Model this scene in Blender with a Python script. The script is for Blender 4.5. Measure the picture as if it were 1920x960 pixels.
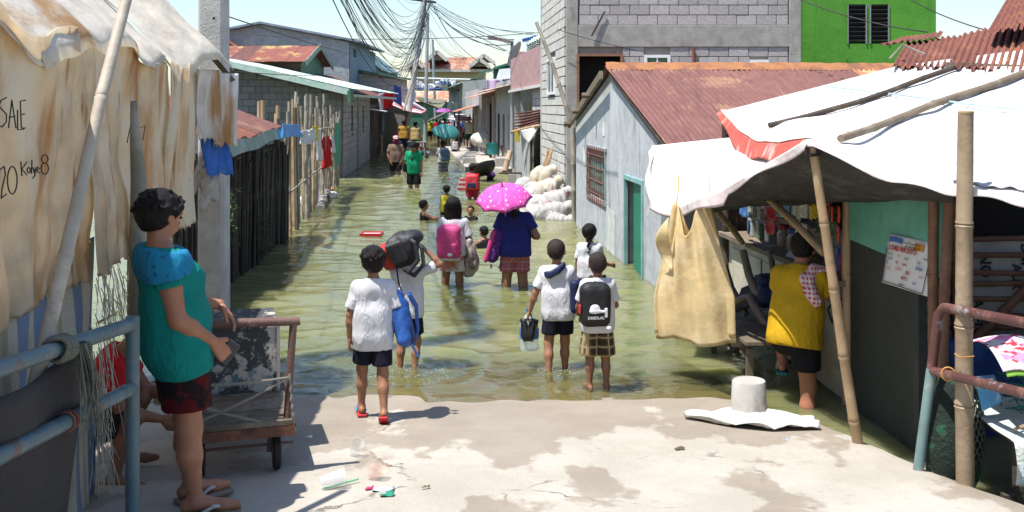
import bpy, bmesh, math, random
import numpy as np
from mathutils import Vector, Matrix, Quaternion

# ------------------------------------------------------------------ scene
for _o in list(bpy.data.objects):
	bpy.data.objects.remove(_o)
SC = bpy.context.scene
COL = SC.collection
R = math.radians
F, CX, HY, CZ = 1900.0, 960.0, 200.0, 2.18     # focal length in photo pixels, horizon row, eye height

cam_d = bpy.data.cameras.new('camera')
cam = bpy.data.objects.new('camera', cam_d)
COL.objects.link(cam)
cam.location = (0, 0, CZ)
cam.rotation_euler = (R(90), 0, 0)
cam_d.sensor_width = 36
cam_d.lens = 36 * F / 1920
cam_d.shift_y = -(480 - HY) / 1920
cam_d.clip_start = 0.05
cam_d.clip_end = 5000
SC.camera = cam

SUN = Vector((0.35, 0.21, -1.0)).normalized()   # direction the light travels
world = bpy.data.worlds.new('World')
SC.world = world
world.use_nodes = True
wn = world.node_tree
bg = wn.nodes['Background']
sky = wn.nodes.new('ShaderNodeTexSky')
sky.sky_type = 'NISHITA'
sky.sun_disc = False
sky.sun_elevation = math.asin(-SUN.z)
sky.sun_rotation = math.atan2(-SUN.x, -SUN.y)
sky.altitude = 0
sky.air_density = 1.15
sky.dust_density = 0.7
sky.ozone_density = 2.2
wn.links.new(sky.outputs[0], bg.inputs[0])
bg.inputs[1].default_value = 0.108
sd = bpy.data.lights.new('sun', 'SUN')
sd.energy = 4.2
sd.angle = R(0.53)
sd.color = (1.0, 0.955, 0.89)
sun = bpy.data.objects.new('sun', sd)
COL.objects.link(sun)
sun.location = (-6, -4, 15)
sun.rotation_euler = SUN.to_track_quat('-Z', 'Y').to_euler()
SC.view_settings.view_transform = 'Standard'
SC.view_settings.look = 'None'
SC.view_settings.exposure = 0.85
SC.view_settings.gamma = 1.0
SC.view_settings.use_curve_mapping = False
try:
	SC.cycles.use_denoising = True
	SC.cycles.max_bounces = 7
	SC.cycles.transparent_max_bounces = 12
	SC.cycles.caustics_reflective = False
	SC.cycles.caustics_refractive = False
	SC.cycles.sample_clamp_indirect = 6
except Exception:
	pass

rng = random.Random(7)
nrs = np.random.RandomState(5)


def P(px, py, d):
	"""photo pixel at a given distance -> point in the place"""
	return Vector(((px - CX) / F * d, d, CZ - (py - HY) / F * d))


def ramp_z(y):
	return 0.092 * (7.53 - y)


# ------------------------------------------------------------------ objects
def root_off(o):
	v = Vector((0, 0, 0))
	while o is not None:
		v += o.location
		o = o.parent
	return v


def tag(o, label=None, cat=None, group=None, kind=None):
	if label: o['label'] = label
	if cat: o['category'] = cat
	if group: o['group'] = group
	if kind: o['kind'] = kind
	return o


def thing(name, label, cat, loc=(0, 0, 0), group=None, yaw=0, kind=None):
	o = bpy.data.objects.new(name, None)
	COL.objects.link(o)
	o.empty_display_size = 0.1
	o.location = loc
	o.rotation_euler = (0, 0, yaw)
	return tag(o, label, cat, group, kind)


def inst(name, mesh, parent, loc, rot=(0, 0, 0), scale=(1, 1, 1)):
	"""an object that shares mesh data; loc is a world position, the parent must be unrotated"""
	o = bpy.data.objects.new(name, mesh)
	COL.objects.link(o)
	o.parent = parent
	o.location = Vector(loc) - root_off(parent)
	o.rotation_euler = rot
	o.scale = scale
	return o


def copy_tree(o, loc=None, yaw=None, parent=None, label=None):
	c = o.copy()
	COL.objects.link(c)
	if parent is not None: c.parent = parent
	if loc is not None: c.location = loc
	if yaw is not None: c.rotation_euler = (0, 0, yaw)
	if label: c['label'] = label
	for ch in list(o.children):
		copy_tree(ch, parent=c)
	return c


def frame_of(d, up=Vector((0, 0, 1))):
	d = d.normalized()
	a = d.cross(up)
	if a.length < 1e-4:
		a = d.cross(Vector((0, 1, 0)))
	a.normalize()
	return a, a.cross(d).normalized()


class MB:
	def __init__(s):
		s.v, s.f = [], []

	def add(s, vs, fs):
		n = len(s.v)
		s.v += [tuple(p) for p in vs]
		s.f += [tuple(i + n for i in q) for q in fs]
		return s

	def box(s, c, size, rot=None):
		hx, hy, hz = size[0] / 2, size[1] / 2, size[2] / 2
		c = Vector(c)
		vs = []
		for z in (-hz, hz):
			for x, y in ((-hx, -hy), (hx, -hy), (hx, hy), (-hx, hy)):
				p = Vector((x, y, z))
				if rot is not None: p = rot @ p
				vs.append(c + p)
		return s.add(vs, [(3, 2, 1, 0), (4, 5, 6, 7), (0, 1, 5, 4), (1, 2, 6, 5), (2, 3, 7, 6), (3, 0, 4, 7)])

	def mm(s, lo, hi):
		lo, hi = Vector(lo), Vector(hi)
		return s.box((lo + hi) / 2, hi - lo)

	def hexa(s, b, t):
		"""solid from four bottom and four top corners"""
		return s.add(list(b) + list(t), [(3, 2, 1, 0), (4, 5, 6, 7), (0, 1, 5, 4), (1, 2, 6, 5), (2, 3, 7, 6), (3, 0, 4, 7)])

	def beam(s, a, b, w, h=None, up=Vector((0, 0, 1))):
		"""rectangular bar from a to b"""
		a, b = Vector(a), Vector(b)
		h = h or w
		u, v = frame_of(b - a, up)
		q = [(-1, -1), (1, -1), (1, 1), (-1, 1)]
		return s.hexa([a + u * x * w / 2 + v * y * h / 2 for x, y in q], [b + u * x * w / 2 + v * y * h / 2 for x, y in q])

	def tube(s, pts, r, n=8, cap=True):
		pts = [Vector(p) for p in pts]
		m = len(pts)
		rs = r if isinstance(r, (list, tuple)) else [r] * m
		u = None
		vs, fs = [], []
		for i, p in enumerate(pts):
			d = (pts[min(i + 1, m - 1)] - pts[max(i - 1, 0)])
			if d.length < 1e-9: d = Vector((0, 0, 1))
			d.normalize()
			if u is None:
				u, w = frame_of(d)
			else:
				u = u - d * u.dot(d)
				if u.length < 1e-5: u, w = frame_of(d)
				u.normalize()
				w = u.cross(d)
			for k in range(n):
				a = 2 * math.pi * k / n
				vs.append(p + (u * math.cos(a) + w * math.sin(a)) * rs[i])
		for i in range(m - 1):
			for k in range(n):
				k2 = (k + 1) % n
				fs.append((i * n + k2, i * n + k, (i + 1) * n + k, (i + 1) * n + k2))
		if cap:
			fs.append(tuple(range(n)))
			fs.append(tuple((m - 1) * n + k for k in range(n - 1, -1, -1)))
		return s.add(vs, fs)

	def bamboo(s, a, b, r0, r1=None, step=0.3, n=10, bend=0.0, seed=0):
		a, b = Vector(a), Vector(b)
		r1 = r1 or r0
		L = (b - a).length
		rr = random.Random(seed)
		u, w = frame_of(b - a)
		ph = rr.random() * 6
		pts, rs = [], []
		k = max(2, int(L / step))
		ts = [0.0]
		for i in range(1, k):
			ts.append((i + rr.uniform(-.12, .12)) / k)
		ts.append(1.0)
		def at(t):
			return a.lerp(b, t) + (u * math.cos(ph) + w * math.sin(ph)) * bend * math.sin(t * math.pi) + u * bend * .25 * math.sin(t * 9 + ph)
		for i, t in enumerate(ts):
			rad = r0 + (r1 - r0) * t
			e = min(0.012 / L, .02)
			if i == 0 or i == len(ts) - 1:
				pts.append(at(t)); rs.append(rad)
			else:
				for dt, f in ((-2.2 * e, 1.0), (-.7 * e, 1.13), (0, .97), (.7 * e, 1.12), (2.2 * e, 1.0)):
					pts.append(at(t + dt)); rs.append(rad * f)
		return s.tube(pts, rs, n)

	def sheet(s, fn, nu, nv, th=0.004):
		"""a sheet fn(u,v) given thickness th"""
		g = [[Vector(fn(i / nu, j / nv)) for j in range(nv + 1)] for i in range(nu + 1)]
		vs, fs = [], []
		W = nv + 1
		back = []
		for i in range(nu + 1):
			for j in range(nv + 1):
				du = g[min(i + 1, nu)][j] - g[max(i - 1, 0)][j]
				dv = g[i][min(j + 1, nv)] - g[i][max(j - 1, 0)]
				nn = du.cross(dv)
				if nn.length > 1e-12: nn.normalize()
				vs.append(g[i][j])
				back.append(g[i][j] - nn * th)
		N = len(vs)
		vs += back
		for i in range(nu):
			for j in range(nv):
				a, b, c, d = i * W + j, (i + 1) * W + j, (i + 1) * W + j + 1, i * W + j + 1
				fs.append((a, b, c, d))
				fs.append((N + d, N + c, N + b, N + a))
		for i in range(nu):
			a, b = i * W, (i + 1) * W
			fs.append((a, N + a, N + b, b))
			a, b = i * W + nv, (i + 1) * W + nv
			fs.append((b, N + b, N + a, a))
		for j in range(nv):
			a, b = j, j + 1
			fs.append((b, N + b, N + a, a))
			a, b = nu * W + j, nu * W + j + 1
			fs.append((a, N + a, N + b, b))
		return s.add(vs, fs)

	def corr(s, o, u, v, pitch=0.076, amp=0.011, th=0.003, nv=3, per=6, wob=0.0, seed=0, ragged=0.0):
		"""corrugated sheet: o corner, u across the waves, v along them"""
		o, u, v = Vector(o), Vector(u), Vector(v)
		n = u.cross(v).normalized()
		if n.z < 0: n = -n
		k = max(1, round(u.length / pitch))
		rr = random.Random(seed)
		ph = [rr.random() * 6 for _ in range(4)]
		rg = [rr.random() for _ in range(k * per + 2)]
		def fn(a, b):
			q = o + u * a + v * b + n * (amp * math.sin(2 * math.pi * k * a))
			q = q + n * wob * (math.sin(7 * a + ph[0]) * math.sin(4 * b + ph[1]) + .5 * math.sin(15 * a + ph[2]))
			if ragged and b > .99: q = q - v.normalized() * ragged * (rg[int(a * k)] ** 2 + .3 * rg[int(a * k * per)])
			return q
		return s.sheet(fn, k * per, nv, th)

	def prism(s, poly, ext):
		"""flat polygon (list of points) extruded by vector ext"""
		poly = [Vector(p) for p in poly]
		ext = Vector(ext)
		n = len(poly)
		fs = [tuple(range(n - 1, -1, -1)), tuple(range(n, 2 * n))]
		for i in range(n):
			j = (i + 1) % n
			fs.append((i, j, n + j, n + i))
		return s.add(poly + [p + ext for p in poly], fs)

	def lathe(s, prof, c, n=16, axis=None, cap=True):
		"""profile of (r, z) turned about a vertical axis (or along `axis`) at c"""
		c = Vector(c)
		ax = Vector(axis).normalized() if axis is not None else Vector((0, 0, 1))
		u, w = frame_of(ax, Vector((0, 1, 0)))
		vs, fs = [], []
		for r, z in prof:
			for k in range(n):
				a = 2 * math.pi * k / n
				vs.append(c + ax * z + (u * math.cos(a) + w * math.sin(a)) * r)
		for i in range(len(prof) - 1):
			for k in range(n):
				k2 = (k + 1) % n
				fs.append((i * n + k2, i * n + k, (i + 1) * n + k, (i + 1) * n + k2))
		if cap:
			fs.append(tuple(range(n)))
			fs.append(tuple((len(prof) - 1) * n + k for k in range(n - 1, -1, -1)))
		return s.add(vs, fs)

	def ball(s, c, rad, n=10, m=6, jit=0.0, seed=0):
		rr = random.Random(seed)
		c = Vector(c)
		rad = Vector(rad) if not isinstance(rad, (int, float)) else Vector((rad,) * 3)
		vs, fs = [], []
		for i in range(m + 1):
			th = math.pi * (i + .02) / (m + .04)
			for k in range(n):
				a = 2 * math.pi * k / n
				f = 1 + rr.uniform(-jit, jit)
				vs.append(c + Vector((rad.x * math.sin(th) * math.cos(a) * f, rad.y * math.sin(th) * math.sin(a) * f, rad.z * math.cos(th) * f)))
		for i in range(m):
			for k in range(n):
				k2 = (k + 1) % n
				fs.append((i * n + k, (i + 1) * n + k, (i + 1) * n + k2, i * n + k2))
		return s.add(vs, fs)

	def text(s, txt, size, o, u, v, ext=0.002, align='LEFT'):
		"""lettering: o origin, u reading direction, v up direction"""
		cu = bpy.data.curves.new('t', 'FONT')
		cu.body = txt
		cu.size = size
		cu.resolution_u = 2
		cu.align_x = align
		cu.offset = size * .022
		ob = bpy.data.objects.new('t', cu)
		COL.objects.link(ob)
		dg = bpy.context.evaluated_depsgraph_get()
		me = ob.evaluated_get(dg).to_mesh()
		u, v = Vector(u).normalized(), Vector(v).normalized()
		o = Vector(o)
		n = u.cross(v)
		s.add([o + u * q.co.x + v * q.co.y + n * ext for q in me.vertices], [tuple(p.vertices) for p in me.polygons])
		bpy.data.objects.remove(ob)
		bpy.data.curves.remove(cu)
		return s

	def mesh(s, name, mat, smooth=None, off=Vector((0, 0, 0))):
		me = bpy.data.meshes.new(name)
		off = Vector(off)
		me.from_pydata([(p[0] - off.x, p[1] - off.y, p[2] - off.z) for p in s.v], [], s.f)
		me.materials.append(mat)
		if smooth is not None:
			me.polygons.foreach_set('use_smooth', [True] * len(me.polygons))
			if smooth < 180: me.set_sharp_from_angle(angle=R(smooth))
		me.update()
		return me

	def build(s, name, mat, parent=None, smooth=None, label=None, cat=None, group=None, kind=None, bevel=0, base=None):
		if parent is None:
			if base is None:
				a = np.array(s.v)
				base = Vector(((a[:, 0].min() + a[:, 0].max()) / 2, (a[:, 1].min() + a[:, 1].max()) / 2, a[:, 2].min()))
			off = Vector(base)
		else:
			off = root_off(parent)
		me = s.mesh(name, mat, smooth, off)
		o = bpy.data.objects.new(name, me)
		COL.objects.link(o)
		if parent is None: o.location = off
		else: o.parent = parent
		if bevel:
			m = o.modifiers.new('bevel', 'BEVEL')
			m.width = bevel; m.segments = 1; m.limit_method = 'ANGLE'
		return tag(o, label, cat, group, kind)


# ------------------------------------------------------------------ materials
MATS = {}


def newmat(name):
	m = bpy.data.materials.new(name)
	m.use_nodes = True
	nt = m.node_tree
	b = nt.nodes['Principled BSDF']
	return m, nt, b


def N(nt, t, **kw):
	n = nt.nodes.new(t)
	for k, v in kw.items():
		if k.startswith('i_'):
			n.inputs[int(k[2:]) if k[2:].isdigit() else k[2:].replace('_', ' ')].default_value = v
		else:
			setattr(n, k, v)
	return n


def mixc(nt, fac, a, b, mode='MIX'):
	n = nt.nodes.new('ShaderNodeMix')
	n.data_type = 'RGBA'
	n.blend_type = mode
	for sock, val in ((n.inputs[0], fac), (n.inputs[6], a), (n.inputs[7], b)):
		if isinstance(val, (int, float)): sock.default_value = val
		elif isinstance(val, (tuple, list)): sock.default_value = (*val[:3], 1)
		else: nt.links.new(val, sock)
	return n.outputs[2]


def ramp2(nt, fac, lo, hi):
	n = N(nt, 'ShaderNodeMapRange')
	n.interpolation_type = 'SMOOTHSTEP'
	n.inputs[1].default_value = lo
	n.inputs[2].default_value = hi
	nt.links.new(fac, n.inputs[0])
	return n.outputs[0]


def coords(nt, scale=(1, 1, 1), kind='Object', rot=(0, 0, 0)):
	tc = N(nt, 'ShaderNodeTexCoord')
	mp = N(nt, 'ShaderNodeMapping')
	mp.inputs['Scale'].default_value = scale
	mp.inputs['Rotation'].default_value = rot
	nt.links.new(tc.outputs[kind], mp.inputs[0])
	return mp.outputs[0]


def noise(nt, vec, scale, detail=5, rough=.55):
	n = N(nt, 'ShaderNodeTexNoise')
	n.inputs['Scale'].default_value = scale
	n.inputs['Detail'].default_value = detail
	n.inputs['Roughness'].default_value = rough
	nt.links.new(vec, n.inputs['Vector'])
	return n.outputs[0]


def M(name, col, layers=(), rough=.75, bump=0.0, bscale=30, metal=0.0, spec=.35, rand=0.0, transl=0.0, vary=.12, vscale=6, coat=0, bstretch=(1, 1, 1), sheen=0):
	"""base colour + blotchy layers (colour, scale, lo, hi, stretch) + bump"""
	if name in MATS: return MATS[name]
	m, nt, b = newmat(name)
	base = coords(nt)
	c = None
	if vary:
		f = noise(nt, base, vscale, 5)
		c = mixc(nt, ramp2(nt, f, .3, .7), tuple(x * (1 - vary) for x in col), tuple(min(1, x * (1 + vary)) for x in col))
	else:
		c = mixc(nt, 0.0, col, col)
	for L in layers:
		lc, sc, lo, hi = L[:4]
		st = L[4] if len(L) > 4 else (1, 1, 1)
		f = noise(nt, coords(nt, st), sc, 8, .62)
		c = mixc(nt, ramp2(nt, f, lo, hi), c, lc)
	if rand:
		oi = N(nt, 'ShaderNodeObjectInfo')
		mr = N(nt, 'ShaderNodeMapRange')
		mr.inputs[3].default_value = 1 - rand
		mr.inputs[4].default_value = 1 + rand
		nt.links.new(oi.outputs['Random'], mr.inputs[0])
		hs = N(nt, 'ShaderNodeHueSaturation')
		nt.links.new(mr.outputs[0], hs.inputs['Value'])
		nt.links.new(c, hs.inputs['Color'])
		c = hs.outputs[0]
	nt.links.new(c, b.inputs['Base Color'])
	b.inputs['Roughness'].default_value = rough
	b.inputs['Metallic'].default_value = metal
	b.inputs['Specular IOR Level'].default_value = spec
	if coat: b.inputs['Coat Weight'].default_value = coat
	if sheen: b.inputs['Sheen Weight'].default_value = sheen
	if bump:
		f = noise(nt, coords(nt, bstretch), bscale, 6, .6)
		bp = N(nt, 'ShaderNodeBump')
		bp.inputs['Strength'].default_value = min(1, bump * 1.0)
		bp.inputs['Distance'].default_value = .02 if bump < 1.01 else .02 * bump
		nt.links.new(f, bp.inputs['Height'])
		nt.links.new(bp.outputs[0], b.inputs['Normal'])
	if transl:
		tr = N(nt, 'ShaderNodeBsdfTranslucent')
		nt.links.new(c, tr.inputs[0])
		mx = N(nt, 'ShaderNodeMixShader')
		mx.inputs[0].default_value = transl
		nt.links.new(b.outputs[0], mx.inputs[1])
		nt.links.new(tr.outputs[0], mx.inputs[2])
		nt.links.new(mx.outputs[0], nt.nodes['Material Output'].inputs[0])
	MATS[name] = m
	return m


def cloth(name, col, pat=None, col2=(1, 1, 1), sc=20, col3=None, rough=.9):
	"""fabric with an optional pattern: plaid, check, stripes (across z), floral, camo"""
	if name in MATS: return MATS[name]
	m, nt, b = newmat(name)
	v = coords(nt)
	f = noise(nt, v, 9, 4)
	c = mixc(nt, ramp2(nt, f, .3, .7), tuple(x * .9 for x in col), tuple(min(1, x * 1.06) for x in col))
	if pat in ('plaid', 'check', 'stripes'):
		sep = N(nt, 'ShaderNodeSeparateXYZ')
		nt.links.new(v, sep.inputs[0])
		def band(sock, freq, lo, hi, ph=0.0):
			mu = N(nt, 'ShaderNodeMath', operation='MULTIPLY_ADD')
			mu.inputs[1].default_value = freq
			mu.inputs[2].default_value = ph
			nt.links.new(sock, mu.inputs[0])
			fr = N(nt, 'ShaderNodeMath', operation='FRACT')
			nt.links.new(mu.outputs[0], fr.inputs[0])
			pp = N(nt, 'ShaderNodeMath', operation='PINGPONG')
			pp.inputs[1].default_value = .5
			nt.links.new(fr.outputs[0], pp.inputs[0])
			return ramp2(nt, pp.outputs[0], lo, hi)
		if pat == 'stripes':
			c = mixc(nt, band(sep.outputs[2], sc, .22, .28), c, col2)
		else:
			hz = band(sep.outputs[2], sc, .2, .26)
			ad = N(nt, 'ShaderNodeMath', operation='ADD')
			nt.links.new(sep.outputs[0], ad.inputs[0]); nt.links.new(sep.outputs[1], ad.inputs[1])
			vx = band(ad.outputs[0], sc, .2, .26)
			c = mixc(nt, hz, c, mixc(nt, .6, c, col2))
			c = mixc(nt, vx, c, mixc(nt, .6, c, col2))
			if col3:
				c = mixc(nt, band(sep.outputs[2], sc, .40, .45, .5), c, col3)
				c = mixc(nt, band(ad.outputs[0], sc, .40, .45, .5), c, col3)
	elif pat == 'floral':
		vo = N(nt, 'ShaderNodeTexVoronoi')
		vo.inputs['Scale'].default_value = sc
		nt.links.new(v, vo.inputs['Vector'])
		f2 = noise(nt, v, sc * 1.5, 3)
		ad = N(nt, 'ShaderNodeMath', operation='MULTIPLY_ADD')
		ad.inputs[1].default_value = 1.1
		nt.links.new(f2, ad.inputs[0]); nt.links.new(vo.outputs['Distance'], ad.inputs[2])
		c = mixc(nt, ramp2(nt, ad.outputs[0], .78, .70), c, col2)
		if col3: c = mixc(nt, ramp2(nt, ad.outputs[0], .60, .55), c, col3)
	elif pat == 'camo':
		c = mixc(nt, ramp2(nt, noise(nt, v, sc, 4), .48, .54), c, col2)
		if col3: c = mixc(nt, ramp2(nt, noise(nt, v, sc * 1.7, 4), .58, .62), c, col3)
	nt.links.new(c, b.inputs['Base Color'])
	b.inputs['Roughness'].default_value = rough
	b.inputs['Specular IOR Level'].default_value = .2
	w = noise(nt, coords(nt, (1, 1, .45)), 7, 3)
	ab = N(nt, 'ShaderNodeMath', operation='MULTIPLY_ADD'); ab.inputs[1].default_value = 2; ab.inputs[2].default_value = -1
	nt.links.new(w, ab.inputs[0])
	a2 = N(nt, 'ShaderNodeMath', operation='ABSOLUTE'); nt.links.new(ab.outputs[0], a2.inputs[0])
	a3 = N(nt, 'ShaderNodeMath', operation='POWER'); a3.inputs[1].default_value = .55; nt.links.new(a2.outputs[0], a3.inputs[0])
	w = a3.outputs[0]
	bp = N(nt, 'ShaderNodeBump')
	bp.inputs['Strength'].default_value = .55
	bp.inputs['Distance'].default_value = -.022
	nt.links.new(w, bp.inputs['Height'])
	nt.links.new(bp.outputs[0], b.inputs['Normal'])
	MATS[name] = m
	return m


# ------------------------------------------------------------------ distance-field modelling (bodies, clothes, bags)
def v3(p):
	return np.array((p[0], p[1], p[2]), dtype=np.float64)


class SDF:
	def __init__(s):
		s.p = []
		s.clips = []
		s.cut = []

	def cone(s, a, b, ra, rb=None, k=.02):
		s.p.append(('c', v3(a), v3(b), ra, ra if rb is None else rb, k)); return s

	def ell(s, c, r, rot=None, k=.02):
		s.p.append(('e', v3(c), v3(r), None if rot is None else np.array(rot), 0, k)); return s

	def box(s, c, h, rd=.02, rot=None, k=.015):
		s.p.append(('b', v3(c), v3(h), None if rot is None else np.array(rot), rd, k)); return s

	def clip(s, p0, n):
		"""drop everything on the side n points to"""
		n = v3(n); s.clips.append((v3(p0), n / np.linalg.norm(n))); return s

	def mesh(s, vox, grow=0.0, fold=0.0, seed=0, freq=22):
		lo = np.full(3, 1e9); hi = -lo
		for q in s.p:
			if q[0] == 'c':
				m = max(q[3], q[4])
				a, b = np.minimum(q[1], q[2]) - m, np.maximum(q[1], q[2]) + m
			else:
				m = np.linalg.norm(q[2]) if q[3] is not None else q[2]
				a, b = q[1] - m - q[4], q[1] + m + q[4]
			lo = np.minimum(lo, a); hi = np.maximum(hi, b)
		pad = grow + fold + 2.5 * vox
		lo -= pad; hi += pad
		n = np.ceil((hi - lo) / vox).astype(int) + 1
		D = np.full(n, 1.0, dtype=np.float32)
		ax = [lo[i] + np.arange(n[i]) * vox for i in range(3)]
		for q in s.p:
			k = q[5]
			mg = k * 1.5 + grow + 3 * vox
			if q[0] == 'c':
				m = max(q[3], q[4])
				a, b = np.minimum(q[1], q[2]) - m - mg, np.maximum(q[1], q[2]) + m + mg
			else:
				m = np.linalg.norm(q[2]) if q[3] is not None else q[2]
				a, b = q[1] - m - q[4] - mg, q[1] + m + q[4] + mg
			i0 = np.clip(np.floor((a - lo) / vox).astype(int), 0, n - 1)
			i1 = np.clip(np.ceil((b - lo) / vox).astype(int) + 1, 1, n)
			sl = tuple(slice(i0[i], i1[i]) for i in range(3))
			X, Y, Z = np.meshgrid(ax[0][sl[0]], ax[1][sl[1]], ax[2][sl[2]], indexing='ij', sparse=True)
			if q[0] == 'c':
				A, B = q[1], q[2]
				ba = B - A
				L2 = max(ba @ ba, 1e-12)
				t = np.clip(((X - A[0]) * ba[0] + (Y - A[1]) * ba[1] + (Z - A[2]) * ba[2]) / L2, 0, 1)
				d = np.sqrt((X - A[0] - t * ba[0]) ** 2 + (Y - A[1] - t * ba[1]) ** 2 + (Z - A[2] - t * ba[2]) ** 2) - (q[3] + (q[4] - q[3]) * t)
			else:
				x, y, z = X - q[1][0], Y - q[1][1], Z - q[1][2]
				if q[3] is not None:
					Q = q[3]
					x, y, z = (Q[0, 0] * x + Q[1, 0] * y + Q[2, 0] * z, Q[0, 1] * x + Q[1, 1] * y + Q[2, 1] * z, Q[0, 2] * x + Q[1, 2] * y + Q[2, 2] * z)
				if q[0] == 'e':
					r = q[2]
					k0 = np.sqrt((x / r[0]) ** 2 + (y / r[1]) ** 2 + (z / r[2]) ** 2)
					k1 = np.sqrt((x / r[0] ** 2) ** 2 + (y / r[1] ** 2) ** 2 + (z / r[2] ** 2) ** 2)
					d = k0 * (k0 - 1) / np.maximum(k1, 1e-6)
				else:
					r, rd = q[2], q[4]
					qx, qy, qz = np.abs(x) - r[0] + rd, np.abs(y) - r[1] + rd, np.abs(z) - r[2] + rd
					d = np.sqrt(np.maximum(qx, 0) ** 2 + np.maximum(qy, 0) ** 2 + np.maximum(qz, 0) ** 2) + np.minimum(np.maximum(qx, np.maximum(qy, qz)), 0) - rd
			o = D[sl]
			if k > 0:
				hh = np.maximum(k - np.abs(o - d), 0) / k
				D[sl] = np.minimum(o, d) - hh * hh * k * .25
			else:
				D[sl] = np.minimum(o, d)
		X, Y, Z = np.meshgrid(*ax, indexing='ij', sparse=True)
		D -= grow
		if fold:
			rs = np.random.RandomState(seed)
			for i in range(5):
				kx, ky, kz = rs.uniform(-1, 1, 3) * freq * (1 + .4 * i)
				jx, jy, jz = rs.uniform(-1, 1, 3) * freq * .5
				w = np.sin(kx * X + ky * Y + kz * .35 * Z + rs.uniform(0, 6) + 1.4 * np.sin(jx * X + jy * Y + jz * .5 * Z + i))
				D += (fold / (1 + .4 * i)) * (.55 - 1.5 * np.abs(w) ** .7)
		for p0, nn in s.clips:
			D = np.maximum(D, (X - p0[0]) * nn[0] + (Y - p0[1]) * nn[1] + (Z - p0[2]) * nn[2])
		return surface_nets(D, lo, vox)


def surface_nets(D, lo, vox):
	ins = D < 0
	c = np.zeros(np.array(D.shape) - 1, dtype=np.int8)
	nx, ny, nz = D.shape
	for i in (0, 1):
		for j in (0, 1):
			for k in (0, 1):
				c += ins[i:nx - 1 + i, j:ny - 1 + j, k:nz - 1 + k]
	act = (c > 0) & (c < 8)
	ijk = np.argwhere(act)
	idx = np.full(act.shape, -1, dtype=np.int64)
	idx[act] = np.arange(len(ijk))
	acc = np.zeros((len(ijk), 3)); cnt = np.zeros(len(ijk))
	for axis in range(3):
		o = [a for a in range(3) if a != axis]
		for p in (0, 1):
			for q in (0, 1):
				a = np.zeros(3, int); a[o[0]] = p; a[o[1]] = q
				b = a.copy(); b[axis] = 1
				da = D[tuple((ijk + a).T)]; db = D[tuple((ijk + b).T)]
				m = (da < 0) != (db < 0)
				t = da[m] / (da[m] - db[m])
				acc[m] += a + t[:, None] * (b - a)
				cnt[m] += 1
	V = lo + (ijk + acc / np.maximum(cnt, 1)[:, None]) * vox
	faces = []
	for axis in range(3):
		o1, o2 = (axis + 1) % 3, (axis + 2) % 3
		s0 = [slice(None)] * 3; s1 = [slice(None)] * 3
		s0[axis] = slice(0, -1); s1[axis] = slice(1, None)
		A, B = ins[tuple(s0)], ins[tuple(s1)]
		ch = np.argwhere(A != B)
		ok = (ch[:, o1] > 0) & (ch[:, o2] > 0) & (ch[:, o1] < D.shape[o1] - 1) & (ch[:, o2] < D.shape[o2] - 1)
		ch = ch[ok]
		e1 = np.zeros(3, int); e1[o1] = 1
		e2 = np.zeros(3, int); e2[o2] = 1
		q = [idx[tuple((ch - e1 - e2).T)], idx[tuple((ch - e2).T)], idx[tuple(ch.T)], idx[tuple((ch - e1).T)]]
		f = np.stack(q, 1)
		fl = ~A[tuple(ch.T)]
		f[fl] = f[fl][:, ::-1]
		faces.append(f)
	return V, np.concatenate(faces)


def np_obj(name, parts, mat, parent=None, smooth=True):
	"""object from several (V, F) pieces, vertices in the parent's own frame"""
	vs, fs, n = [], [], 0
	for V, Fc in parts:
		vs.append(V); fs.append(Fc + n); n += len(V)
	V = np.concatenate(vs); Fc = np.concatenate(fs)
	me = bpy.data.meshes.new(name)
	me.vertices.add(len(V)); me.vertices.foreach_set('co', V.astype(np.float32).ravel())
	me.loops.add(Fc.size); me.loops.foreach_set('vertex_index', Fc.astype(np.int32).ravel())
	me.polygons.add(len(Fc))
	me.polygons.foreach_set('loop_start', np.arange(0, Fc.size, 4, dtype=np.int32))
	me.update(calc_edges=True)
	me.validate()
	if smooth: me.polygons.foreach_set('use_smooth', [True] * len(me.polygons))
	me.materials.append(mat)
	o = bpy.data.objects.new(name, me)
	COL.objects.link(o)
	if parent is not None: o.parent = parent
	return o
# ------------------------------------------------------------------ people
def nrm(v):
	v = np.array(v, float); return v / np.linalg.norm(v)


def rotm(axis, ang):
	return np.array(Matrix.Rotation(ang, 3, Vector(axis)))


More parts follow.
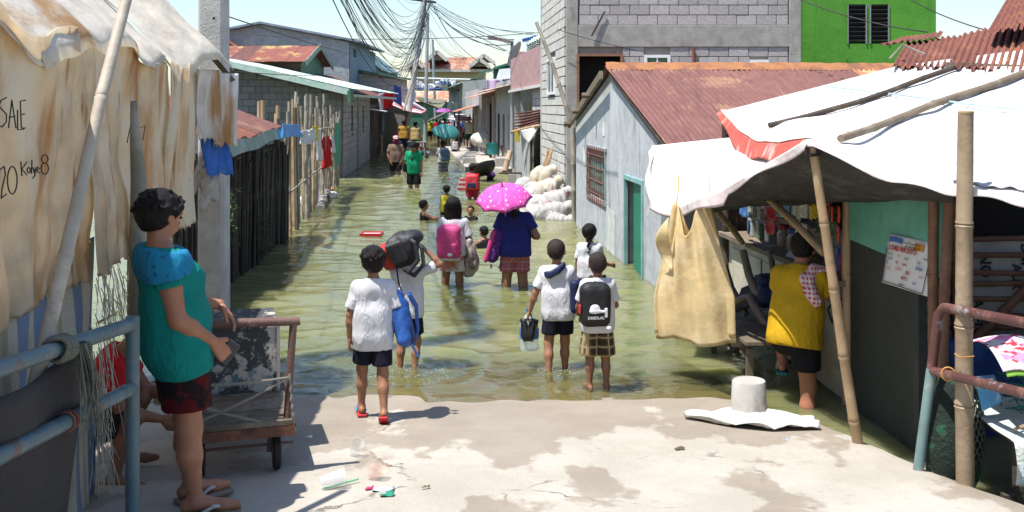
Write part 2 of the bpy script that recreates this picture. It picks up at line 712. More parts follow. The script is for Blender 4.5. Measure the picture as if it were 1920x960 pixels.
def hand_parts(w, d, pn, th, L, curl=.5, vox=.006, spread=.1):
	"""hand: wrist w, direction d, palm normal pn, thumb side th, length L -> (V, F)"""
	d = nrm(d); pn = np.array(pn, float); pn = nrm(pn - d * (pn @ d)); th = np.array(th, float); th = nrm(np.cross(d, pn)) * (1 if np.cross(d, pn) @ th >= 0 else -1)
	s = SDF()
	s.cone(w - d * .05 * L, w + d * .12 * L, .135 * L, .125 * L, k=.02 * L)
	for i, (o, ln) in enumerate(((.17, .40), (.06, .45), (-.06, .42), (-.165, .34))):
		k0 = w + d * .50 * L + th * o * L * .95 - pn * .02 * L * abs(o) * 4
		s.cone(w + d * .08 * L + th * o * .55 * L, k0, .10 * L, .085 * L, k=.05 * L)
		p = k0; a = curl * .5
		axis = np.cross(d, pn)
		dd = nrm(d + th * o * spread)
		r = .068 * L
		for seg in (.48, .30, .24):
			dir_ = dd * math.cos(a) + pn * math.sin(a)
			q = p + dir_ * ln * L * seg
			s.cone(p, q, r, r * .9, k=.006 * L)
			p = q; r *= .9; a += curl * .75
	t0 = w + d * .15 * L + th * .16 * L
	t1 = t0 + nrm(d * .6 + th * .75 + pn * .3) * .22 * L
	t2 = t1 + nrm(d * .95 + th * .2 + pn * (.2 + curl * .5)) * .17 * L
	t3 = t2 + nrm(d * .95 - th * .05 + pn * (.2 + curl * .7)) * .13 * L
	s.cone(t0, t1, .10 * L, .075 * L, k=.04 * L); s.cone(t1, t2, .072 * L, .066 * L, k=.006 * L); s.cone(t2, t3, .064 * L, .055 * L, k=.006 * L)
	return s.mesh(vox)


def person(label, loc, yaw=0, h=1.5, vox=.014, fat=1.0, head=1.0, fem=False, lean=0.0, side=0.0, twist=0.0, hp=0.0, hy=0.0, hr=0.0,
		   armL=None, armR=None, legL=None, legR=None, hand=None, hvox=None, pz=None, shirt=None, shorts=None, hair=None, shoes=None,
		   skin=None, face=False, group=None, belly=0.0, arms_in=1.0, waterline=None, collar=None, name='person'):
	skin = skin or SKIN
	root = thing(name, label, 'person', loc, group, yaw)
	H = h * (.94 if head > 1.15 else .97)
	fb = fat
	swd = (.096 if fem else .100) * H * (.93 if head > 1.15 else 1) * (1 + .8 * max(0, fb - 1))
	hw = .047 * H
	tl, sl = .235 * H, .235 * H          # thigh, shin
	legL = legL or ((-.02, 0, -1), (0, 0, -1)); legR = legR or ((.02, 0, -1), (0, 0, -1))
	ua, fa = .172 * H, .150 * H
	armL = armL or ((-.16, .02, -1), (-.06, .14, -1)); armR = armR or ((.16, .02, -1), (.06, .14, -1))
	# pelvis height so that the lowest sole touches z = 0
	drop = max(-(nrm(l[0])[2] * tl + nrm(l[1])[2] * sl) for l in (legL, legR)) + .035 * H
	pz = drop if pz is None else pz
	pel = np.array((0, 0, pz + .02 * H))
	Rt = rotm((1, 0, 0), -lean) @ rotm((0, 1, 0), side)
	sp = Rt @ np.array((0, 0, 1.0))
	Rc = Rt @ rotm((0, 0, 1), twist)
	rt = Rc @ np.array((1.0, 0, 0)); fw = Rc @ np.array((0, 1.0, 0))
	rh = np.array((1.0, 0, 0)); fh = np.array((0, 1.0, 0))
	at = lambda x, y, z: pel + rt * x * H + fw * y * H + sp * z * H
	shc = at(0, -.004, .292)
	J = dict(pel=pel, sp=sp, rt=rt, fw=fw, H=H)
	B = SDF()        # bare body
	# torso
	tor = []
	for sx in (-1, 1):
		x = sx
		hip = pel + rh * x * .047 * H - sp * .01 * H
		tor.append((hip - fh * .006 * H, at(x * .040, .0, .10), .064 * H * fb, .056 * H * fb, .05 * H))
		tor.append((at(x * .040, .0, .10), at(x * .052, .004, .235), .056 * H * fb, .064 * H * fb ** .7, .05 * H))
		tor.append((at(x * .03, -.004, .287), at(x * .088, -.004, .279), .039 * H, .033 * H, .04 * H))
		if fem: tor.append((at(x * .042, .045 * fb, .215), at(x * .045, .06 * fb, .205), .036 * H * fb, .034 * H * fb, .03 * H))
	if fem or fb > 1.1: tor.append((pel - fh * .03 * H * fb, pel - fh * .03 * H * fb + rh * .001, .062 * H * fb, .062 * H * fb, .06 * H))
	if belly: tor.append((at(0, .04, .10), at(0, .05, .08), .06 * H * belly, .06 * H * belly, .06 * H))
	for a, b, ra, rb, k in tor: B.cone(a, b, ra, rb, k)
	# head
	hh = .136 * H * head
	Rh = Rc @ rotm((0, 0, 1), hy) @ rotm((1, 0, 0), -hp) @ rotm((0, 1, 0), hr)
	nb = shc + sp * .012 * H
	hc = nb + (sp * .6 + (Rh @ np.array((0, 0, 1.0))) * .4) * (.052 * H) + (Rh @ np.array((0, .06, .47))) * hh
	hd = lambda x, y, z: hc + Rh @ (np.array((x, y, z)) * hh)
	J.update(hc=hc, hh=hh, Rh=Rh, nb=nb)
	B.cone(nb - sp * .03 * H, hd(0, -.08, -.2), .036 * H * fb ** .4, .032 * H * fb ** .3, .03 * H)
	HV = vox if vox > .016 else .008
	Hs = SDF()
	Hs.cone(nb, hd(0, -.08, -.15), .033 * H * fb ** .3, .031 * H * fb ** .3, .02 * H)
	Hs.ell(hd(0, -.06, .10), np.array((.385, .47, .40)) * hh, Rh, .06 * hh)
	Hs.ell(hd(0, .10, -.17), np.array((.30, .33, .33)) * hh, Rh, .10 * hh)
	Hs.cone(hd(0, .40, .02), hd(0, .47, -.11), .045 * hh, .07 * hh, .04 * hh)
	Hs.cone(hd(-.10, .37, -.27), hd(.10, .37, -.27), .05 * hh, .05 * hh, .03 * hh)
	Hs.cone(hd(-.2, .36, .10), hd(.2, .36, .10), .06 * hh, .06 * hh, .06 * hh)
	for sx in (-1, 1): Hs.ell(hd(sx * .385, -.05, -.06), np.array((.055, .10, .15)) * hh, Rh, .03 * hh)
	# legs
	for nm, sx, lg in (('L', -1, legL), ('R', 1, legR)):
		t, s_ = nrm(lg[0]), nrm(lg[1])
		hip = pel + rh * sx * hw - np.array((0, 0, .015 * H))
		kn = hip + t * tl; an = kn + s_ * sl
		fd = np.array(lg[2] if len(lg) > 2 else (sx * .2, 1, 0), float)
		fd = nrm(fd)
		B.cone(hip, kn, .058 * H * fb, .036 * H * fb ** .7, .03 * H)
		mid = kn * .62 + an * .38 - nrm(np.cross(np.cross(s_, fd), s_)) * .006 * H
		if mid @ fd > (kn * .62 + an * .38) @ fd: mid = kn * .62 + an * .38
		B.cone(kn, mid, .036 * H * fb ** .7, .035 * H * fb ** .7, .02 * H)
		B.cone(mid, an, .034 * H * fb ** .7, .0205 * H * fb ** .4, .02 * H)
		heel = an - fd * .028 * H - np.array((0, 0, .012 * H))
		ball = an + fd * .085 * H - np.array((0, 0, .018 * H))
		toe = an + fd * .125 * H - np.array((0, 0, .022 * H))
		B.cone(an, heel, .021 * H, .020 * H, .015 * H); B.cone(an, ball, .024 * H, .018 * H, .015 * H); B.cone(ball, toe, .021 * H, .014 * H, .01 * H)
		J['hip' + nm], J['kn' + nm], J['an' + nm], J['fd' + nm] = hip, kn, an, fd
	# arms
	fine = []
	for nm, sx, ar in (('L', -1, armL), ('R', 1, armR)):
		u, f_ = nrm(ar[0]), nrm(ar[1])
		sh = shc + rt * sx * swd - sp * .012 * H
		el = sh + u * ua; wr = el + f_ * fa
		B.cone(sh, el, .034 * H * fb ** .9, .0255 * H * fb ** .8, .025 * H)
		B.cone(el, el * .68 + wr * .32, .0255 * H * fb ** .8, .026 * H * fb ** .7, .012 * H)
		B.cone(el * .68 + wr * .32, wr, .026 * H * fb ** .7, .0165 * H * fb ** .3, .015 * H)
		J['sh' + nm], J['el' + nm], J['wr' + nm] = sh, el, wr
		hk = (hand or {}).get(nm, {})
		dd = nrm(hk.get('d', f_))
		pn = hk.get('pn', -sx * rt)
		L = .105 * H
		J['hd' + nm] = wr + dd * .55 * L
		if hvox is not False:
			fine.append(hand_parts(wr, dd, pn, hk.get('th', fw), L, hk.get('curl', .55), hvox or max(.0055, vox * .4)))
	np_obj('body', [B.mesh(vox), Hs.mesh(HV)] + fine, skin, root)
	# shirt: torso tube plus a sleeve piece on each side
	if shirt:
		sm, slv, hem = shirt[:3]
		S = SDF()
		for i, (a, b, ra, rb, k) in enumerate(tor):
			if not slv and abs((b - shc) @ rt) > .08 * H: b = a + (b - a) * .45
			S.cone(a, b, ra + .003 * H, rb + .003 * H, k)
		for sx in (-1, 1):
			S.cone(at(sx * .045, 0, .12), pel + rh * sx * .048 * H - sp * (hem + .03) * H, .064 * H * fb, .066 * H * fb, .05 * H)
		if slv: S.cone(nb - sp * .02 * H, nb + sp * .02 * H, .050 * H, .038 * H, .04 * H)
		S.clip(pel - sp * hem * H, -sp)
		S.clip(nb + sp * (.022 if slv else -.006) * H, nrm(sp * 1.0 + fw * .30))
		fo = .0028 if vox < .02 else .002
		pcs = [S.mesh(vox, grow=.007, fold=fo, seed=int(h * 1000), freq=14)]
		if slv:
			for nm in 'LR':
				sh, el, wr = J['sh' + nm], J['el' + nm], J['wr' + nm]
				S = SDF()
				inn = sh + (shc - sh) * .35
				S.cone(inn, sh, .033 * H * fb ** .8, .037 * H * fb ** .85, .02 * H)
				if slv <= 1:
					e = sh + (el - sh) * slv
					S.cone(sh, e + (el - sh) * .2, .037 * H * fb ** .85, .041 * H * fb ** .75, .02 * H)
					S.clip(e, nrm(el - sh))
				else:
					S.cone(sh, el, .040 * H * fb ** .8, .033 * H * fb ** .7, .02 * H)
					e = el + (wr - el) * (slv - 1)
					S.cone(el, e + (wr - el) * .1, .033 * H * fb ** .7, .029 * H, .02 * H)
					S.clip(e, nrm(wr - el))
				pcs.append(S.mesh(vox, grow=.005, fold=fo * .7, seed=int(h * 1000), freq=20))
		np_obj('shirt', pcs, sm, root)
	if shorts:
		gm, ln, fl = shorts[:3]
		S = SDF()
		for sx in (-1, 1):
			S.cone(pel + rh * sx * .045 * H + sp * .05 * H, pel + rh * sx * .047 * H - sp * .02 * H, .060 * H * fb, .066 * H * fb, .04 * H)
		if fem or fb > 1.1: S.cone(pel - fh * .03 * H * fb, pel - fh * .03 * H * fb + rh * .001, .064 * H * fb, .064 * H * fb, .06 * H)
		S.clip(pel + sp * .075 * H, sp)
		pcs = [S.mesh(vox, grow=.005, fold=.003, seed=int(h * 777), freq=18)]
		for nm in 'LR':
			hip, kn, an = J['hip' + nm], J['kn' + nm], J['an' + nm]
			r0, r1 = .063 * H * fb, (.040 + .016 * fl) * H * fb ** .85
			S = SDF()
			if ln <= 1:
				r1 = r0 + (r1 - r0) * ln
				S.cone(hip, hip + (kn - hip) * (ln + .2), r0, r1, .015 * H)
				S.clip(hip + (kn - hip) * ln, nrm(nrm(kn - hip) + np.array((0, 0, -.6))))
			else:
				S.cone(hip, kn, r0, r1, .015 * H); S.cone(kn, kn + (an - kn) * (ln - .9), r1, r1, .02 * H)
				S.clip(kn + (an - kn) * (ln - 1), nrm(an - kn))
			pcs.append(S.mesh(vox, grow=.004, fold=.003, seed=int(h * 777), freq=18))
		np_obj('shorts', pcs, gm, root)
	# hair
	if hair:
		ht, hm = hair[:2]
		S = SDF()
		g = 1.06 if ht == 'crop' else 1.15
		hv = HV if vox > .016 else .009
		S.ell(hd(0, -.09, .13), np.array((.385, .47, .40)) * hh * g, Rh, .05 * hh)
		S.ell(hd(0, -.24, -.06), np.array((.33, .31, .33)) * hh * (1 if ht == 'crop' else 1.06), Rh, .1 * hh)
		if ht == 'short' and vox < .016:
			rs = np.random.RandomState(int(h * 100))
			for _ in range(90):
				a, b = rs.uniform(0, 6.28), rs.uniform(-.25, 1.0)
				q = np.array((math.cos(a) * math.cos(b) * .40, math.sin(a) * math.cos(b) * .50 - .09, .13 + math.sin(b) * .43))
				dq = nrm(np.array((q[0] * 1.2, q[1] - .2, -.25 + .5 * rs.rand())))
				S.cone(hd(*q), hd(*(q + dq * .13)), .055 * hh, .012 * hh, .02 * hh)
		S.clip(hd(0, .26, .16) , Rh @ nrm((0, .80, -.60)))
		if ht in ('short', 'crop'):
			S.clip(hd(0, 0, -.32), Rh @ nrm((0, .25, -1)))
			V, Fc = S.mesh(hv, fold=.003 if ht == 'short' else .0015, seed=int(h * 991), freq=75)
		else:
			V, Fc = S.mesh(hv, fold=.003, seed=int(h * 991), freq=60)
		pieces = [(V, Fc)]
		T = SDF()
		if ht == 'long':
			for i in range(9):
				a = (i - 4) / 4
				T.cone(hd(a * .36, -.22 - .14 * (1 - a * a), .05), hd(a * .42, -.20 - .16 * (1 - a * a), -.85 - .06 * math.sin(i * 2.2)), .16 * hh, .09 * hh, .05 * hh)
			pieces.append(T.mesh(hv, fold=.004, seed=4, freq=70))
		elif ht == 'pony':
			T.cone(hd(0, -.50, .12), hd(0, -.62, -.1), .10 * hh, .14 * hh, .04 * hh)
			T.cone(hd(0, -.62, -.1), hd(.03, -.50, -.9), .14 * hh, .12 * hh, .04 * hh)
			T.cone(hd(.03, -.50, -.9), hd(.02, -.42, -1.45), .11 * hh, .04 * hh, .04 * hh)
			pieces.append(T.mesh(hv, fold=.004, seed=2, freq=50))
		elif ht == 'braid':
			for i in range(9):
				T.ell(hd(.05 * (-1) ** i + .10 * i / 8, -.48 - .05 * math.sin(i * .5), .2 - i * .20), np.array((.125, .11, .145)) * hh * (1 - .04 * i), Rh, .02 * hh)
			pieces.append(T.mesh(min(hv, .009)))
		elif ht == 'bun':
			T.ell(hd(0, -.55, .25), np.array((.2, .17, .2)) * hh, Rh)
			pieces.append(T.mesh(hv, fold=.004, seed=2, freq=50))
		np_obj('hair', pieces, hm, root)
	if face:
		for sx in (-1, 1):
			S = SDF().ell(hd(sx * .155, .385, .0), np.array((.075, .04, .04)) * hh, Rh, 0)
			np_obj('eye', [S.mesh(max(.004, hh * .02))], EYE, root)
		S = SDF().ell(hd(0, .425, -.275), np.array((.12, .03, .035)) * hh, Rh, 0)
		np_obj('mouth', [S.mesh(max(.004, hh * .02))], LIPS, root)
	if shoes:
		for nm in 'LR':
			an, fd = J['an' + nm], J['fd' + nm]
			sdv = nrm(np.cross(fd, (0, 0, 1)))
			up = nrm(np.cross(sdv, fd))
			Q = np.stack([sdv, fd, up], 1)
			S = SDF().box(an + fd * .045 * H - up * .042 * H, (.030 * H, .095 * H, .009 * H), .008 * H, Q)
			o = np_obj('sandal', [S.mesh(.006 if vox < .02 else .012)], shoes[0], root)
			S = SDF()
			for sx in (-1, 1):
				S.cone(an + fd * .10 * H - up * .022 * H, an + fd * .055 * H + sdv * sx * .026 * H - up * .012 * H, .006 * H, .006 * H, .004)
				S.cone(an + fd * .055 * H + sdv * sx * .026 * H - up * .012 * H, an + fd * .02 * H + sdv * sx * .028 * H - up * .03 * H, .006 * H, .006 * H, .004)
			np_obj('strap', [S.mesh(.004 if vox < .02 else .008)], shoes[1], o)
	J['root'] = root
	return root, J


SKIN = M('skin_tan', (.285, .138, .078), rough=.5, spec=.4, vary=.10, vscale=9, bump=.1, bscale=60)
SKIN2 = M('skin_brown', (.225, .105, .060), rough=.5, spec=.4, vary=.10, vscale=9, bump=.1, bscale=60)
SKIN3 = M('skin_light', (.27, .135, .08), rough=.5, spec=.4, vary=.10, vscale=9)
EYE = M('eye_dark', (.012, .009, .008), rough=.2, vary=0)
LIPS = M('lips', (.16, .045, .04), rough=.5, vary=0)
HAIR = M('hair_black', (.008, .006, .0055), rough=.5, spec=.22, bump=.6, bscale=160, bstretch=(1, 1, .15), vary=.2)
HAIR2 = M('hair_brown', (.05, .022, .012), rough=.45, spec=.5, bump=.6, bscale=160, bstretch=(1, 1, .15), vary=.2)
HAIRC = M('hair_cropped', (.022, .015, .012), rough=.7, bump=.4, bscale=200, vary=.3, vscale=20)
WHITE = cloth('cotton_white', (.60, .60, .63))
NAVY = cloth('cotton_navy', (.012, .014, .03))
BLACK = cloth('cotton_black', (.012, .012, .014))


def held(name, label, cat, J, group=None):
	"""an Empty that shares the wearer's place and heading, for something carried"""
	r = J['root']
	o = thing(name, label, cat, r.location, group, r.rotation_euler.z)
	return o


def mb_local(mb, name, mat, parent, smooth=None, **kw):
	"""build a mesh authored in the parent's own frame"""
	me = mb.mesh(name, mat, smooth)
	o = bpy.data.objects.new(name, me)
	COL.objects.link(o)
	o.parent = parent
	return tag(o, **kw)


def strap_tube(pts, w, th, vox=.006):
	s = SDF()
	for a, b in zip(pts[:-1], pts[1:]): s.cone(a, b, w, w, .004)
	return s.mesh(vox)


def backpack(J, label, body, trim, size=(.13, .075, .19), z=.16, x=0, vox=.01, straps=True, pocket=None, back=.062, name='backpack', group=None):
	"""worn on the back"""
	o = held(name, label, 'backpack', J, group)
	H = J['H']
	Q = np.stack([J['rt'], J['fw'], J['sp']], 1)
	fwd = -J['fw'] * (back * H + size[1])
	c = J['pel'] + J['sp'] * z * H + J['rt'] * x * H + fwd
	S = SDF().box(c, size, .05, Q)
	S.box(c + J['sp'] * size[2] * .12, (size[0] * .9, size[1] * .95, size[2] * 1.0), .06, Q, .03)
	np_obj('bag_body', [S.mesh(vox, fold=.004, seed=3, freq=16)], body, o)
	S = SDF().box(c - J['fw'] * size[1] * .75 - J['sp'] * size[2] * .4, (size[0] * .8, size[1] * .45, size[2] * .42), .03, Q)
	np_obj('pocket', [S.mesh(vox, fold=.003, seed=5, freq=18)], pocket or body, o)
	S = SDF().cone(c + J['sp'] * size[2] * 1.05 - J['rt'] * .03, c + J['sp'] * size[2] * 1.16, .008, .008, .004).cone(c + J['sp'] * size[2] * 1.16, c + J['sp'] * size[2] * 1.05 + J['rt'] * .03, .008, .008, .004)
	np_obj('grab_handle', [S.mesh(.006)], trim, o)
	S = SDF().cone(c - J['fw'] * size[1] * 1.0 + J['sp'] * size[2] * .08 - J['rt'] * size[0] * .8, c - J['fw'] * size[1] * 1.0 + J['sp'] * size[2] * .08 + J['rt'] * size[0] * .8, .006, .006, 0)
	np_obj('zip', [S.mesh(.006)], trim, o)
	if straps:
		for nm, sx in (('L', -1), ('R', 1)):
			sh = J['sh' + nm]
			a = c + J['sp'] * size[2] * .8 + J['rt'] * sx * size[0] * .45 + J['fw'] * size[1] * .8
			b = sh * .55 + J['nb'] * .45 + J['sp'] * .045 * H
			cc = sh * .7 + J['nb'] * .3 + J['fw'] * .075 * H - J['sp'] * .06 * H
			dd = c - J['sp'] * size[2] * .75 + J['rt'] * sx * size[0] * .95 + J['fw'] * size[1] * .6
			np_obj('shoulder_strap', [strap_tube([a, b, cc, dd], .017, .01, .008)], trim, o)
	return o, c, Q


def umbrella(label, top, axis, rad, mat, n=8, depth=.3, handle=None, hmat=None, band=None):
	"""canopy of n panels with ribs, shaft and tip"""
	top = Vector(top); ax = Vector(axis).normalized()
	o = thing('umbrella', label, 'umbrella', top)
	u, w = frame_of(ax, Vector((0, 1, 0)))
	for k in range(n):
		a0, a1 = 2 * math.pi * k / n, 2 * math.pi * (k + 1) / n
		def fn(s, t):
			t = .02 + .98 * t
			a = a0 + (a1 - a0) * s
			mid = math.sin(s * math.pi)
			r = rad * math.sin(t * 1.25) / math.sin(1.25) * (1 - .10 * mid * t)
			# panel cloth is stretched flat between the ribs
			z = -depth * rad * 2 * (1 - math.cos(t * 1.2)) / (1 - math.cos(1.2)) * (1 - .06 * mid * t)
			return top + ax * z + (u * math.cos(a) + w * math.sin(a)) * r
		MB().sheet(fn, 5, 8, .003).build('panel', (band[k % len(band)] if band else mat), o, smooth=180)
		def rib(t):
			r = rad * math.sin(t * 1.25) / math.sin(1.25); z = -depth * rad * 2 * (1 - math.cos(t * 1.2)) / (1 - math.cos(1.2))
			return top + ax * (z - .006) + (u * math.cos(a0) + w * math.sin(a0)) * r
		MB().tube([rib(t) for t in (.02, .25, .5, .75, 1.02)], .004, 4).build('rib', METAL, o)
	MB().tube([top, top + ax * .06], [.012, .008], 8).build('tip', hmat or METAL, o)
	L = handle if handle else rad * 1.5
	MB().tube([top, top - ax * L], .006, 6).build('shaft', METAL, o)
	MB().tube([top - ax * L, top - ax * (L + .1)], .013, 8).build('handle', hmat or METAL, o)
	return o


METAL = M('dull_metal', (.35, .35, .36), metal=.9, rough=.4, vary=.1)
# ------------------------------------------------------------------ setting: ramp, water, ground
def add_math(nt, op, a, b=None):
	n = N(nt, 'ShaderNodeMath', operation=op)
	for i, v in enumerate((a, b)):
		if v is None: continue
		if isinstance(v, (int, float)): n.inputs[i].default_value = v
		else: nt.links.new(v, n.inputs[i])
	return n.outputs[0]


def ramp_edge(y):
	return 2.03 + .303 * (6.65 - y)


def ramp_material():
	m, nt, b = newmat('ramp_concrete')
	v = coords(nt)
	f1 = noise(nt, v, 1.6, 9, .6)
	f2 = noise(nt, coords(nt, (1, .6, 1)), 1.7, 5, .55)
	f3 = noise(nt, v, 60, 4, .7)
	f4 = noise(nt, v, 9, 6, .65)
	c = mixc(nt, ramp2(nt, f1, .3, .7), (.37, .338, .288), (.47, .435, .38))
	c = mixc(nt, ramp2(nt, f4, .55, .72), c, (.36, .325, .275))
	c = mixc(nt, add_math(nt, 'MULTIPLY', ramp2(nt, f3, .45, .75), .5), c, (.33, .30, .27))
	vo = N(nt, 'ShaderNodeTexVoronoi', feature='DISTANCE_TO_EDGE')
	vo.inputs['Scale'].default_value = .55
	dv = N(nt, 'ShaderNodeVectorMath', operation='MULTIPLY_ADD')
	nz = N(nt, 'ShaderNodeTexNoise'); nz.inputs['Scale'].default_value = 2.5; nz.inputs['Detail'].default_value = 6
	nt.links.new(v, nz.inputs['Vector'])
	nt.links.new(nz.outputs[1], dv.inputs[0]); dv.inputs[1].default_value = (.5, .5, .5); nt.links.new(v, dv.inputs[2])
	nt.links.new(dv.outputs[0], vo.inputs['Vector'])
	crack = add_math(nt, 'MULTIPLY', ramp2(nt, vo.outputs['Distance'], .007, .002), ramp2(nt, f1, .42, .55))
	c = mixc(nt, crack, c, (.17, .15, .13))
	sep = N(nt, 'ShaderNodeSeparateXYZ')
	nt.links.new(v, sep.inputs[0])
	# water tracks and splashes: ragged wet patches, joined up near the water's edge
	g = add_math(nt, 'MULTIPLY', add_math(nt, 'SUBTRACT', sep.outputs[1], 6.35), .22)
	g = add_math(nt, 'MINIMUM', add_math(nt, 'MAXIMUM', g, -.075), .35)
	w = add_math(nt, 'ADD', f2, g)
	w = add_math(nt, 'ADD', w, add_math(nt, 'MULTIPLY', add_math(nt, 'SUBTRACT', f4, .5), .10))
	wet = add_math(nt, 'MULTIPLY', ramp2(nt, w, .478, .525), .85)
	c = mixc(nt, wet, c, mixc(nt, ramp2(nt, f1, .3, .7), (.25, .21, .165), (.31, .265, .21)))
	nt.links.new(c, b.inputs['Base Color'])
	mr = N(nt, 'ShaderNodeMapRange')
	mr.inputs[3].default_value = .92
	mr.inputs[4].default_value = .62
	nt.links.new(wet, mr.inputs[0]); nt.links.new(mr.outputs[0], b.inputs['Roughness'])
	b.inputs['Specular IOR Level'].default_value = .3
	bp = N(nt, 'ShaderNodeBump')
	bp.inputs['Strength'].default_value = .55
	bp.inputs['Distance'].default_value = .01
	nt.links.new(add_math(nt, 'ADD', f3, add_math(nt, 'MULTIPLY', f4, 1.5)), bp.inputs['Height'])
	nt.links.new(bp.outputs[0], b.inputs['Normal'])
	return m


def build_ramp():
	mb = MB()
	NY, NX = 150, 60
	rr = random.Random(3)
	ph = [(rr.uniform(-3, 3), rr.uniform(-3, 3), rr.uniform(0, 6)) for _ in range(8)]
	eg = [rr.uniform(-1, 1) for _ in range(NY + 1)]
	vs = []
	for j in range(NY + 1):
		y = -3 + 17 * j / NY
		xr = ramp_edge(y) + .012 * eg[j] + .02 * math.sin(y * 3.1)
		for i in range(NX + 1):
			x = -3.2 + (xr + 3.2) * i / NX
			z = ramp_z(y) + .004 * sum(math.sin(a * x + c * y + p) for a, c, p in ph)
			if i == NX: z -= .015
			vs.append((x, y, z))
	W = NX + 1
	fs = [(j * W + i, j * W + i + 1, (j + 1) * W + i + 1, (j + 1) * W + i) for j in range(NY) for i in range(NX)]
	n = len(vs)
	for j in range(NY + 1):
		x, y, z = vs[j * W + NX]
		vs.append((x + .01, y, min(z - .3, -1)))
	fs += [(j * W + NX, n + j, n + j + 1, (j + 1) * W + NX) for j in range(NY)]
	mb.add(vs, fs)
	mb.build('ramp', ramp_material(), kind='structure', base=(0, 0, 0), smooth=50)


build_ramp()
MB().add([(-900, -200, -1.0), (900, -200, -1.0), (900, 2500, -1.0), (-900, 2500, -1.0)], [(0, 1, 2, 3)]).build(
	'ground', M('mud', (.10, .085, .05), rough=.9), kind='structure', base=(0, 0, 0))


def water_material():
	m, nt, b = newmat('flood_water')
	nt.nodes.remove(b)
	v = coords(nt)
	sep = N(nt, 'ShaderNodeSeparateXYZ')
	nt.links.new(v, sep.inputs[0])
	x, y = sep.outputs[0], sep.outputs[1]
	depth = add_math(nt, 'MULTIPLY', add_math(nt, 'SUBTRACT', y, 7.45), .092)
	edge = add_math(nt, 'SUBTRACT', x, add_math(nt, 'ADD', add_math(nt, 'MULTIPLY', y, -.303), 2.03 + .303 * 6.65))
	depth = add_math(nt, 'MAXIMUM', depth, add_math(nt, 'MULTIPLY', edge, 2.0))
	turb = add_math(nt, 'MULTIPLY_ADD', ramp2(nt, depth, -.01, .17), .80)
	nt.nodes[-1].inputs[2].default_value = .16
	f = noise(nt, v, .5, 4)
	col = mixc(nt, ramp2(nt, f, .35, .65), (.125, .134, .052), (.180, .183, .080))
	df = N(nt, 'ShaderNodeSubsurfaceScattering')
	nt.links.new(col, df.inputs['Color'])
	df.inputs['Radius'].default_value = (1, 1, .5)
	df.inputs['Scale'].default_value = .8
	tr = N(nt, 'ShaderNodeBsdfTransparent')
	tr.inputs[0].default_value = (.80, .77, .52, 1)
	m1 = N(nt, 'ShaderNodeMixShader')
	nt.links.new(turb, m1.inputs[0]); nt.links.new(tr.outputs[0], m1.inputs[1]); nt.links.new(df.outputs[0], m1.inputs[2])
	gl = N(nt, 'ShaderNodeBsdfGlossy')
	gl.inputs['Roughness'].default_value = .04
	bp = N(nt, 'ShaderNodeBump')
	bp.inputs['Strength'].default_value = .22
	bp.inputs['Distance'].default_value = .03
	n1 = noise(nt, coords(nt, (1, 1.6, 1)), 7, 3, .5)
	n2 = noise(nt, coords(nt, (1, 1.9, 1), rot=(0, 0, .15)), 3.2, 3, .5)
	nt.links.new(add_math(nt, 'ADD', n1, add_math(nt, 'MULTIPLY', n2, 2.5)), bp.inputs['Height'])
	nt.links.new(bp.outputs[0], gl.inputs['Normal'])
	fr = N(nt, 'ShaderNodeFresnel')
	fr.inputs[0].default_value = 1.55
	nt.links.new(bp.outputs[0], fr.inputs['Normal'])
	m2 = N(nt, 'ShaderNodeMixShader')
	nt.links.new(fr.outputs[0], m2.inputs[0]); nt.links.new(m1.outputs[0], m2.inputs[1]); nt.links.new(gl.outputs[0], m2.inputs[2])
	nt.links.new(m2.outputs[0], nt.nodes['Material Output'].inputs[0])
	return m


RINGS = [(-.95, 7.5, 1.3, .016), (-.88, 8.5, 1.6, .022), (.35, 8.37, 1.2, .012), (.67, 7.85, 1.2, .012), (-.72, 12.4, 1.2, .008), (.05, 12.2, 1.3, .008),
		 (-1.7, 19.7, 1.6, .012), (-.8, 20.3, 1.8, .016), (-.45, 15.8, 1.4, .012), (-2.6, 27.2, 1.6, .01), (-3.7, 32.4, 1.8, .014), (-.92, 23.7, 1.4, .008)]


def wave(X, Y):
	rs = np.random.RandomState(11)
	Z = np.zeros_like(X)
	for i in range(34):
		lam = .26 * (1.075 ** i)
		th = rs.normal(math.pi / 2 + .1, .75)
		k = 2 * math.pi / lam
		a = .0046 * min(lam, .45 + .08 * lam)
		Z += a * np.sin(k * (X * math.cos(th) + Y * math.sin(th)) + rs.uniform(0, 6.3) + 1.1 * np.sin(.9 * X + .7 * Y + i))
	for cx, cy, rad, amp in RINGS:
		r = np.hypot(X - cx, Y - cy)
		Z += amp * np.exp(-r / rad * 1.8) * np.sin(r * 24 / (1 + .25 * r)) * np.clip(r / .1, 0, 1)
	return Z * (.42 + .58 * np.clip((Y - 7.2) / 2.5, 0, 1))


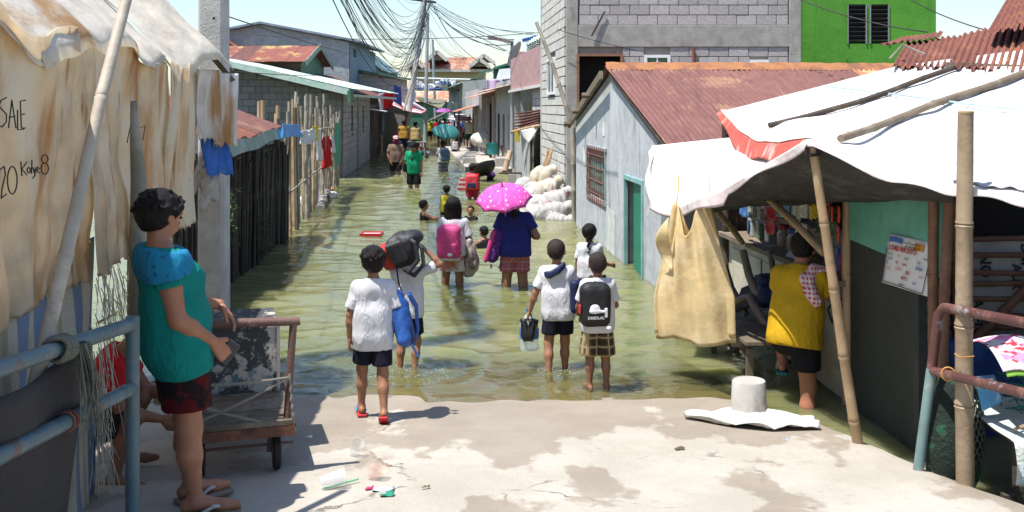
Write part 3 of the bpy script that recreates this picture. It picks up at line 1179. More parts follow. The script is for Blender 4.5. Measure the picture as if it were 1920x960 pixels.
def build_water():
	V, Fc, n0 = [], [], 0
	def patch(x0, x1, y0, y1, st):
		nonlocal n0
		nx, ny = int(round((x1 - x0) / st)), int(round((y1 - y0) / st))
		xs, ys = np.linspace(x0, x1, nx + 1), np.linspace(y0, y1, ny + 1)
		X, Y = np.meshgrid(xs, ys)
		Z = wave(X, Y)
		V.append(np.stack([X.ravel(), Y.ravel(), Z.ravel()], 1))
		i = np.arange(nx)[None, :] + np.arange(ny)[:, None] * (nx + 1)
		i = i.ravel() + n0
		Fc.append(np.stack([i, i + 1, i + nx + 2, i + nx + 1], 1))
		n0 += len(V[-1])
	patch(-4.2, 3.6, 5.0, 18, .04)
	patch(-8, 3.6, 18, 46, .09)
	def flat(x0, x1, y0, y1):
		nonlocal n0
		V.append(np.array([(x0, y0, 0), (x1, y0, 0), (x1, y1, 0), (x0, y1, 0)], float))
		Fc.append(np.array([[0, 1, 2, 3]]) + n0)
		n0 += 4
	flat(3.6, 60, 0, 46); flat(-60, -8, 18, 46); flat(-60, -4.2, 5, 18); flat(-900, 900, 46, 2500)
	o = np_obj('water', [(np.concatenate(V), np.concatenate(Fc))], water_material())
	tag(o, kind='structure')


build_water()

# ------------------------------------------------------------------ shared materials
RUST = M('rusty_sheet', (.20, .075, .055), [((.30, .12, .05), 5, .52, .68), ((.10, .045, .035), 9, .56, .7, (1, 1, .4)), ((.34, .22, .17), 3, .60, .74)], rough=.8, bump=.3, bscale=50)
RUST_RED = M('red_roof_sheet', (.175, .078, .066), [((.31, .175, .11), 1.1, .56, .66), ((.26, .13, .085), 2.2, .55, .7), ((.12, .052, .046), 3, .54, .66, (6, .25, .25)), ((.29, .15, .095), 4, .60, .70, (7, .2, .2)), ((.36, .24, .19), 6, .66, .76)], rough=.7, bump=.25, bscale=40, rand=.10)
RUST_OR = M('orange_rust_sheet', (.42, .20, .12), [((.62, .46, .36), 1.5, .45, .6), ((.30, .10, .05), 4, .55, .7)], rough=.8, bump=.25, bscale=40, rand=.15)
MINT = M('mint_sheet', (.44, .60, .52), [((.55, .62, .58), 3, .5, .65), ((.30, .24, .18), 6, .66, .78)], rough=.6, bump=.2, bscale=30)
GREENSHEET = M('green_sheet', (.045, .16, .10), [((.10, .18, .13), 3, .5, .7), ((.2, .12, .07), 6, .66, .76)], rough=.6)
GALV = M('galvanised_sheet', (.42, .43, .43), [((.30, .24, .19), 4, .58, .72), ((.55, .55, .54), 2, .55, .7)], rough=.5, metal=.3)
BLOCK = M('hollow_block', (.45, .425, .42), [((.52, .50, .49), 5, .5, .66), ((.35, .33, .325), 9, .6, .72)], rough=.95, bump=.7, bscale=90, rand=.13)
BLOCKL = M('hollow_block_pale', (.50, .485, .455), [((.58, .56, .53), 5, .5, .66), ((.38, .36, .34), 9, .6, .72)], rough=.95, bump=.7, bscale=90, rand=.10)
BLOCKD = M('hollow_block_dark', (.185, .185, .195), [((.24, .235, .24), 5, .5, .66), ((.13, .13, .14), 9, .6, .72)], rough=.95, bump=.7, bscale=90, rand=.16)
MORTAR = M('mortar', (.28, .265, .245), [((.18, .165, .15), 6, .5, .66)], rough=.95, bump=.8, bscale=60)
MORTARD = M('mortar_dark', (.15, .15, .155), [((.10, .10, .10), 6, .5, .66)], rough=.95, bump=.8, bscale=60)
CONC = M('concrete', (.34, .325, .30), [((.42, .405, .38), 2, .5, .66), ((.22, .21, .195), 4, .58, .74, (1, 1, .3))], rough=.92, bump=.5, bscale=40)
CONCL = M('pole_concrete', (.45, .45, .44), [((.53, .53, .52), 3, .5, .66), ((.34, .34, .33), 5, .6, .74, (1, 1, .2))], rough=.9, bump=.35, bscale=60)
WOOD = M('weathered_wood', (.16, .125, .09), [((.24, .20, .155), 6, .5, .66, (1, 1, .2)), ((.08, .06, .045), 10, .58, .72)], rough=.85, bump=.5, bscale=30, bstretch=(4, 4, .5), rand=.2)
WOODD = M('dark_wood', (.055, .042, .033), [((.10, .08, .06), 6, .52, .68)], rough=.85, bump=.5, bscale=30, rand=.25)
BAMB = M('bamboo_tan', (.40, .275, .155), [((.28, .17, .09), 5, .55, .7), ((.50, .40, .27), 3, .56, .7), ((.14, .09, .055), 12, .66, .76)], rough=.55, spec=.45, bump=.25, bscale=40, bstretch=(3, 3, .3), rand=.12)
BAMBG = M('bamboo_grey', (.30, .265, .215), [((.40, .36, .30), 4, .5, .66), ((.18, .15, .12), 9, .6, .72)], rough=.7, spec=.35, bump=.3, bscale=40, bstretch=(3, 3, .3), rand=.15)
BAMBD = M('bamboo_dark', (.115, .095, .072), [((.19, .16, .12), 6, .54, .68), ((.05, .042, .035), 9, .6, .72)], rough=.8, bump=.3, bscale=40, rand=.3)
BLACKIN = M('dark_interior', (.016, .014, .013), rough=.9)  # near-black colour stands in for the shade inside openings
ROPE = M('rope_grey', (.30, .285, .24), rough=.9, bump=.8, bscale=150)
PLASTICW = M('white_plastic', (.78, .77, .74), [((.60, .56, .50), 6, .60, .74)], rough=.45)
FRAMEW = M('window_frame_white', (.80, .80, .80), rough=.4, vary=.05)
GLASS = M('window_glass', (.03, .045, .05), rough=.08, spec=.8, vary=.05)
CABLE = M('cable_black', (.014, .014, .016), rough=.6, vary=.1)
TARPW = M('white_tarp', (.70, .69, .67), [((.55, .51, .46), 2.5, .54, .70), ((.45, .38, .30), 6, .68, .8)], rough=.7, bump=.4, bscale=10, transl=.03)
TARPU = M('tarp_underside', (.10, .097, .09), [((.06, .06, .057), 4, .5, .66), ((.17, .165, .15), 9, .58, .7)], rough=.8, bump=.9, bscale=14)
TARPC = M('cream_tarp', (.84, .73, .55), [((.88, .83, .72), 2.2, .46, .60), ((.70, .44, .19), 1.6, .50, .64, (1, 1, .35)), ((.50, .27, .09), 4.5, .57, .70, (1.3, 1.3, .35)), ((.52, .42, .27), 2.0, .60, .74, (1.5, 1.5, .25)), ((.22, .15, .09), 16, .69, .76)], rough=.72, bump=.9, bscale=5, transl=.55)
TARPS = M('sun_bleached_tarp', (.82, .77, .68), [((.88, .85, .79), 2, .48, .64), ((.60, .38, .18), 2.2, .54, .70, (.5, .5, 1)), ((.36, .22, .11), 8, .65, .76)], rough=.7, bump=.7, bscale=8, transl=.45)
TARPF = M('rust_streaked_tarp', (.74, .70, .64), [((.80, .79, .77), 3, .46, .62), ((.50, .28, .11), 3.2, .50, .64, (1.2, 1.2, .14)), ((.33, .17, .06), 7, .62, .74, (1, 1, .3))], rough=.7, bump=.5, bscale=9, transl=.25)
BLUET = M('blue_tarp', (.03, .14, .50), [((.10, .28, .62), 5, .56, .7)], rough=.5, bump=.4, bscale=14, transl=.15)


# ------------------------------------------------------------------ building helpers
BLOCK_MESH = {}


def block_mesh(mat):
	if mat.name in BLOCK_MESH: return BLOCK_MESH[mat.name]
	# unit block, corners cut back so that each course reads
	x, y, z, e = .5, .5, .5, .035
	bm = bmesh.new()
	bmesh.ops.create_cube(bm, size=1)
	bmesh.ops.bevel(bm, geom=bm.edges[:], offset=e, segments=1, affect='EDGES')
	me = bpy.data.meshes.new('block_' + mat.name)
	bm.to_mesh(me); bm.free()
	me.materials.append(mat)
	BLOCK_MESH[mat.name] = me
	return me


def wall(name, a, b, z0, tops, holes, inward, th, mat, parent, smooth=None):
	"""upright wall from a to b (xy), outer face on the line; tops = [(t, z)]; holes = [(t0, t1, z0, z1)]"""
	a, b = Vector((a[0], a[1], 0)), Vector((b[0], b[1], 0))
	u = (b - a); L = u.length; u.normalize()
	inn = Vector((inward[0], inward[1], 0)).normalized() * th
	ts = sorted({0, L} | {t for h in holes for t in h[:2]} | {t for t, _ in tops if 0 < t < L})
	def top(t):
		for (t0, q0), (t1, q1) in zip(tops[:-1], tops[1:]):
			if t0 - 1e-6 <= t <= t1 + 1e-6: return q0 + (q1 - q0) * (t - t0) / max(1e-9, t1 - t0)
		return tops[-1][1]
	mb = MB()
	for t0, t1 in zip(ts[:-1], ts[1:]):
		tm = (t0 + t1) / 2
		hs = sorted([(h[2], h[3]) for h in holes if h[0] - 1e-6 <= tm <= h[1] + 1e-6])
		lo = z0
		segs = []
		for h0, h1 in hs:
			if h0 > lo: segs.append((lo, h0, lo, h0))
			lo = h1
		segs.append((lo, top(t0), lo, top(t1)))
		for l0, h0, l1, h1 in segs:
			if max(h0 - l0, h1 - l1) < .005: continue
			A, B = a + u * t0, a + u * t1
			q = lambda p, z: p + Vector((0, 0, z))
			mb.hexa([q(A, l0), q(B, l1), q(B + inn, l1), q(A + inn, l0)], [q(A, h0), q(B, h1), q(B + inn, h1), q(A + inn, h0)])
	return mb.build(name, mat, parent)


def block_courses(parent, a, b, z0, z1, holes, inward, mat, topfn=None, bw=.40, bh=.20, gap=.014, dep=.05, seed=0, skew=.0):
	"""individual hollow blocks laid on the face of a wall from a to b"""
	me = block_mesh(mat)
	a, b = Vector((a[0], a[1], 0)), Vector((b[0], b[1], 0))
	u = (b - a); L = u.length; u.normalize()
	out = -Vector((inward[0], inward[1], 0)).normalized()
	yaw = math.atan2(u.y, u.x)
	rr = random.Random(seed)
	n = int(round((z1 - z0) / bh))
	cnt = 0
	for r in range(n):
		zb, zt = z0 + r * bh, z0 + (r + 1) * bh
		iv = [(0, L)]
		for h in holes:
			if h[3] > zb + .02 and h[2] < zt - .02:
				iv2 = []
				for s, e in iv:
					if h[0] > s: iv2.append((s, min(e, h[0])))
					if h[1] < e: iv2.append((max(s, h[1]), e))
				iv = [q for q in iv2 if q[1] - q[0] > .04]
		off = (bw / 2 if r % 2 else 0) + rr.uniform(-.04, .04)
		for s, e in iv:
			t = s - ((s + off) % bw)
			while t < e:
				t0, t1 = max(t, s), min(t + bw, e)
				t += bw
				if t1 - t0 < .05: continue
				zt2 = zt
				if topfn:
					lim = min(topfn(t0), topfn(t1))
					if lim < zb + .06: continue
					zt2 = min(zt, lim)
				w, hgt = t1 - t0 - gap, zt2 - zb - gap
				c = a + u * (t0 + t1) / 2 + out * (rr.uniform(-.002, .007)) + Vector((0, 0, (zb + zt2) / 2))
				inst('block', me, parent, c, (0, rr.uniform(-.006, .006), yaw), (w, dep, hgt))
				cnt += 1
	return cnt


def roof_sheets(parent, o, u, v, mat, n, pitch=.076, amp=.011, wob=.004, seed=0, lap=.05, name='roof_sheet', ragged=0.0, nv=3, per=6):
	"""n overlapping corrugated sheets side by side along u"""
	o, u, v = Vector(o), Vector(u), Vector(v)
	nn = u.cross(v).normalized()
	if nn.z < 0: nn = -nn
	rr = random.Random(seed)
	for i in range(n):
		a = o + u * (i / n) - u.normalized() * (lap if i else 0) + nn * (.007 * (i % 2)) - v.normalized() * rr.uniform(0, .04)
		w = u / n + u.normalized() * (lap if i else 0)
		MB().corr(a, w, v + v.normalized() * rr.uniform(0, .05), pitch, amp, .003, nv, per, wob, seed * 31 + i, ragged).build(name, mat if not isinstance(mat, (list, tuple)) else mat[rr.randrange(len(mat))], parent, smooth=60)


def glazed(parent, a, b, z0, z1, out, fm=None, gm=None, bars=1, dep=.05, fw=.06):
	"""window set on a wall face from a to b (xy): frame, panes"""
	a, b = Vector((a[0], a[1], 0)), Vector((b[0], b[1], 0))
	u = (b - a).normalized(); L = (b - a).length
	o = Vector((out[0], out[1], 0)).normalized()
	fm = fm or FRAMEW; gm = gm or GLASS
	q = lambda t, z, d: a + u * t + o * d + Vector((0, 0, z))
	fr = MB()
	for t in (fw / 2, L - fw / 2): fr.beam(q(t, z0, dep / 2), q(t, z1, dep / 2), fw, dep, up=o)
	for z in (z0 + fw / 2, z1 - fw / 2): fr.beam(q(fw, z, dep / 2), q(L - fw, z, dep / 2), dep - .002, fw, up=Vector((0, 0, 1)))
	w = MB()
	f = fr.build('window_frame', fm, parent)
	for i in range(bars + 1):
		t0, t1 = fw + (L - 2 * fw) * i / (bars + 1), fw + (L - 2 * fw) * (i + 1) / (bars + 1)
		MB().prism([q(t0 + .012, z0 + fw, .012), q(t1 - .012, z0 + fw, .012), q(t1 - .012, z1 - fw, .012), q(t0 + .012, z1 - fw, .012)], o * .006).build('pane', gm, f)
		if i: MB().beam(q(t0, z0 + fw, dep / 2 - .005), q(t0, z1 - fw, dep / 2 - .005), .03, dep - .014, up=o).build('mullion', fm, f)
	return f
# ------------------------------------------------------------------ left: tarpaulin shack
def shack_x(y):
	return -1.78 - .1455 * (y - 3)


def wob2(a, b, seed, n=6, amp=1.0):
	r = np.random.RandomState(seed)
	s = 0
	for i in range(n):
		kx, ky, p = r.uniform(-1, 1) * (2 + 2 * i), r.uniform(-1, 1) * (2 + 2 * i), r.uniform(0, 6)
		s += math.sin(kx * a + ky * b + p) / (1 + .6 * i)
	return amp * s


INK0 = M('dark_wire', (.05, .03, .02), rough=.7, vary=0)
shack = thing('tarpaulin_shack', 'shack clad in stained cream tarpaulin at the left edge of the ramp', 'shack', (-2.6, 5, 0))


def eave_z(y):
	return 2.44 + .05 * math.sin(2.6 * y + .4) + .035 * math.sin(6.1 * y)


def wall_panel(y0, y1, zt, zb, seed, push, mat=TARPC, nu=60, nv=40, rag=.05, crease=.022):
	rr = random.Random(seed)
	tear = [rr.random() for _ in range(nu + 1)]
	def fn(u, v):
		y = y0 + (y1 - y0) * u
		zt_ = (zt(y) if callable(zt) else zt) + .07
		zb_ = (zb(y) if callable(zb) else zb) + rag * tear[int(u * nu)] * (1 if v > .98 else 0)
		z = zt_ + (zb_ - zt_) * v
		f = (math.sin(9 * y + 3 * math.sin(2.2 * y + seed) + .8 * z) * .8 + .6 * math.sin(21 * y + 2 * z + seed)) * crease * (.25 + v)
		f += .02 * wob2(y * 1.2, z * 1.5, seed)
		n = Vector((1, .1455, 0)).normalized()
		return Vector((shack_x(y), y, z)) + n * (push + f + .03)
	return MB().sheet(fn, nu, nv, .003).build('wall_tarpaulin', mat, shack, smooth=180)


wall_panel(2.6, 4.75, lambda y: eave_z(y) + .02, lambda y: 1.44 - .02 * y, 11, .02)
wall_panel(4.70, 5.75, lambda y: eave_z(y) - .02, lambda y: 1.36, 23, .045)
wall_panel(5.62, 6.65, lambda y: eave_z(y) - .03, lambda y: 1.22, 37, .01)
wall_panel(6.5, 7.42, lambda y: eave_z(y) - .01, lambda y: 1.30, 51, .05)
# lower striped woven sacking
STRIPE = None


def striped():
	m, nt, b = newmat('striped_woven_plastic')
	v = coords(nt)
	sep = N(nt, 'ShaderNodeSeparateXYZ'); nt.links.new(v, sep.inputs[0])
	s = add_math(nt, 'MULTIPLY', sep.outputs[1], 2.6)
	wv = add_math(nt, 'ADD', s, add_math(nt, 'MULTIPLY', noise(nt, v, 1.5, 2), .35))
	fr = add_math(nt, 'PINGPONG', wv, .5)
	c = mixc(nt, ramp2(nt, fr, .27, .30), (.62, .60, .52), (.13, .27, .50))
	c = mixc(nt, ramp2(nt, fr, .06, .03), c, (.44, .41, .27))
	c = mixc(nt, ramp2(nt, noise(nt, coords(nt, (1, 1, 4)), 90, 2), .45, .7), c, (.40, .38, .33))
	c = mixc(nt, ramp2(nt, noise(nt, v, 3, 5), .5, .75), c, (.30, .26, .20))
	nt.links.new(c, b.inputs['Base Color'])
	b.inputs['Roughness'].default_value = .6
	tr = N(nt, 'ShaderNodeBsdfTranslucent'); nt.links.new(c, tr.inputs[0])
	mx = N(nt, 'ShaderNodeMixShader'); mx.inputs[0].default_value = .3
	nt.links.new(b.outputs[0], mx.inputs[1]); nt.links.new(tr.outputs[0], mx.inputs[2])
	nt.links.new(mx.outputs[0], nt.nodes['Material Output'].inputs[0])
	return m


STRIPE = striped()


def low_sheet():
	def fn(u, v):
		y = 2.5 + 2.65 * u
		z = 1.52 - 1.32 * v
		f = .03 * math.sin(7 * y + 1.2 * math.sin(3 * z)) + .012 * math.sin(23 * y + z)
		return Vector((shack_x(y) - .03 + f + .03 * v, y, z))
	MB().sheet(fn, 60, 24, .003).build('woven_skirt', STRIPE, shack, smooth=180)


low_sheet()
# fringe of frayed strands
fr = MB()
rr = random.Random(9)
for i in range(150):
	y = rr.uniform(5.05, 5.22) if i < 90 else rr.uniform(5.2, 6.3)
	z = rr.uniform(.35, 1.45) if i < 90 else rr.uniform(1.15, 1.35)
	x = shack_x(y) + rr.uniform(-.03, .06)
	L = rr.uniform(.10, .40)
	dx, dy = rr.uniform(-.03, .07), rr.uniform(-.02, .10)
	fr.tube([(x, y, z), (x + dx * .5, y + dy * .6, z - L * .45), (x + dx, y + dy, z - L)], [.003, .0025, .0012], 3)
fr.build('frayed_fringe', M('frayed_strands', (.56, .55, .47), rough=.7, vary=.3, vscale=40), shack, kind='stuff')
# roof
def roof_fn(y0, y1, seed, lift, over, L=2.6):
	def fn(u, v):
		y = y0 + (y1 - y0) * u
		s = -over + (L + over) * v
		ex = shack_x(y) + .085 + .22 * max(0, y - 6.95)
		f = .016 * math.sin(5.2 * y + seed) * (1 - .4 * v) + .012 * wob2(y * 2, s * 1.6, seed) + .010 * math.sin(14 * y + 2 * s)
		sag = max(0, -s)
		return Vector((ex - s * .735 - sag * .4, y, eave_z(y) + .03 + s * .72 + f + lift - sag * .35))
	return fn


for i, (y0, y1, lift, over) in enumerate(((2.3, 4.1, .0, .03), (3.95, 5.6, .015, .06), (5.5, 6.9, .005, .02), (6.75, 7.95, .02, .04))):
	MB().sheet(roof_fn(y0, y1, 3 + i * 5, lift, over), 40, 40, .004).build('roof_tarpaulin', TARPS, shack, smooth=180)
def end_fn(u, v):
	x = shack_x(2.45) + .02 - 3.2 * u
	top = eave_z(2.45) + .02 + .98 * min(3.2 * u, 2.0) - .98 * max(0, 3.2 * u - 2.0)
	return Vector((x, 2.45 + .05 * wob2(x * 2, v * 3, 4) + .02 * math.sin(14 * x + 2 * v), top + (.1 - top) * v))
MB().sheet(end_fn, 50, 24, .003).build('end_tarpaulin', TARPC, shack, smooth=180)
MB().sheet(lambda u, v: Vector((shack_x(2.3 + 5.6 * u) - 1.82 - 1.4 * v, 2.3 + 5.6 * u, 4.32 - 1.3 * v + .03 * wob2(u * 8, v * 3, 6))), 40, 12, .004).build('roof_tarpaulin', TARPS, shack, smooth=180)
MB().sheet(lambda u, v: Vector((-4.95, 2.45 + 5.3 * u, 3.1 - 3.0 * v)), 10, 6, .004).build('back_tarpaulin', TARPC, shack, smooth=180)
# pole along the far verge of the roof
MB().bamboo(P(436, 152, 7.9), P(262, -40, 8.05), .022, .02, .35, 8, .02, 3).build('verge_pole', BAMBD, shack, smooth=50)
for y in (4.6, 6.2):
	x = shack_x(y)
	MB().tube([(x - .08, y, 0), (x - .08, y, 2.4)], .03, 8).build('post', BAMBD, shack, smooth=60)
# the grey roll of tarpaulin standing in the gap of the wall
x = shack_x(5.45)
MB().tube([P(214, 190, 5.3) + Vector((.10, 0, 0)), P(226, 260, 5.35) + Vector((.08, 0, 0)), P(232, 340, 5.4) + Vector((.08, 0, 0)), P(234, 480, 5.4) + Vector((.07, 0, 0)), P(232, 600, 5.4) + Vector((.07, 0, 0))], [.015, .03, .042, .047, .045], 10).build('rolled_tarpaulin', M('grey_green_roll', (.20, .205, .165), [((.30, .29, .24), 4, .5, .66)], rough=.6, bump=.4, bscale=12), shack, smooth=180)
# torn flaps hanging from the corner of the roof
flA, flB = Vector((-2.47, 7.38, 0)), Vector((-2.19, 7.97, 0))


def flap(t0, t1, zt, zb, seed, mat, push=0.0, skew=0.0, nu=16, nv=22):
	nn = Vector((.85, -.5, 0))
	rr = random.Random(seed); tear = [rr.random() for _ in range(nu + 1)]
	def fn(u, v):
		t = t0 + (t1 - t0) * u + skew * v * v
		p = flA.lerp(flB, t)
		z = zt + (zb + .05 * tear[int(u * nu)] - zt) * v
		return p + nn * (push + .02 * math.sin(14 * t + seed) * (.3 + v) + .012 * math.sin(31 * t + 4 * v + seed) + .03 * v * math.sin(2.2 * v + seed)) + Vector((0, 0, z))
	MB().sheet(fn, nu, nv, .003).build('tarpaulin_flap', mat, shack, smooth=180)


flap(-.02, .34, 2.44, 1.86, 2, TARPF, .02)
flap(.30, .66, 2.46, 1.90, 5, TARPF, .05)
flap(.62, 1.02, 2.44, 1.86, 8, TARPF, .03, .05)
flap(.02, .26, 2.0, 1.40, 3, BLUET, -.03, .04)
flap(.50, .96, 2.1, 1.62, 6, BLUET, -.05, .03)
flap(.20, .34, 2.38, 1.95, 7, M('green_tarp', (.02, .17, .06), rough=.5), -.02)
MB().tube([P(-10, 138, 3.62), P(60, 158, 4.05), P(140, 178, 4.72), P(200, 196, 5.3), P(262, 214, 6.0), P(332, 232, 7.2)], .004, 5).build('wire', INK0, shack)
# lettering brushed on the tarpaulin (hand strokes)
INK = M('black_ink', (.03, .028, .026), rough=.7, vary=0)


def stroke_on_wall(strokes):
	"""strokes in photo pixels, laid 6 mm proud of the wall face"""
	for st in strokes:
		pts = []
		for px, py in st:
			# the wall plane shack_x(y) seen through this pixel
			k = (px - CX) / F
			y = (-1.78 + .1455 * 3 + .10) / (k + .1455)
			pts.append(Vector((k * y, y, CZ - (py - HY) / F * y)))
		MB().tube(pts, .0026, 5).build('pen_stroke', INK, shack)


def arc(cx, cy, rx, ry, a0, a1, n=10):
	return [(cx + rx * math.cos(R(a0 + (a1 - a0) * i / n)), cy + ry * math.sin(R(a0 + (a1 - a0) * i / n))) for i in range(n + 1)]


stroke_on_wall([
	[(12, 183), (2, 188), (-2, 198), (4, 206), (12, 214), (12, 228), (4, 238), (-4, 234)],
	[(16, 240), (22, 188), (30, 240)], [(17, 220), (28, 218)],
	[(33, 206), (33, 243), (45, 242)], [(48, 188), (38, 190), (39, 215), (46, 214)], [(39, 215), (40, 240), (47, 240)],
	[(0, 318), (8, 312), (10, 328), (4, 352), (2, 372), (12, 364)],
	arc(23, 338, 9, 26, -80, 290, 16),
	[(39, 303), (41, 330)], [(50, 304), (41, 317), (50, 328)], arc(54, 319, 3, 5, 0, 360), [(60, 300), (59, 326)],
	[(62, 314), (64, 324), (67, 314)], [(67, 314), (65, 330), (61, 334)], [(69, 320), (74, 316), (70, 313), (69, 322), (75, 324)],
	arc(84, 298, 6, 8, 60, 400), arc(84, 316, 7, 11, -70, 280),
	[(238, 268), (247, 224), (252, 262)], [(242, 250), (250, 248)], [(258, 265), (262, 240), (272, 236), (268, 262), (260, 264)], [(262, 320), (268, 312), (272, 326), (262, 322)]])
# white plastic bag knotted at the corner
S = SDF()
c = P(388, 330, 8.0)
S.cone(P(383, 296, 7.95), P(388, 322, 7.95), .015, .035, .03).cone(P(388, 322, 7.95), P(392, 352, 7.95), .04, .05, .03).cone(P(390, 350, 7.95), P(380, 388, 7.9), .04, .02, .02).cone(P(395, 350, 7.95), P(404, 372, 7.95), .04, .012, .02).cone(P(372, 330, 7.95), P(352, 372, 7.9), .02, .03, .02).cone(P(380, 300, 7.95), P(370, 335, 7.95), .012, .02, .02)
o = np_obj('plastic_bag', [S.mesh(.009, fold=.008, seed=3, freq=70)], M('dirty_plastic', (.50, .48, .46), rough=.4, bump=.6, bscale=30, transl=.2))
tag(o, 'dirty white plastic bag knotted below the torn tarpaulin flaps', 'plastic bag')

# ------------------------------------------------------------------ leaning bamboo pole, railing, net
d0 = Vector((-1.702, 3.72, 1.33)); d1 = Vector((-1.745, 4.58, 2.65))
pole = MB()
pole.bamboo(d0 - (d1 - d0) * .72, d0 + (d1 - d0) * 1.08, .031, .024, .62, 12, .018, 5)
pole.build('bamboo_pole', M('bamboo_bleached', (.42, .37, .30), [((.52, .47, .40), 3, .5, .66), ((.27, .19, .12), 5, .58, .72), ((.33, .30, .28), 12, .58, .7)], rough=.6, bump=.25, bscale=40), smooth=40,
		   label='long bleached bamboo pole leaning against the tarpaulin shack', cat='pole')

PIPE = M('teal_paint_pipe', (.085, .145, .17), [((.17, .20, .205), 5, .52, .66), ((.13, .085, .07), 6, .54, .64), ((.35, .37, .37), 12, .66, .74)], rough=.45, spec=.5, bump=.15, bscale=40)
PIPER = M('maroon_paint_pipe', (.095, .036, .031), [((.21, .11, .095), 6, .52, .66), ((.24, .25, .24), 7, .58, .66), ((.45, .42, .38), 14, .68, .75)], rough=.45, spec=.5, bump=.15, bscale=40)
rl = thing('railing', 'teal painted steel pipe railing beside the woman in the teal blouse', 'railing', (-1.65, 4.4, ramp_z(4.4)))
zt = lambda y, z: z + .092 * (4.4 - y)
MB().tube([(-1.62, 1.6, zt(1.6, 1.235)), (-1.655, 4.42, zt(4.42, 1.235))], .03, 14).build('rail', PIPE, rl, smooth=60)
MB().tube([(-1.62, 1.6, zt(1.6, .955)), (-1.655, 4.42, zt(4.42, .955))], .03, 14).build('rail', PIPE, rl, smooth=60)
MB().tube([(-1.655, 4.42, 0), (-1.655, 4.42, 1.265)], .03, 14).build('post', PIPE, rl, smooth=60)
# rope lashing on the top rail and frayed tail
t = thing('rope_lashing', 'grey green rope lashing the leaning bamboo to the railing', 'rope', (-1.64, 3.68, 1.0))
for i in range(4):
	y = 3.64 + .022 * i
	MB().tube([Vector((-1.637 + .045 * math.cos(a), y + .01 * math.sin(a * 2 + i), zt(y, 1.237) + .043 * math.sin(a))) for a in [k * math.pi / 6 for k in range(13)]], .011, 6).build('loop', M('rope_green', (.20, .215, .17), rough=.9, bump=.9, bscale=120), t, smooth=60)
fr = MB(); rr = random.Random(4)
for i in range(46):
	x, y = -1.60 + rr.uniform(-.02, .02), 3.76 + rr.uniform(-.02, .05)
	L = rr.uniform(.15, .42)
	fr.tube([(x, y, 1.30), (x + rr.uniform(0, .03), y + rr.uniform(0, .05), 1.30 - L * .5), (x + rr.uniform(0, .03), y + rr.uniform(0, .1), 1.30 - L)], [.004, .003, .0015], 3)
fr.build('frayed_tail', MATS['rope_green'], t, kind='stuff')
w = thing('wire_tie', 'rusty wire tied round the lower teal rail', 'wire', (-1.64, 3.75, 1.0))
for i in range(2):
	y = 3.74 + .03 * i
	MB().tube([Vector((-1.648 + .036 * math.cos(a), y, zt(y, .956) + .036 * math.sin(a))) for a in [k * math.pi / 6 for k in range(13)]], .006, 6).build('loop', RUST, w, smooth=60)


def net_mat(name, col, sc=160, lo=.28, hole=.5, rot=0.0):
	m, nt, b = newmat(name)
	vo = N(nt, 'ShaderNodeTexVoronoi'); vo.inputs['Scale'].default_value = sc
	nt.links.new(coords(nt), vo.inputs['Vector'])
	b.inputs['Base Color'].default_value = (*col, 1)
	b.inputs['Roughness'].default_value = .7
	a = N(nt, 'ShaderNodeMapRange'); a.inputs[1].default_value = lo; a.inputs[2].default_value = lo + .05
	a.inputs[3].default_value = 1 - hole
	nt.links.new(vo.outputs['Distance'], a.inputs[0])
	nt.links.new(a.outputs[0], b.inputs['Alpha'])
	return m


NETB = net_mat('black_shade_net', (.018, .018, .021), 130, .25, .45)


def net_fn(u, v):
	y = 2.3 + (1.62 - .38 * v * v) * u
	top = zt(y, 1.20) - .10 * max(0, 1 - u) * v
	z = top + (.22 - top) * v
	return Vector((-1.655 + .02 * math.sin(9 * y + 2 * z) + .03 * math.sin(5 * y) * v, y, z - .06 * math.sin(u * math.pi) * (1 - v)))


MB().sheet(net_fn, 24, 20, .002).build('shade_net', NETB, smooth=180, label='black shade netting draped over the teal railing', cat='netting')

# ------------------------------------------------------------------ concrete electric pole
ep = thing('electric_pole', 'thick square concrete electric pole behind the tarpaulin flaps', 'utility pole', (-2.47, 8.4, -.4))
def taper(c, z0, z1, w0, w1, ch):
	mb = MB()
	def ring(z, w):
		h = w / 2; e = ch
		return [Vector((c[0] + x * h + sx * 0, c[1] + y * h, z)) for x, y, sx in
				((-1 + e, -1, 0), (1 - e, -1, 0), (1, -1 + e, 0), (1, 1 - e, 0), (1 - e, 1, 0), (-1 + e, 1, 0), (-1, 1 - e, 0), (-1, -1 + e, 0))]
	a, b = ring(z0, w0), ring(z1, w1)
	vs = a + b
	fs = [(k, (k + 1) % 8, 8 + (k + 1) % 8, 8 + k) for k in range(8)] + [tuple(range(7, -1, -1)), tuple(range(8, 16))]
	return mb.add(vs, fs)
taper((-2.47, 8.4), -.5, 6.4, .225, .195, .22).build('shaft', CONCL, ep)
for z in (2.9, 2.3, 3.5):
	MB().tube([(-2.43, 8.265, z), (-2.43, 8.255, z)], .011, 8).build('bolt_hole', BLACKIN, ep)

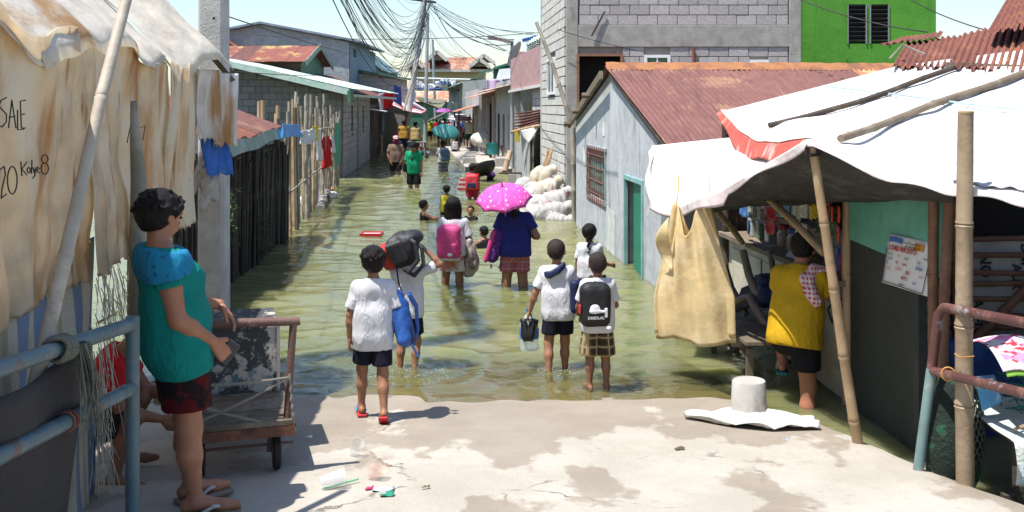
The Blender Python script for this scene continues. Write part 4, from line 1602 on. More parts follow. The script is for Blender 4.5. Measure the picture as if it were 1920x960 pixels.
# ------------------------------------------------------------------ push cart with painted box
ct = thing('push_cart', 'rusty steel push cart parked in the shade beside the woman', 'cart', (-1.5, 6.0, ramp_z(6)))
y0, y1, x0, x1 = 5.55, 6.75, -1.78, -1.19
dz = .415
CARTP = M('brown_rust_pipe', (.15, .085, .07), [((.28, .20, .17), 8, .56, .68), ((.08, .04, .035), 5, .58, .7)], rough=.6, bump=.3, bscale=50)
fm = MB()
for y in (y0, y1): fm.beam((x0, y, dz), (x1, y, dz), .045, .055)
for x in (x0, x1 - .022): fm.beam((x + .01, y0 + .023, dz), (x + .01, y1 - .023, dz), .045, .05)
fm.build('chassis', M('rusted_angle_iron', (.15, .065, .042), [((.24, .11, .06), 7, .5, .66), ((.07, .035, .03), 5, .56, .7)], rough=.85, bump=.4, bscale=50), ct)
for i in range(5):
	ya = y0 - .02 + i * .245
	MB().box(((x0 + x1) / 2, ya + .11, dz + .045), (x1 - x0 - .02, .225, .032)).build('deck_plank', WOOD, ct, bevel=.004)
MB().tube([(x0, y0 + .02, 1.02), (x1 + .03, y0 + .02, 1.0)], .024, 10).build('handle_bar', CARTP, ct, smooth=60)
for x, xt in ((x0 + .02, x0 + .02), (x1 - .045, x1 - .005)):
	MB().tube([(x, y0 + .02, dz - .03), (xt, y0 + .02, 1.0)], .021, 10).build('handle_post', CARTP, ct, smooth=60)
for x in (x0 + .1, x1 - .09):
	for y in (y0 + .10, y1 - .15):
		zz = ramp_z(y)
		w = MB().lathe([(.03, -.02), (.085, -.022), (.097, -.015), (.1, 0), (.097, .015), (.085, .022), (.03, .02)], (x, y, zz + .1), 20, axis=(1, 0, 0)).build('wheel', M('black_rubber', (.02, .02, .02), rough=.75), ct, smooth=40)
		MB().lathe([(.012, -.026), (.05, -.024), (.05, .024), (.012, .026)], (x, y, zz + .1), 12, axis=(1, 0, 0)).build('hub', RUST, w, smooth=40)
		MB().beam((x - .04, y, zz + .1), (x - .03, y, dz - .02), .02, .03).build('wheel_bracket', CARTP, ct)
MB().tube([(x0, y0 + .1, ramp_z(y0) + .13), (x1, y0 + .1, ramp_z(y0) + .13)], .008, 6).build('axle', CARTP, ct)
for a, b in (((x0, .70), (x1 - .03, .70)), ((x0, .62), (x1, .42)), ((x0, .47), (x1 - .03, .70)), ((x1 - .03, .72), (x1, .40))):
	p, q = Vector((a[0], y0 - .005, a[1])), Vector((b[0], y0 - .005, b[1]))
	n = 26
	MB().tube([p.lerp(q, i / n) + Vector((.003 * math.sin(i * 1.6), .003 * math.cos(i * 1.6), -.012 * math.sin(math.pi * i / n))) for i in range(n + 1)], .0075, 6).build('rope', ROPE, ct, smooth=60)
BOXM = M('worn_painted_box', (.055, .055, .058), [((.42, .40, .36), 5, .545, .58), ((.08, .20, .22), 3, .60, .64), ((.30, .28, .25), 26, .56, .62)], rough=.85, bump=.5, bscale=40)
bx = thing('wooden_box', 'battered black and white painted box riding on the push cart', 'box', (-1.62, 6.3, dz + .06))
X0, X1, Y0, Y1, Z0, Z1 = -1.74, -1.24, 6.12, 6.62, dz + .063, .86
MB().mm((X0, Y0, Z0), (X1, Y0 + .02, Z1)).build('front_panel', BOXM, bx)
MB().mm((X0, Y1 - .02, Z0), (X1, Y1, Z1)).build('back_panel', BOXM, bx)
MB().mm((X0, Y0 + .021, Z0), (X0 + .02, Y1 - .021, Z1)).build('side_panel', BOXM, bx)
MB().mm((X1 - .02, Y0 + .021, Z0), (X1, Y1 - .021, Z1)).build('side_panel', BOXM, bx)
MB().mm((X0 - .01, Y0 - .01, Z1 + .001), (X1 + .01, Y1 + .01, Z1 + .018)).build('lid', BOXM, bx)
for sx in (X0 - .004, X1 + .004): MB().beam((sx, Y0 - .004, Z0), (sx, Y0 - .004, Z1), .02, .02).build('corner_strip', METAL, bx)

def spin(o, pivot, ang):
	m = Matrix.Translation(pivot) @ Matrix.Rotation(ang, 4, 'Z') @ Matrix.Translation(-Vector(pivot))
	o.location = m @ o.location
	o.rotation_euler = (0, 0, ang)


for o in (ct, bx): spin(o, Vector((-1.19, 5.55, 0)), .30)

# ------------------------------------------------------------------ dark bamboo slat fence, low rusty shed roof
sf = thing('slat_fence', 'dark bamboo slat fence standing in the shaded water on the left', 'fence', (-3.6, 13, -.4))
fa, fb_ = Vector((-3.30, 9.6, 0)), Vector((-3.74, 17.0, 0))
rr = random.Random(31)
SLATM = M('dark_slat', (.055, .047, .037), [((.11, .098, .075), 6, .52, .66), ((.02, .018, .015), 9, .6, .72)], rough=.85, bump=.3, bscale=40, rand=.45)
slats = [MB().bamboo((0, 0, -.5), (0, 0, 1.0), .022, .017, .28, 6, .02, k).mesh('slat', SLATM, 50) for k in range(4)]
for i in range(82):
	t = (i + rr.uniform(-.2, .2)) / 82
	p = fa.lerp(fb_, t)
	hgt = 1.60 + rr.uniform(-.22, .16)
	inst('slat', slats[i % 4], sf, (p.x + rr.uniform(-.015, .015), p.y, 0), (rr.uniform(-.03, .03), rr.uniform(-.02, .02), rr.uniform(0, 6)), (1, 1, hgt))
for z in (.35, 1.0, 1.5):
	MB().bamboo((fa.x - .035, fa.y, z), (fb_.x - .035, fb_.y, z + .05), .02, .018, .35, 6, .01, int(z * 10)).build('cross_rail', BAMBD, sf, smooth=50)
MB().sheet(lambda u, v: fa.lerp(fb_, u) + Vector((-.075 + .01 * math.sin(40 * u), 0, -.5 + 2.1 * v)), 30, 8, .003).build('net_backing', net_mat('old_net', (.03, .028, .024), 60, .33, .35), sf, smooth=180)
# weeds through the fence
LEAF = M('leaf_green', (.055, .10, .025), [((.09, .14, .03), 9, .5, .66)], rough=.6, transl=.3, vary=.3)


def weed(label, c, w, h, n, seed, mat=LEAF, lw=.03, ll=.09):
	rr = random.Random(seed)
	o = thing('weed', label, 'plant', c, 'weeds along the left fence')
	c = Vector(c)
	st = MB(); lf = MB()
	for k in range(5):
		p = c + Vector((rr.uniform(-w, w) * .3, rr.uniform(-w, w) * .5, 0))
		q = c + Vector((rr.uniform(-.1, .2) * w * 2, rr.uniform(-w, w), h * rr.uniform(.6, 1)))
		st.tube([p, p.lerp(q, .5) + Vector((.02, 0, .05)), q], [.005, .004, .002], 4)
		for i in range(n // 5):
			t = rr.uniform(.15, 1)
			m = p.lerp(q, t) + Vector((rr.uniform(-.05, .05), rr.uniform(-.06, .06), rr.uniform(-.04, .04)))
			d = Vector((rr.uniform(-.4, 1), rr.uniform(-1, 1), rr.uniform(-.5, .6))).normalized()
			s = d.cross(Vector((rr.uniform(-.4, .4), rr.uniform(-.4, .4), 1))).normalized()
			L, W = ll * rr.uniform(.6, 1.2), lw * rr.uniform(.6, 1.2)
			lf.add([m, m + d * L * .5 + s * W * .5, m + d * L, m + d * L * .5 - s * W * .5], [(0, 1, 2, 3)])
	st.build('stem', BAMBD, o)
	lf.build('leaves', mat, o, kind='stuff')


weed('leafy green weed poking through the slats nearest the electric pole', (-3.22, 11.3, .55), .35, .75, 120, 1)
weed('long grassy weed at the foot of the dark slat fence', (-3.62, 14.2, -.05), .3, .9, 110, 2, lw=.022, ll=.28)
weed('sprig of green leaves beside the floating pipe', (-4.02, 22.0, .02), .3, .35, 60, 3)

sh = thing('shed_roof', 'low rusty corrugated shed roof behind the dark slat fence', 'roof', (-4, 14, 1.6))
e0, e1 = Vector((-3.30, 11.6, 1.74)), Vector((-3.80, 16.6, 1.86))
up = Vector((-1.35, 0, .50))
roof_sheets(sh, e0 + up, e1 - e0, -up, [RUST, RUST_RED], 6, seed=4, wob=.012)
MB().sheet(lambda u, v: e0.lerp(e1, u) + Vector((.10 + .06 * v + .02 * math.sin(9 * u), -.2 + .5 * u, .02 - .15 * v + .015 * math.sin(14 * u))), 20, 4, .004).build('green_fascia', M('green_grey_sheet', (.17, .24, .19), [((.30, .33, .29), 3, .5, .66), ((.12, .10, .08), 6, .6, .75)], rough=.6), sh, smooth=60)
for y in (12.2, 14, 16): MB().beam((-3.72, y, -.4), (-3.72, y, 1.72), .07).build('post', WOODD, sh)

# ------------------------------------------------------------------ stake fence with washing
st = thing('stake_fence', 'uneven fence of grey wooden and bamboo stakes standing in the water', 'fence', (-4.2, 21, -.4))
sa, sb = Vector((-3.80, 16.9, 0)), Vector((-4.82, 27.2, 0))
rr = random.Random(12)
for i in range(72):
	t = (i + rr.uniform(-.4, .4)) / 66
	p = sa.lerp(sb, t) + Vector((rr.uniform(-.12, .10), 0, 0))
	k = rr.random()
	hgt = rr.uniform(1.5, 2.5) if i > 4 else rr.uniform(1.7, 2.0)
	q = Vector((rr.uniform(-.10, .10), rr.uniform(-.3, .3), hgt))
	if k < .22: MB().bamboo(p + Vector((0, 0, -.5)), p + q, .030, .024, .3, 8, .015, i).build('stake', BAMB, st, smooth=50)
	elif k < .8: MB().bamboo(p + Vector((0, 0, -.5)), p + q, rr.uniform(.03, .045), .03, .22, 8, .035, i).build('stake', BAMBG, st, smooth=50)
	else: MB().beam(p + Vector((0, 0, -.5)), p + q, .06, .05).build('stake', WOOD, st, bevel=.004)
MB().bamboo((sa.x + .09, sa.y, 1.70), (sb.x + .09, sb.y, 1.62), .02, .018, .4, 8, .03, 3).build('cross_rail', BAMBG, st, smooth=50)
MB().bamboo((sa.x + .09, sa.y, .75), (sb.x + .09, sb.y, .8), .02, .018, .4, 8, .03, 4).build('cross_rail', BAMBG, st, smooth=50)
for (px, top, d) in ((493, 188, 19.5), (521, 198, 20), (518, 213, 20.5), (486, 190, 21)):
	q = P(px, top, d)
	MB().bamboo((q.x, q.y, 0), q, .045, .04, .4, 8, .01, px).build('stake', BAMB, st, smooth=50)


def garment(name, label, p0, p1, drop, mat, seed, sleeves=True, group='washing hung on the stake fence', taperw=.9, wid=None, th=.008):
	"""a shirt or cloth hanging from the line p0-p1"""
	p0, p1 = Vector(p0), Vector(p1)
	rr = random.Random(seed)
	n = (p1 - p0).cross(Vector((0, 0, 1))).normalized()
	L = (p1 - p0).length
	def fn(u, v):
		w = 1.0
		if sleeves: w = 1.25 if v < .28 else .92
		a = .5 + (u - .5) * w
		p = p0.lerp(p1, a)
		edge = .06 * drop * math.sin(u * 7 + seed)
		return p + Vector((0, 0, -v * (drop + edge) - (.18 * drop * abs(u - .5) * 2 if sleeves and v < .3 else 0))) + n * (.035 * math.sin(13 * u + seed + 2 * v) * (.3 + v) + .02 * math.sin(29 * u + seed))
	o = MB().sheet(fn, 18, 16, th).build(name, mat, smooth=180)
	tag(o, label, 'laundry', group)
	return o


def along(px, d):   # a point on the street side of the stake fence
	t = (d - sa.y) / (sb.y - sa.y)
	p = sa.lerp(sb, t)
	return p + Vector((.16, 0, 0))


def fence_d(px):
	lo, hi = 15.0, 30.0
	for _ in range(40):
		m = (lo + hi) / 2
		p = along(0, m)
		if CX + F * p.x / m < px: lo = m
		else: hi = m
	return m


def hang(name, label, px0, px1, ytop, ybot, mat, seed, sleeves=True):
	d0, d1 = fence_d(px0), fence_d(px1)
	a, b = along(0, d0), along(0, d1)
	# hang across the fence, facing the camera a little, so that each shows its full width
	a.z = CZ - (ytop - HY) / F * d0
	b.z = CZ - (ytop + 2 - HY) / F * d1
	garment(name, label, a, b, (ybot - ytop) / F * (d0 + d1) / 2, mat, seed, sleeves)


hang('plastic_sheet', 'crumpled bright blue plastic sheet tied at the near end of the stake fence', 526, 562, 232, 256, M('bright_blue_plastic', (.05, .26, .60), rough=.4, bump=.6, bscale=20), 1, False)
hang('shirt', 'small white shirt drying on the stake fence beside blue plastic', 566, 580, 242, 268, WHITE, 2)
hang('shirt', 'white shirt drying between another white shirt and yellow cloth', 580, 589, 240, 264, WHITE, 3)
hang('cloth', 'yellow cloth drying on the stake fence', 588, 594, 236, 262, cloth('yellow_cloth', (.65, .50, .05)), 4, False)
hang('cloth', 'long white cloth hanging left of the red shirt', 595, 601, 240, 300, WHITE, 5, False)
hang('shirt', 'bright red shirt drying on the stake fence', 604, 619, 250, 312, cloth('red_cloth', (.42, .012, .015)), 6)
hang('cloth', 'white cloth hanging right of the red shirt', 619, 625, 254, 284, WHITE, 7, False)
q0, q1 = P(627, 230, 26.2), P(638, 230, 27.2)
MB().prism([q0, q1, q1 + Vector((0, 0, -.95)), q0 + Vector((0, 0, -1.25))], (0, -.02, 0)).build('board', M('green_board', (.03, .30, .19), rough=.6), label='upright green board at the far end of the stake fence', cat='board')
# floating pipe and rubbish
MB().tube([P(600, 393, 21.5), P(606, 375, 22.6), P(612, 362, 23.6)], [.10, .10, .095], 12).build('pipe', M('grey_pipe', (.33, .31, .28), [((.15, .13, .11), 4, .55, .7)], rough=.8), smooth=60, label='grey pipe lying half sunk beside the stake fence', cat='pipe')
rr = random.Random(2)
for k, (px, py, s, colr, lab) in enumerate(((573, 384, .16, (.75, .74, .72), 'white plastic bag floating beside the stake fence'), (620, 372, .14, (.70, .66, .62), 'pale plastic bag floating right of the grey pipe'), (571, 375, .07, (.55, .08, .05), 'scrap of red plastic floating on the white bag'), (592, 380, .08, (.35, .18, .45), 'purple wrapper floating left of the grey pipe'), (617, 360, .09, (.7, .25, .08), 'orange wrapper floating behind the grey pipe'))):
	d = 4142 / (py - 200)
	S = SDF()
	c = P(px, py, d) + Vector((0, 0, .03))
	for i in range(4): S.ell(c + Vector((rr.uniform(-s, s) * .5, rr.uniform(-s, s) * .4, rr.uniform(0, s * .5))), (s * .6, s * .5, s * .45), None, .03)
	o = np_obj('litter', [S.mesh(.018, fold=.015, seed=k, freq=60)], M('litter%d' % k, colr, rough=.4, vary=.2))
	tag(o, lab, 'litter', 'rubbish floating by the left fence')
# ------------------------------------------------------------------ left: hollow-block house with mint roof
lh = thing('block_house', 'grey hollow block house with pale mint metal roof on the left bank', 'house', (-7, 33, -.5))
c0 = (-5.18, 31.0); cl = (-9.4, 30.6); cr = (-5.92, 42.0)
topf = lambda t: 2.62 + .235 * t
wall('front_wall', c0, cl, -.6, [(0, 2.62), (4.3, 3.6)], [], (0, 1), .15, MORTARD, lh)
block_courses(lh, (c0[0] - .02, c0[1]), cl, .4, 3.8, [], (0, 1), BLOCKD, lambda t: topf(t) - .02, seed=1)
hs = [(2.6, 3.3, 1.35, 2.2), (7.2, 7.9, 1.35, 2.2)]
wall('side_wall', c0, cr, -.6, [(0, 2.60), (11, 2.60)], hs, (-1, 0), .15, MORTARD, lh)
block_courses(lh, (c0[0], c0[1] + .05), cr, 0.0, 2.6, hs + [(4.9, 5.3, -1, 3)], (-1, 0), BLOCK, seed=2)
MB().hexa([(-5.44, 35.9, -.6), (-5.40, 36.3, -.6), (-5.6, 36.3, -.6), (-5.6, 35.9, -.6)], [(-5.44, 35.9, 2.6), (-5.40, 36.3, 2.6), (-5.6, 36.3, 2.6), (-5.6, 35.9, 2.6)]).build('column', CONC, lh)
for t in (2.6, 7.2):
	p = Vector((c0[0], c0[1], 0)).lerp(Vector((cr[0], cr[1], 0)), (t + .35) / 11.02)
	MB().box((p.x - .12, p.y, 1.775), (.03, .66, .80)).build('window_opening', BLACKIN, lh)
	MB().box((p.x - .03, p.y, 1.33), (.10, .74, .05)).build('window_sill', CONC, lh)
roof_sheets(lh, (-9.5, 30.2, 3.78), (0, 12.2, 0), (4.75, 0, -1.06), MINT, 9, seed=8, wob=.003)
MB().hexa([(-4.85, 30.16, 2.52), (-9.5, 30.16, 3.62), (-9.5, 30.20, 3.62), (-4.85, 30.20, 2.52)], [(-4.85, 30.16, 2.70), (-9.5, 30.16, 3.80), (-9.5, 30.20, 3.80), (-4.85, 30.20, 2.70)]).build('barge_board', MINT, lh)
MB().mm((-4.90, 30.14, 2.30), (-4.80, 30.75, 2.66)).build('gutter_end', GREENSHEET, lh)
MB().mm((-4.86, 30.76, 2.48), (-4.81, 42.3, 2.56)).build('gutter', MINT, lh)

# houses behind it
def simple_house(label, x0, x1, y0, y1, ze, zr, wm, rm, ridge='x', name='house', over=.25, holes=(), base=-.6, n=5, group=None):
	"""box house with a gable roof; ridge along x or y"""
	o = thing(name, label, 'house', ((x0 + x1) / 2, (y0 + y1) / 2, base), group)
	xm, ym = (x0 + x1) / 2, (y0 + y1) / 2
	tf = [(0, ze), (x1 - x0, ze)] if ridge == 'x' else [(0, ze), ((x1 - x0) / 2, zr), (x1 - x0, ze)]
	ts = [(0, ze), (y1 - y0, ze)] if ridge == 'y' else [(0, ze), ((y1 - y0) / 2, zr), (y1 - y0, ze)]
	wall('front_wall', (x0, y0), (x1, y0), base, tf, [h for h in holes], (0, 1), .12, wm, o)
	wall('side_wall', (x0, y0 + .121), (x0, y1), base, ts, [], (1, 0), .12, wm, o)
	wall('side_wall', (x1, y0 + .121), (x1, y1), base, ts, [], (-1, 0), .12, wm, o)
	if ridge == 'x':
		s = (zr - ze) / (ym - y0)
		roof_sheets(o, (x0 - over, ym, zr + .03), (x1 - x0 + 2 * over, 0, 0), (0, -(ym - y0 + over), -(zr - ze) - over * s), rm, n, seed=int(abs(x0 * 10)), per=4)
		roof_sheets(o, (x0 - over, ym, zr + .03), (x1 - x0 + 2 * over, 0, 0), (0, ym - y0 + over, -(zr - ze) - over * s), rm, n, seed=int(abs(x0 * 11)), per=4)
	else:
		s = (zr - ze) / (xm - x0)
		roof_sheets(o, (xm, y0 - over, zr + .03), (0, y1 - y0 + 2 * over, 0), (xm - x0 + over, 0, -(zr - ze) - over * s), rm, n, seed=int(abs(x0 * 10)), per=4)
		roof_sheets(o, (xm, y0 - over, zr + .03), (0, y1 - y0 + 2 * over, 0), (-(xm - x0 + over), 0, -(zr - ze) - over * s), rm, n, seed=int(abs(x0 * 11)), per=4)
	for h in holes:
		MB().mm((x0 + h[0] + .01, y0 + .09, h[2] + .01), (x0 + h[1] - .01, y0 + .11, h[3] - .01)).build('window_opening', BLACKIN, o)
	return o


# red-roofed house: gable front turned to the street
rh = thing('house', 'house with red and yellow rusted roof and green barge boards behind the mint roof', 'house', (-9.3, 40, -.5))
q = lambda px, py, d: P(px, py, d)
wall('front_wall', (-11.6, 40), (-8.35, 40), -.6, [(0, 3.9), (3.25, 3.9)], [(1.2, 2.6, 3.0, 3.75)], (0, 1), .12, M('brown_planks', (.10, .07, .05), rough=.9), rh)
wall('side_wall', (-8.35, 40.13), (-8.35, 45), -.6, [(0, 3.9), (2.4, 4.5), (4.87, 3.9)], [], (-1, 0), .12, GREENSHEET, rh)
roof_sheets(rh, (-11.9, 42.4, 4.72), (3.85, 0, 0), (0, -2.9, -.78), [RUST_RED, M('red_yellow_sheet', (.27, .095, .07), [((.50, .38, .16), 1.6, .52, .66), ((.22, .08, .06), 6, .6, .72)], rough=.7)], 5, seed=3)
roof_sheets(rh, (-11.9, 42.4, 4.72), (3.85, 0, 0), (0, 2.9, -.78), RUST_RED, 5, seed=5)
for sg in (-1, 1):
	MB().beam((-8.0, 42.4, 4.70), (-8.0, 42.4 + sg * 2.95, 3.90), .04, .22).build('barge_board', M('green_grey_sheet', (.17, .24, .19)), rh)
MB().mm((-10.4, 40.08, 3.01), (-9.01, 40.11, 3.74)).build('window_opening', BLACKIN, rh)

# pale blue gable house with louvred window
bh = thing('house', 'tall pale blue plastered house with long sloping roof and teal window', 'house', (-9.5, 47, -.5))
PBLUE = M('pale_blue_plaster', (.33, .37, .39), [((.42, .46, .48), 1.5, .5, .66), ((.25, .26, .27), 3, .55, .7, (1, 1, .3))], rough=.9, bump=.3, bscale=40)
pa = P(440, 130, 47); pb = P(655, 130, 47)
L = pb.x - pa.x
zz = lambda py: CZ - (py - HY) / F * 47
wall('front_wall', (pa.x - 1.5, 47), (pb.x, 47), -.6, [(0, zz(66)), (1.5 + (490 - 440) / F * 47, zz(46)), (L + 1.5, zz(80))], [((558 - 440) / F * 47 + 1.5, (594 - 440) / F * 47 + 1.5, zz(110), zz(88))], (0, 1), .15, PBLUE, bh)
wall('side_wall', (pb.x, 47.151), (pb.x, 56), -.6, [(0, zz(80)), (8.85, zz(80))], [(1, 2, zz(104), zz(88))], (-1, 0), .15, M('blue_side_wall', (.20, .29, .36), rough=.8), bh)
TEALP = M('teal_paint', (.05, .30, .30), rough=.55)
x0, x1 = P(558, 0, 47).x, P(594, 0, 47).x
MB().mm((x0 + .01, 47.09, zz(110) + .01), (x1 - .01, 47.12, zz(88) - .01)).build('window_recess', M('blue_pane', (.03, .09, .30), rough=.2), bh)
for i in range(5):
	MB().box(((x0 + x1) / 2, 47.05, zz(110) + .06 + i * .085), (x1 - x0 - .04, .03, .06), Matrix.Rotation(.5, 3, 'X')).build('louvre', TEALP, bh)
MB().mm(((x0 + x1) / 2 - .02, 46.985, zz(110)), ((x0 + x1) / 2 + .02, 47.03, zz(88))).build('mullion', TEALP, bh)
pk = P(490, 46, 47)
for (xa, za), (xb, zb) in ((((pa.x - 1.7), zz(68)), (pk.x, zz(45))), ((pk.x, zz(45)), (pb.x + .5, zz(80)))):
	MB().hexa([(xa, 46.7, za), (xb, 46.7, zb), (xb, 56, zb), (xa, 56, za)], [(xa, 46.7, za + .10), (xb, 46.7, zb + .10), (xb, 56, zb + .10), (xa, 56, za + .10)]).build('roof_slope', M('slate_blue_roof', (.20, .25, .33), [((.30, .34, .40), 2, .5, .66)], rough=.6), bh)

# dark red roofed house end at the far left
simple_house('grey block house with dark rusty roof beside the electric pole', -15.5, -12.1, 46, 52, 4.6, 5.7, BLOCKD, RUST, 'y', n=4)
# blue-trimmed house beyond
simple_house('distant house with slate roof behind the hanging cables', -10.6, -7.9, 60, 70, 4.5, 5.6, M('dull_blue_wall', (.22, .28, .34), rough=.8), M('slate_teal_roof', (.14, .24, .27), [((.22, .32, .34), 2, .5, .66)], rough=.6), 'y', holes=[(1.6, 2.2, 3.2, 4.2)], n=5)
# block wall with green coping between them
gw = thing('block_wall', 'pale hollow block wall with green coping sheet behind the left bank', 'wall', (-7.5, 50, -.5))
wall('wall_core', (-9.2, 50), (-5.2, 50), -.6, [(0, 4.2), (4, 3.5)], [], (0, 1), .2, MORTAR, gw)
block_courses(gw, (-9.2, 50), (-5.2, 50), 2.2, 4.2, [], (0, 1), BLOCKL, lambda t: 4.18 - .175 * t, seed=5)
MB().hexa([(-9.3, 49.6, 4.24), (-4.9, 49.6, 3.47), (-4.9, 51, 3.47), (-9.3, 51, 4.24)], [(-9.3, 49.6, 4.31), (-4.9, 49.6, 3.54), (-4.9, 51, 3.54), (-9.3, 51, 4.31)]).build('coping_sheet', GREENSHEET, gw)

# ------------------------------------------------------------------ left bank beyond the block house: stalls
ws = thing('shop_house', 'grey weathered stall house with small red corrugated roof', 'house', (-6.6, 45, -.5))
wall('side_wall', (-5.98, 42.6), (-6.30, 47.2), -.6, [(0, 2.25), (4.6, 2.25)], [], (-1, 0), .12, M('grey_planks', (.17, .165, .155), [((.24, .23, .215), 3, .5, .66, (1, 6, .4))], rough=.9, bump=.4), ws)
wall('front_wall', (-8.3, 42.55), (-6.0, 42.55), -.6, [(0, 2.6), (2.3, 2.25)], [], (0, 1), .1, MATS['grey_planks'], ws)
roof_sheets(ws, (-8.2, 42.6, 3.55), (0, 4.2, 0), (2.35, 0, -.95), RUST_RED, 4, seed=6, per=4)
for i in range(7):
	MB().beam((-5.96 - .03 * i, 42.7 + .62 * i, -.5), (-5.96 - .03 * i, 42.7 + .62 * i, 2.2), .02, .10).build('batten', WOOD, ws)
MB().hexa([(-5.95, 42.5, 2.05), (-5.35, 42.5, 1.95), (-5.45, 44.4, 1.95), (-6.05, 44.4, 2.05)], [(-5.95, 42.5, 2.09), (-5.35, 42.5, 1.99), (-5.45, 44.4, 1.99), (-6.05, 44.4, 2.09)]).build('canopy_board', PLASTICW, ws)
for k, (y, s) in enumerate(((42.9, .8), (43.4, .7), (43.8, .9))):
	garment('trousers', ('grey trousers drying nearest us under the white canopy', 'pale grey trousers drying in the middle under the white canopy', 'teal grey trousers drying last under the white canopy')[k], (-5.55, y, 1.9), (-5.62, y + .3, 1.9), s, cloth('wash%d' % k, ((.12, .13, .16), (.30, .32, .34), (.16, .26, .28))[k]), k, False, group='trousers under the canopy')
# dark open market stall
ms = thing('market_stall', 'dark open market stall with counter behind the women in yellow', 'stall', (-6.6, 50, -.5))
for x, y in ((-6.1, 47.6), (-6.35, 51.5), (-6.7, 56)): MB().beam((x, y, -.5), (x, y, 3.0), .10).build('post', WOODD, ms)
wall('back_wall', (-7.4, 47.3), (-8.2, 57), -.5, [(0, 2.9), (9.7, 2.9)], [], (-1, 0), .1, WOODD, ms)
MB().hexa([(-6.3, 47.5, .35), (-6.9, 47.5, .35), (-7.4, 53, .35), (-6.8, 53, .35)], [(-6.3, 47.5, .45), (-6.9, 47.5, .45), (-7.4, 53, .45), (-6.8, 53, .45)]).build('counter', WOOD, ms)
MB().hexa([(-5.9, 47.3, 2.55), (-8, 47.3, 2.9), (-8.6, 57, 2.9), (-6.6, 57, 2.55)], [(-5.9, 47.3, 2.6), (-8, 47.3, 2.95), (-8.6, 57, 2.95), (-6.6, 57, 2.6)]).build('roof_panel', RUST, ms)


def tarp_quad(name, label, c00, c10, c01, c11, mat, sag=.15, seed=0, cat='awning', n=14, th=.01):
	c00, c10, c01, c11 = (Vector(c) for c in (c00, c10, c01, c11))
	def fn(u, v):
		p = c00.lerp(c10, u).lerp(c01.lerp(c11, u), v)
		return p + Vector((0, 0, -sag * math.sin(u * math.pi) * math.sin(v * math.pi) + .03 * math.sin(7 * u + seed) * math.sin(5 * v + seed)))
	return MB().sheet(fn, n, n, th).build(name, mat, smooth=180, label=label, cat=cat)


def redwhite():
	m, nt, b = newmat('red_white_tarp')
	v = coords(nt)
	c = mixc(nt, ramp2(nt, noise(nt, v, 1.6, 1), .47, .50), (.60, .07, .06), (.75, .70, .68))
	nt.links.new(c, b.inputs['Base Color'])
	b.inputs['Roughness'].default_value = .6
	return m


tarp_quad('awning', 'sagging red and white tarpaulin awning over the left stalls', P(733, 198, 45), P(790, 214, 44), P(752, 178, 52), P(800, 205, 52), redwhite(), .25, 1)
tarp_quad('canopy', 'olive canvas canopy stretched over the left side of the street', P(772, 180, 55), P(826, 205, 54), P(788, 182, 62), P(838, 188, 62), M('olive_canvas', (.17, .165, .115), rough=.85), .35, 2)
tarp_quad('tarpaulin', 'white and blue tarpaulin hung upright behind the red awning', P(746, 158, 50), P(752, 210, 50), P(780, 172, 53), P(778, 208, 53), M('pale_blue_tarp', (.55, .62, .74), [((.12, .24, .55), 2, .52, .6)], rough=.5), .0, 3)
tarp_quad('sail', 'white triangular sheet hanging point down across the far street', P(847, 192, 62), P(884, 190, 62), P(862, 214, 62), P(866, 216, 62), PLASTICW, .0, 4, 'sheet')
tarp_quad('sheet', 'long white plastic sheet stretched from the hanging triangle to the right', P(866, 196, 62), P(902, 182, 58), P(866, 199, 62.5), P(902, 189, 58.5), PLASTICW, .1, 5, 'sheet')
garment('shirt', 'bright red shirt hung under the small red roof', P(720, 172, 44), P(738, 170, 45), .75, cloth('red_cloth', (.42, .012, .015)), 3, True, group='washing by the red roof')
garment('cloth', 'white cloth hung beside the bright red shirt under the roof', P(711, 176, 44), P(719, 174, 44.4), .7, WHITE, 5, False, group='washing by the red roof')
garment('cloth', 'dark blue cloth hung high beside the leaning utility pole', P(738, 158, 47), P(752, 164, 48), .9, cloth('blue_cloth', (.03, .07, .25)), 6, False, group='washing by the red roof')
MB().tube([P(838, 210, 52), P(775, 240, 47)], .03, 8).build('pole', BAMBG, label='thin bare pole slanting over the seated girl at the stalls', cat='pole')

# ------------------------------------------------------------------ utility poles and cables
PLM = M('galvanised_pole', (.40, .41, .42), [((.30, .29, .28), 3, .55, .7)], rough=.55, metal=.3)
def upole(label, base, top, r0, r1, arm=True):
	base, top = Vector(base), Vector(top)
	o = thing('utility_pole', label, 'utility pole', base, 'utility poles along the street')
	MB().tube([base, base.lerp(top, .5), top], [r0, (r0 + r1) / 2, r1], 10).build('shaft', PLM, o, smooth=60)
	if arm:
		a = base.lerp(top, .95)
		MB().beam(a + Vector((-.7, .05, .1)), a + Vector((.5, .05, -.05)), .08, .09).build('cross_arm', WOODD, o)
		for dx in (-.55, -.1, .35): MB().lathe([(.02, 0), (.05, .03), (.03, .07), (.05, .1), (.02, .14)], a + Vector((dx, .05, .1)), 8).build('insulator', FRAMEW, o, smooth=40)
	return top
lb = P(752, 225, 46); lb.z = -.5
LT = upole('tall leaning grey utility pole carrying the tangle of cables', lb, P(799, -14, 46), .15, .10)
b2 = P(797, 210, 58); b2.z = -.5
upole('slim upright utility pole just right of the leaning one', b2, P(802, 24, 58), .13, .09, False)
b3 = P(818, 205, 70); b3.z = -.5
upole('thin distant utility pole in front of the rusty roofed house', b3, P(811, 74, 70), .11, .08, False)
MB().tube([P(757, 208, 44.5), P(789, 92, 46.2)], .05, 8).build('prop_pole', BAMBG, label='wooden prop leaning up against the leaning utility pole', cat='pole')
NT_ = Vector((-2.47, 8.3, 6.1))
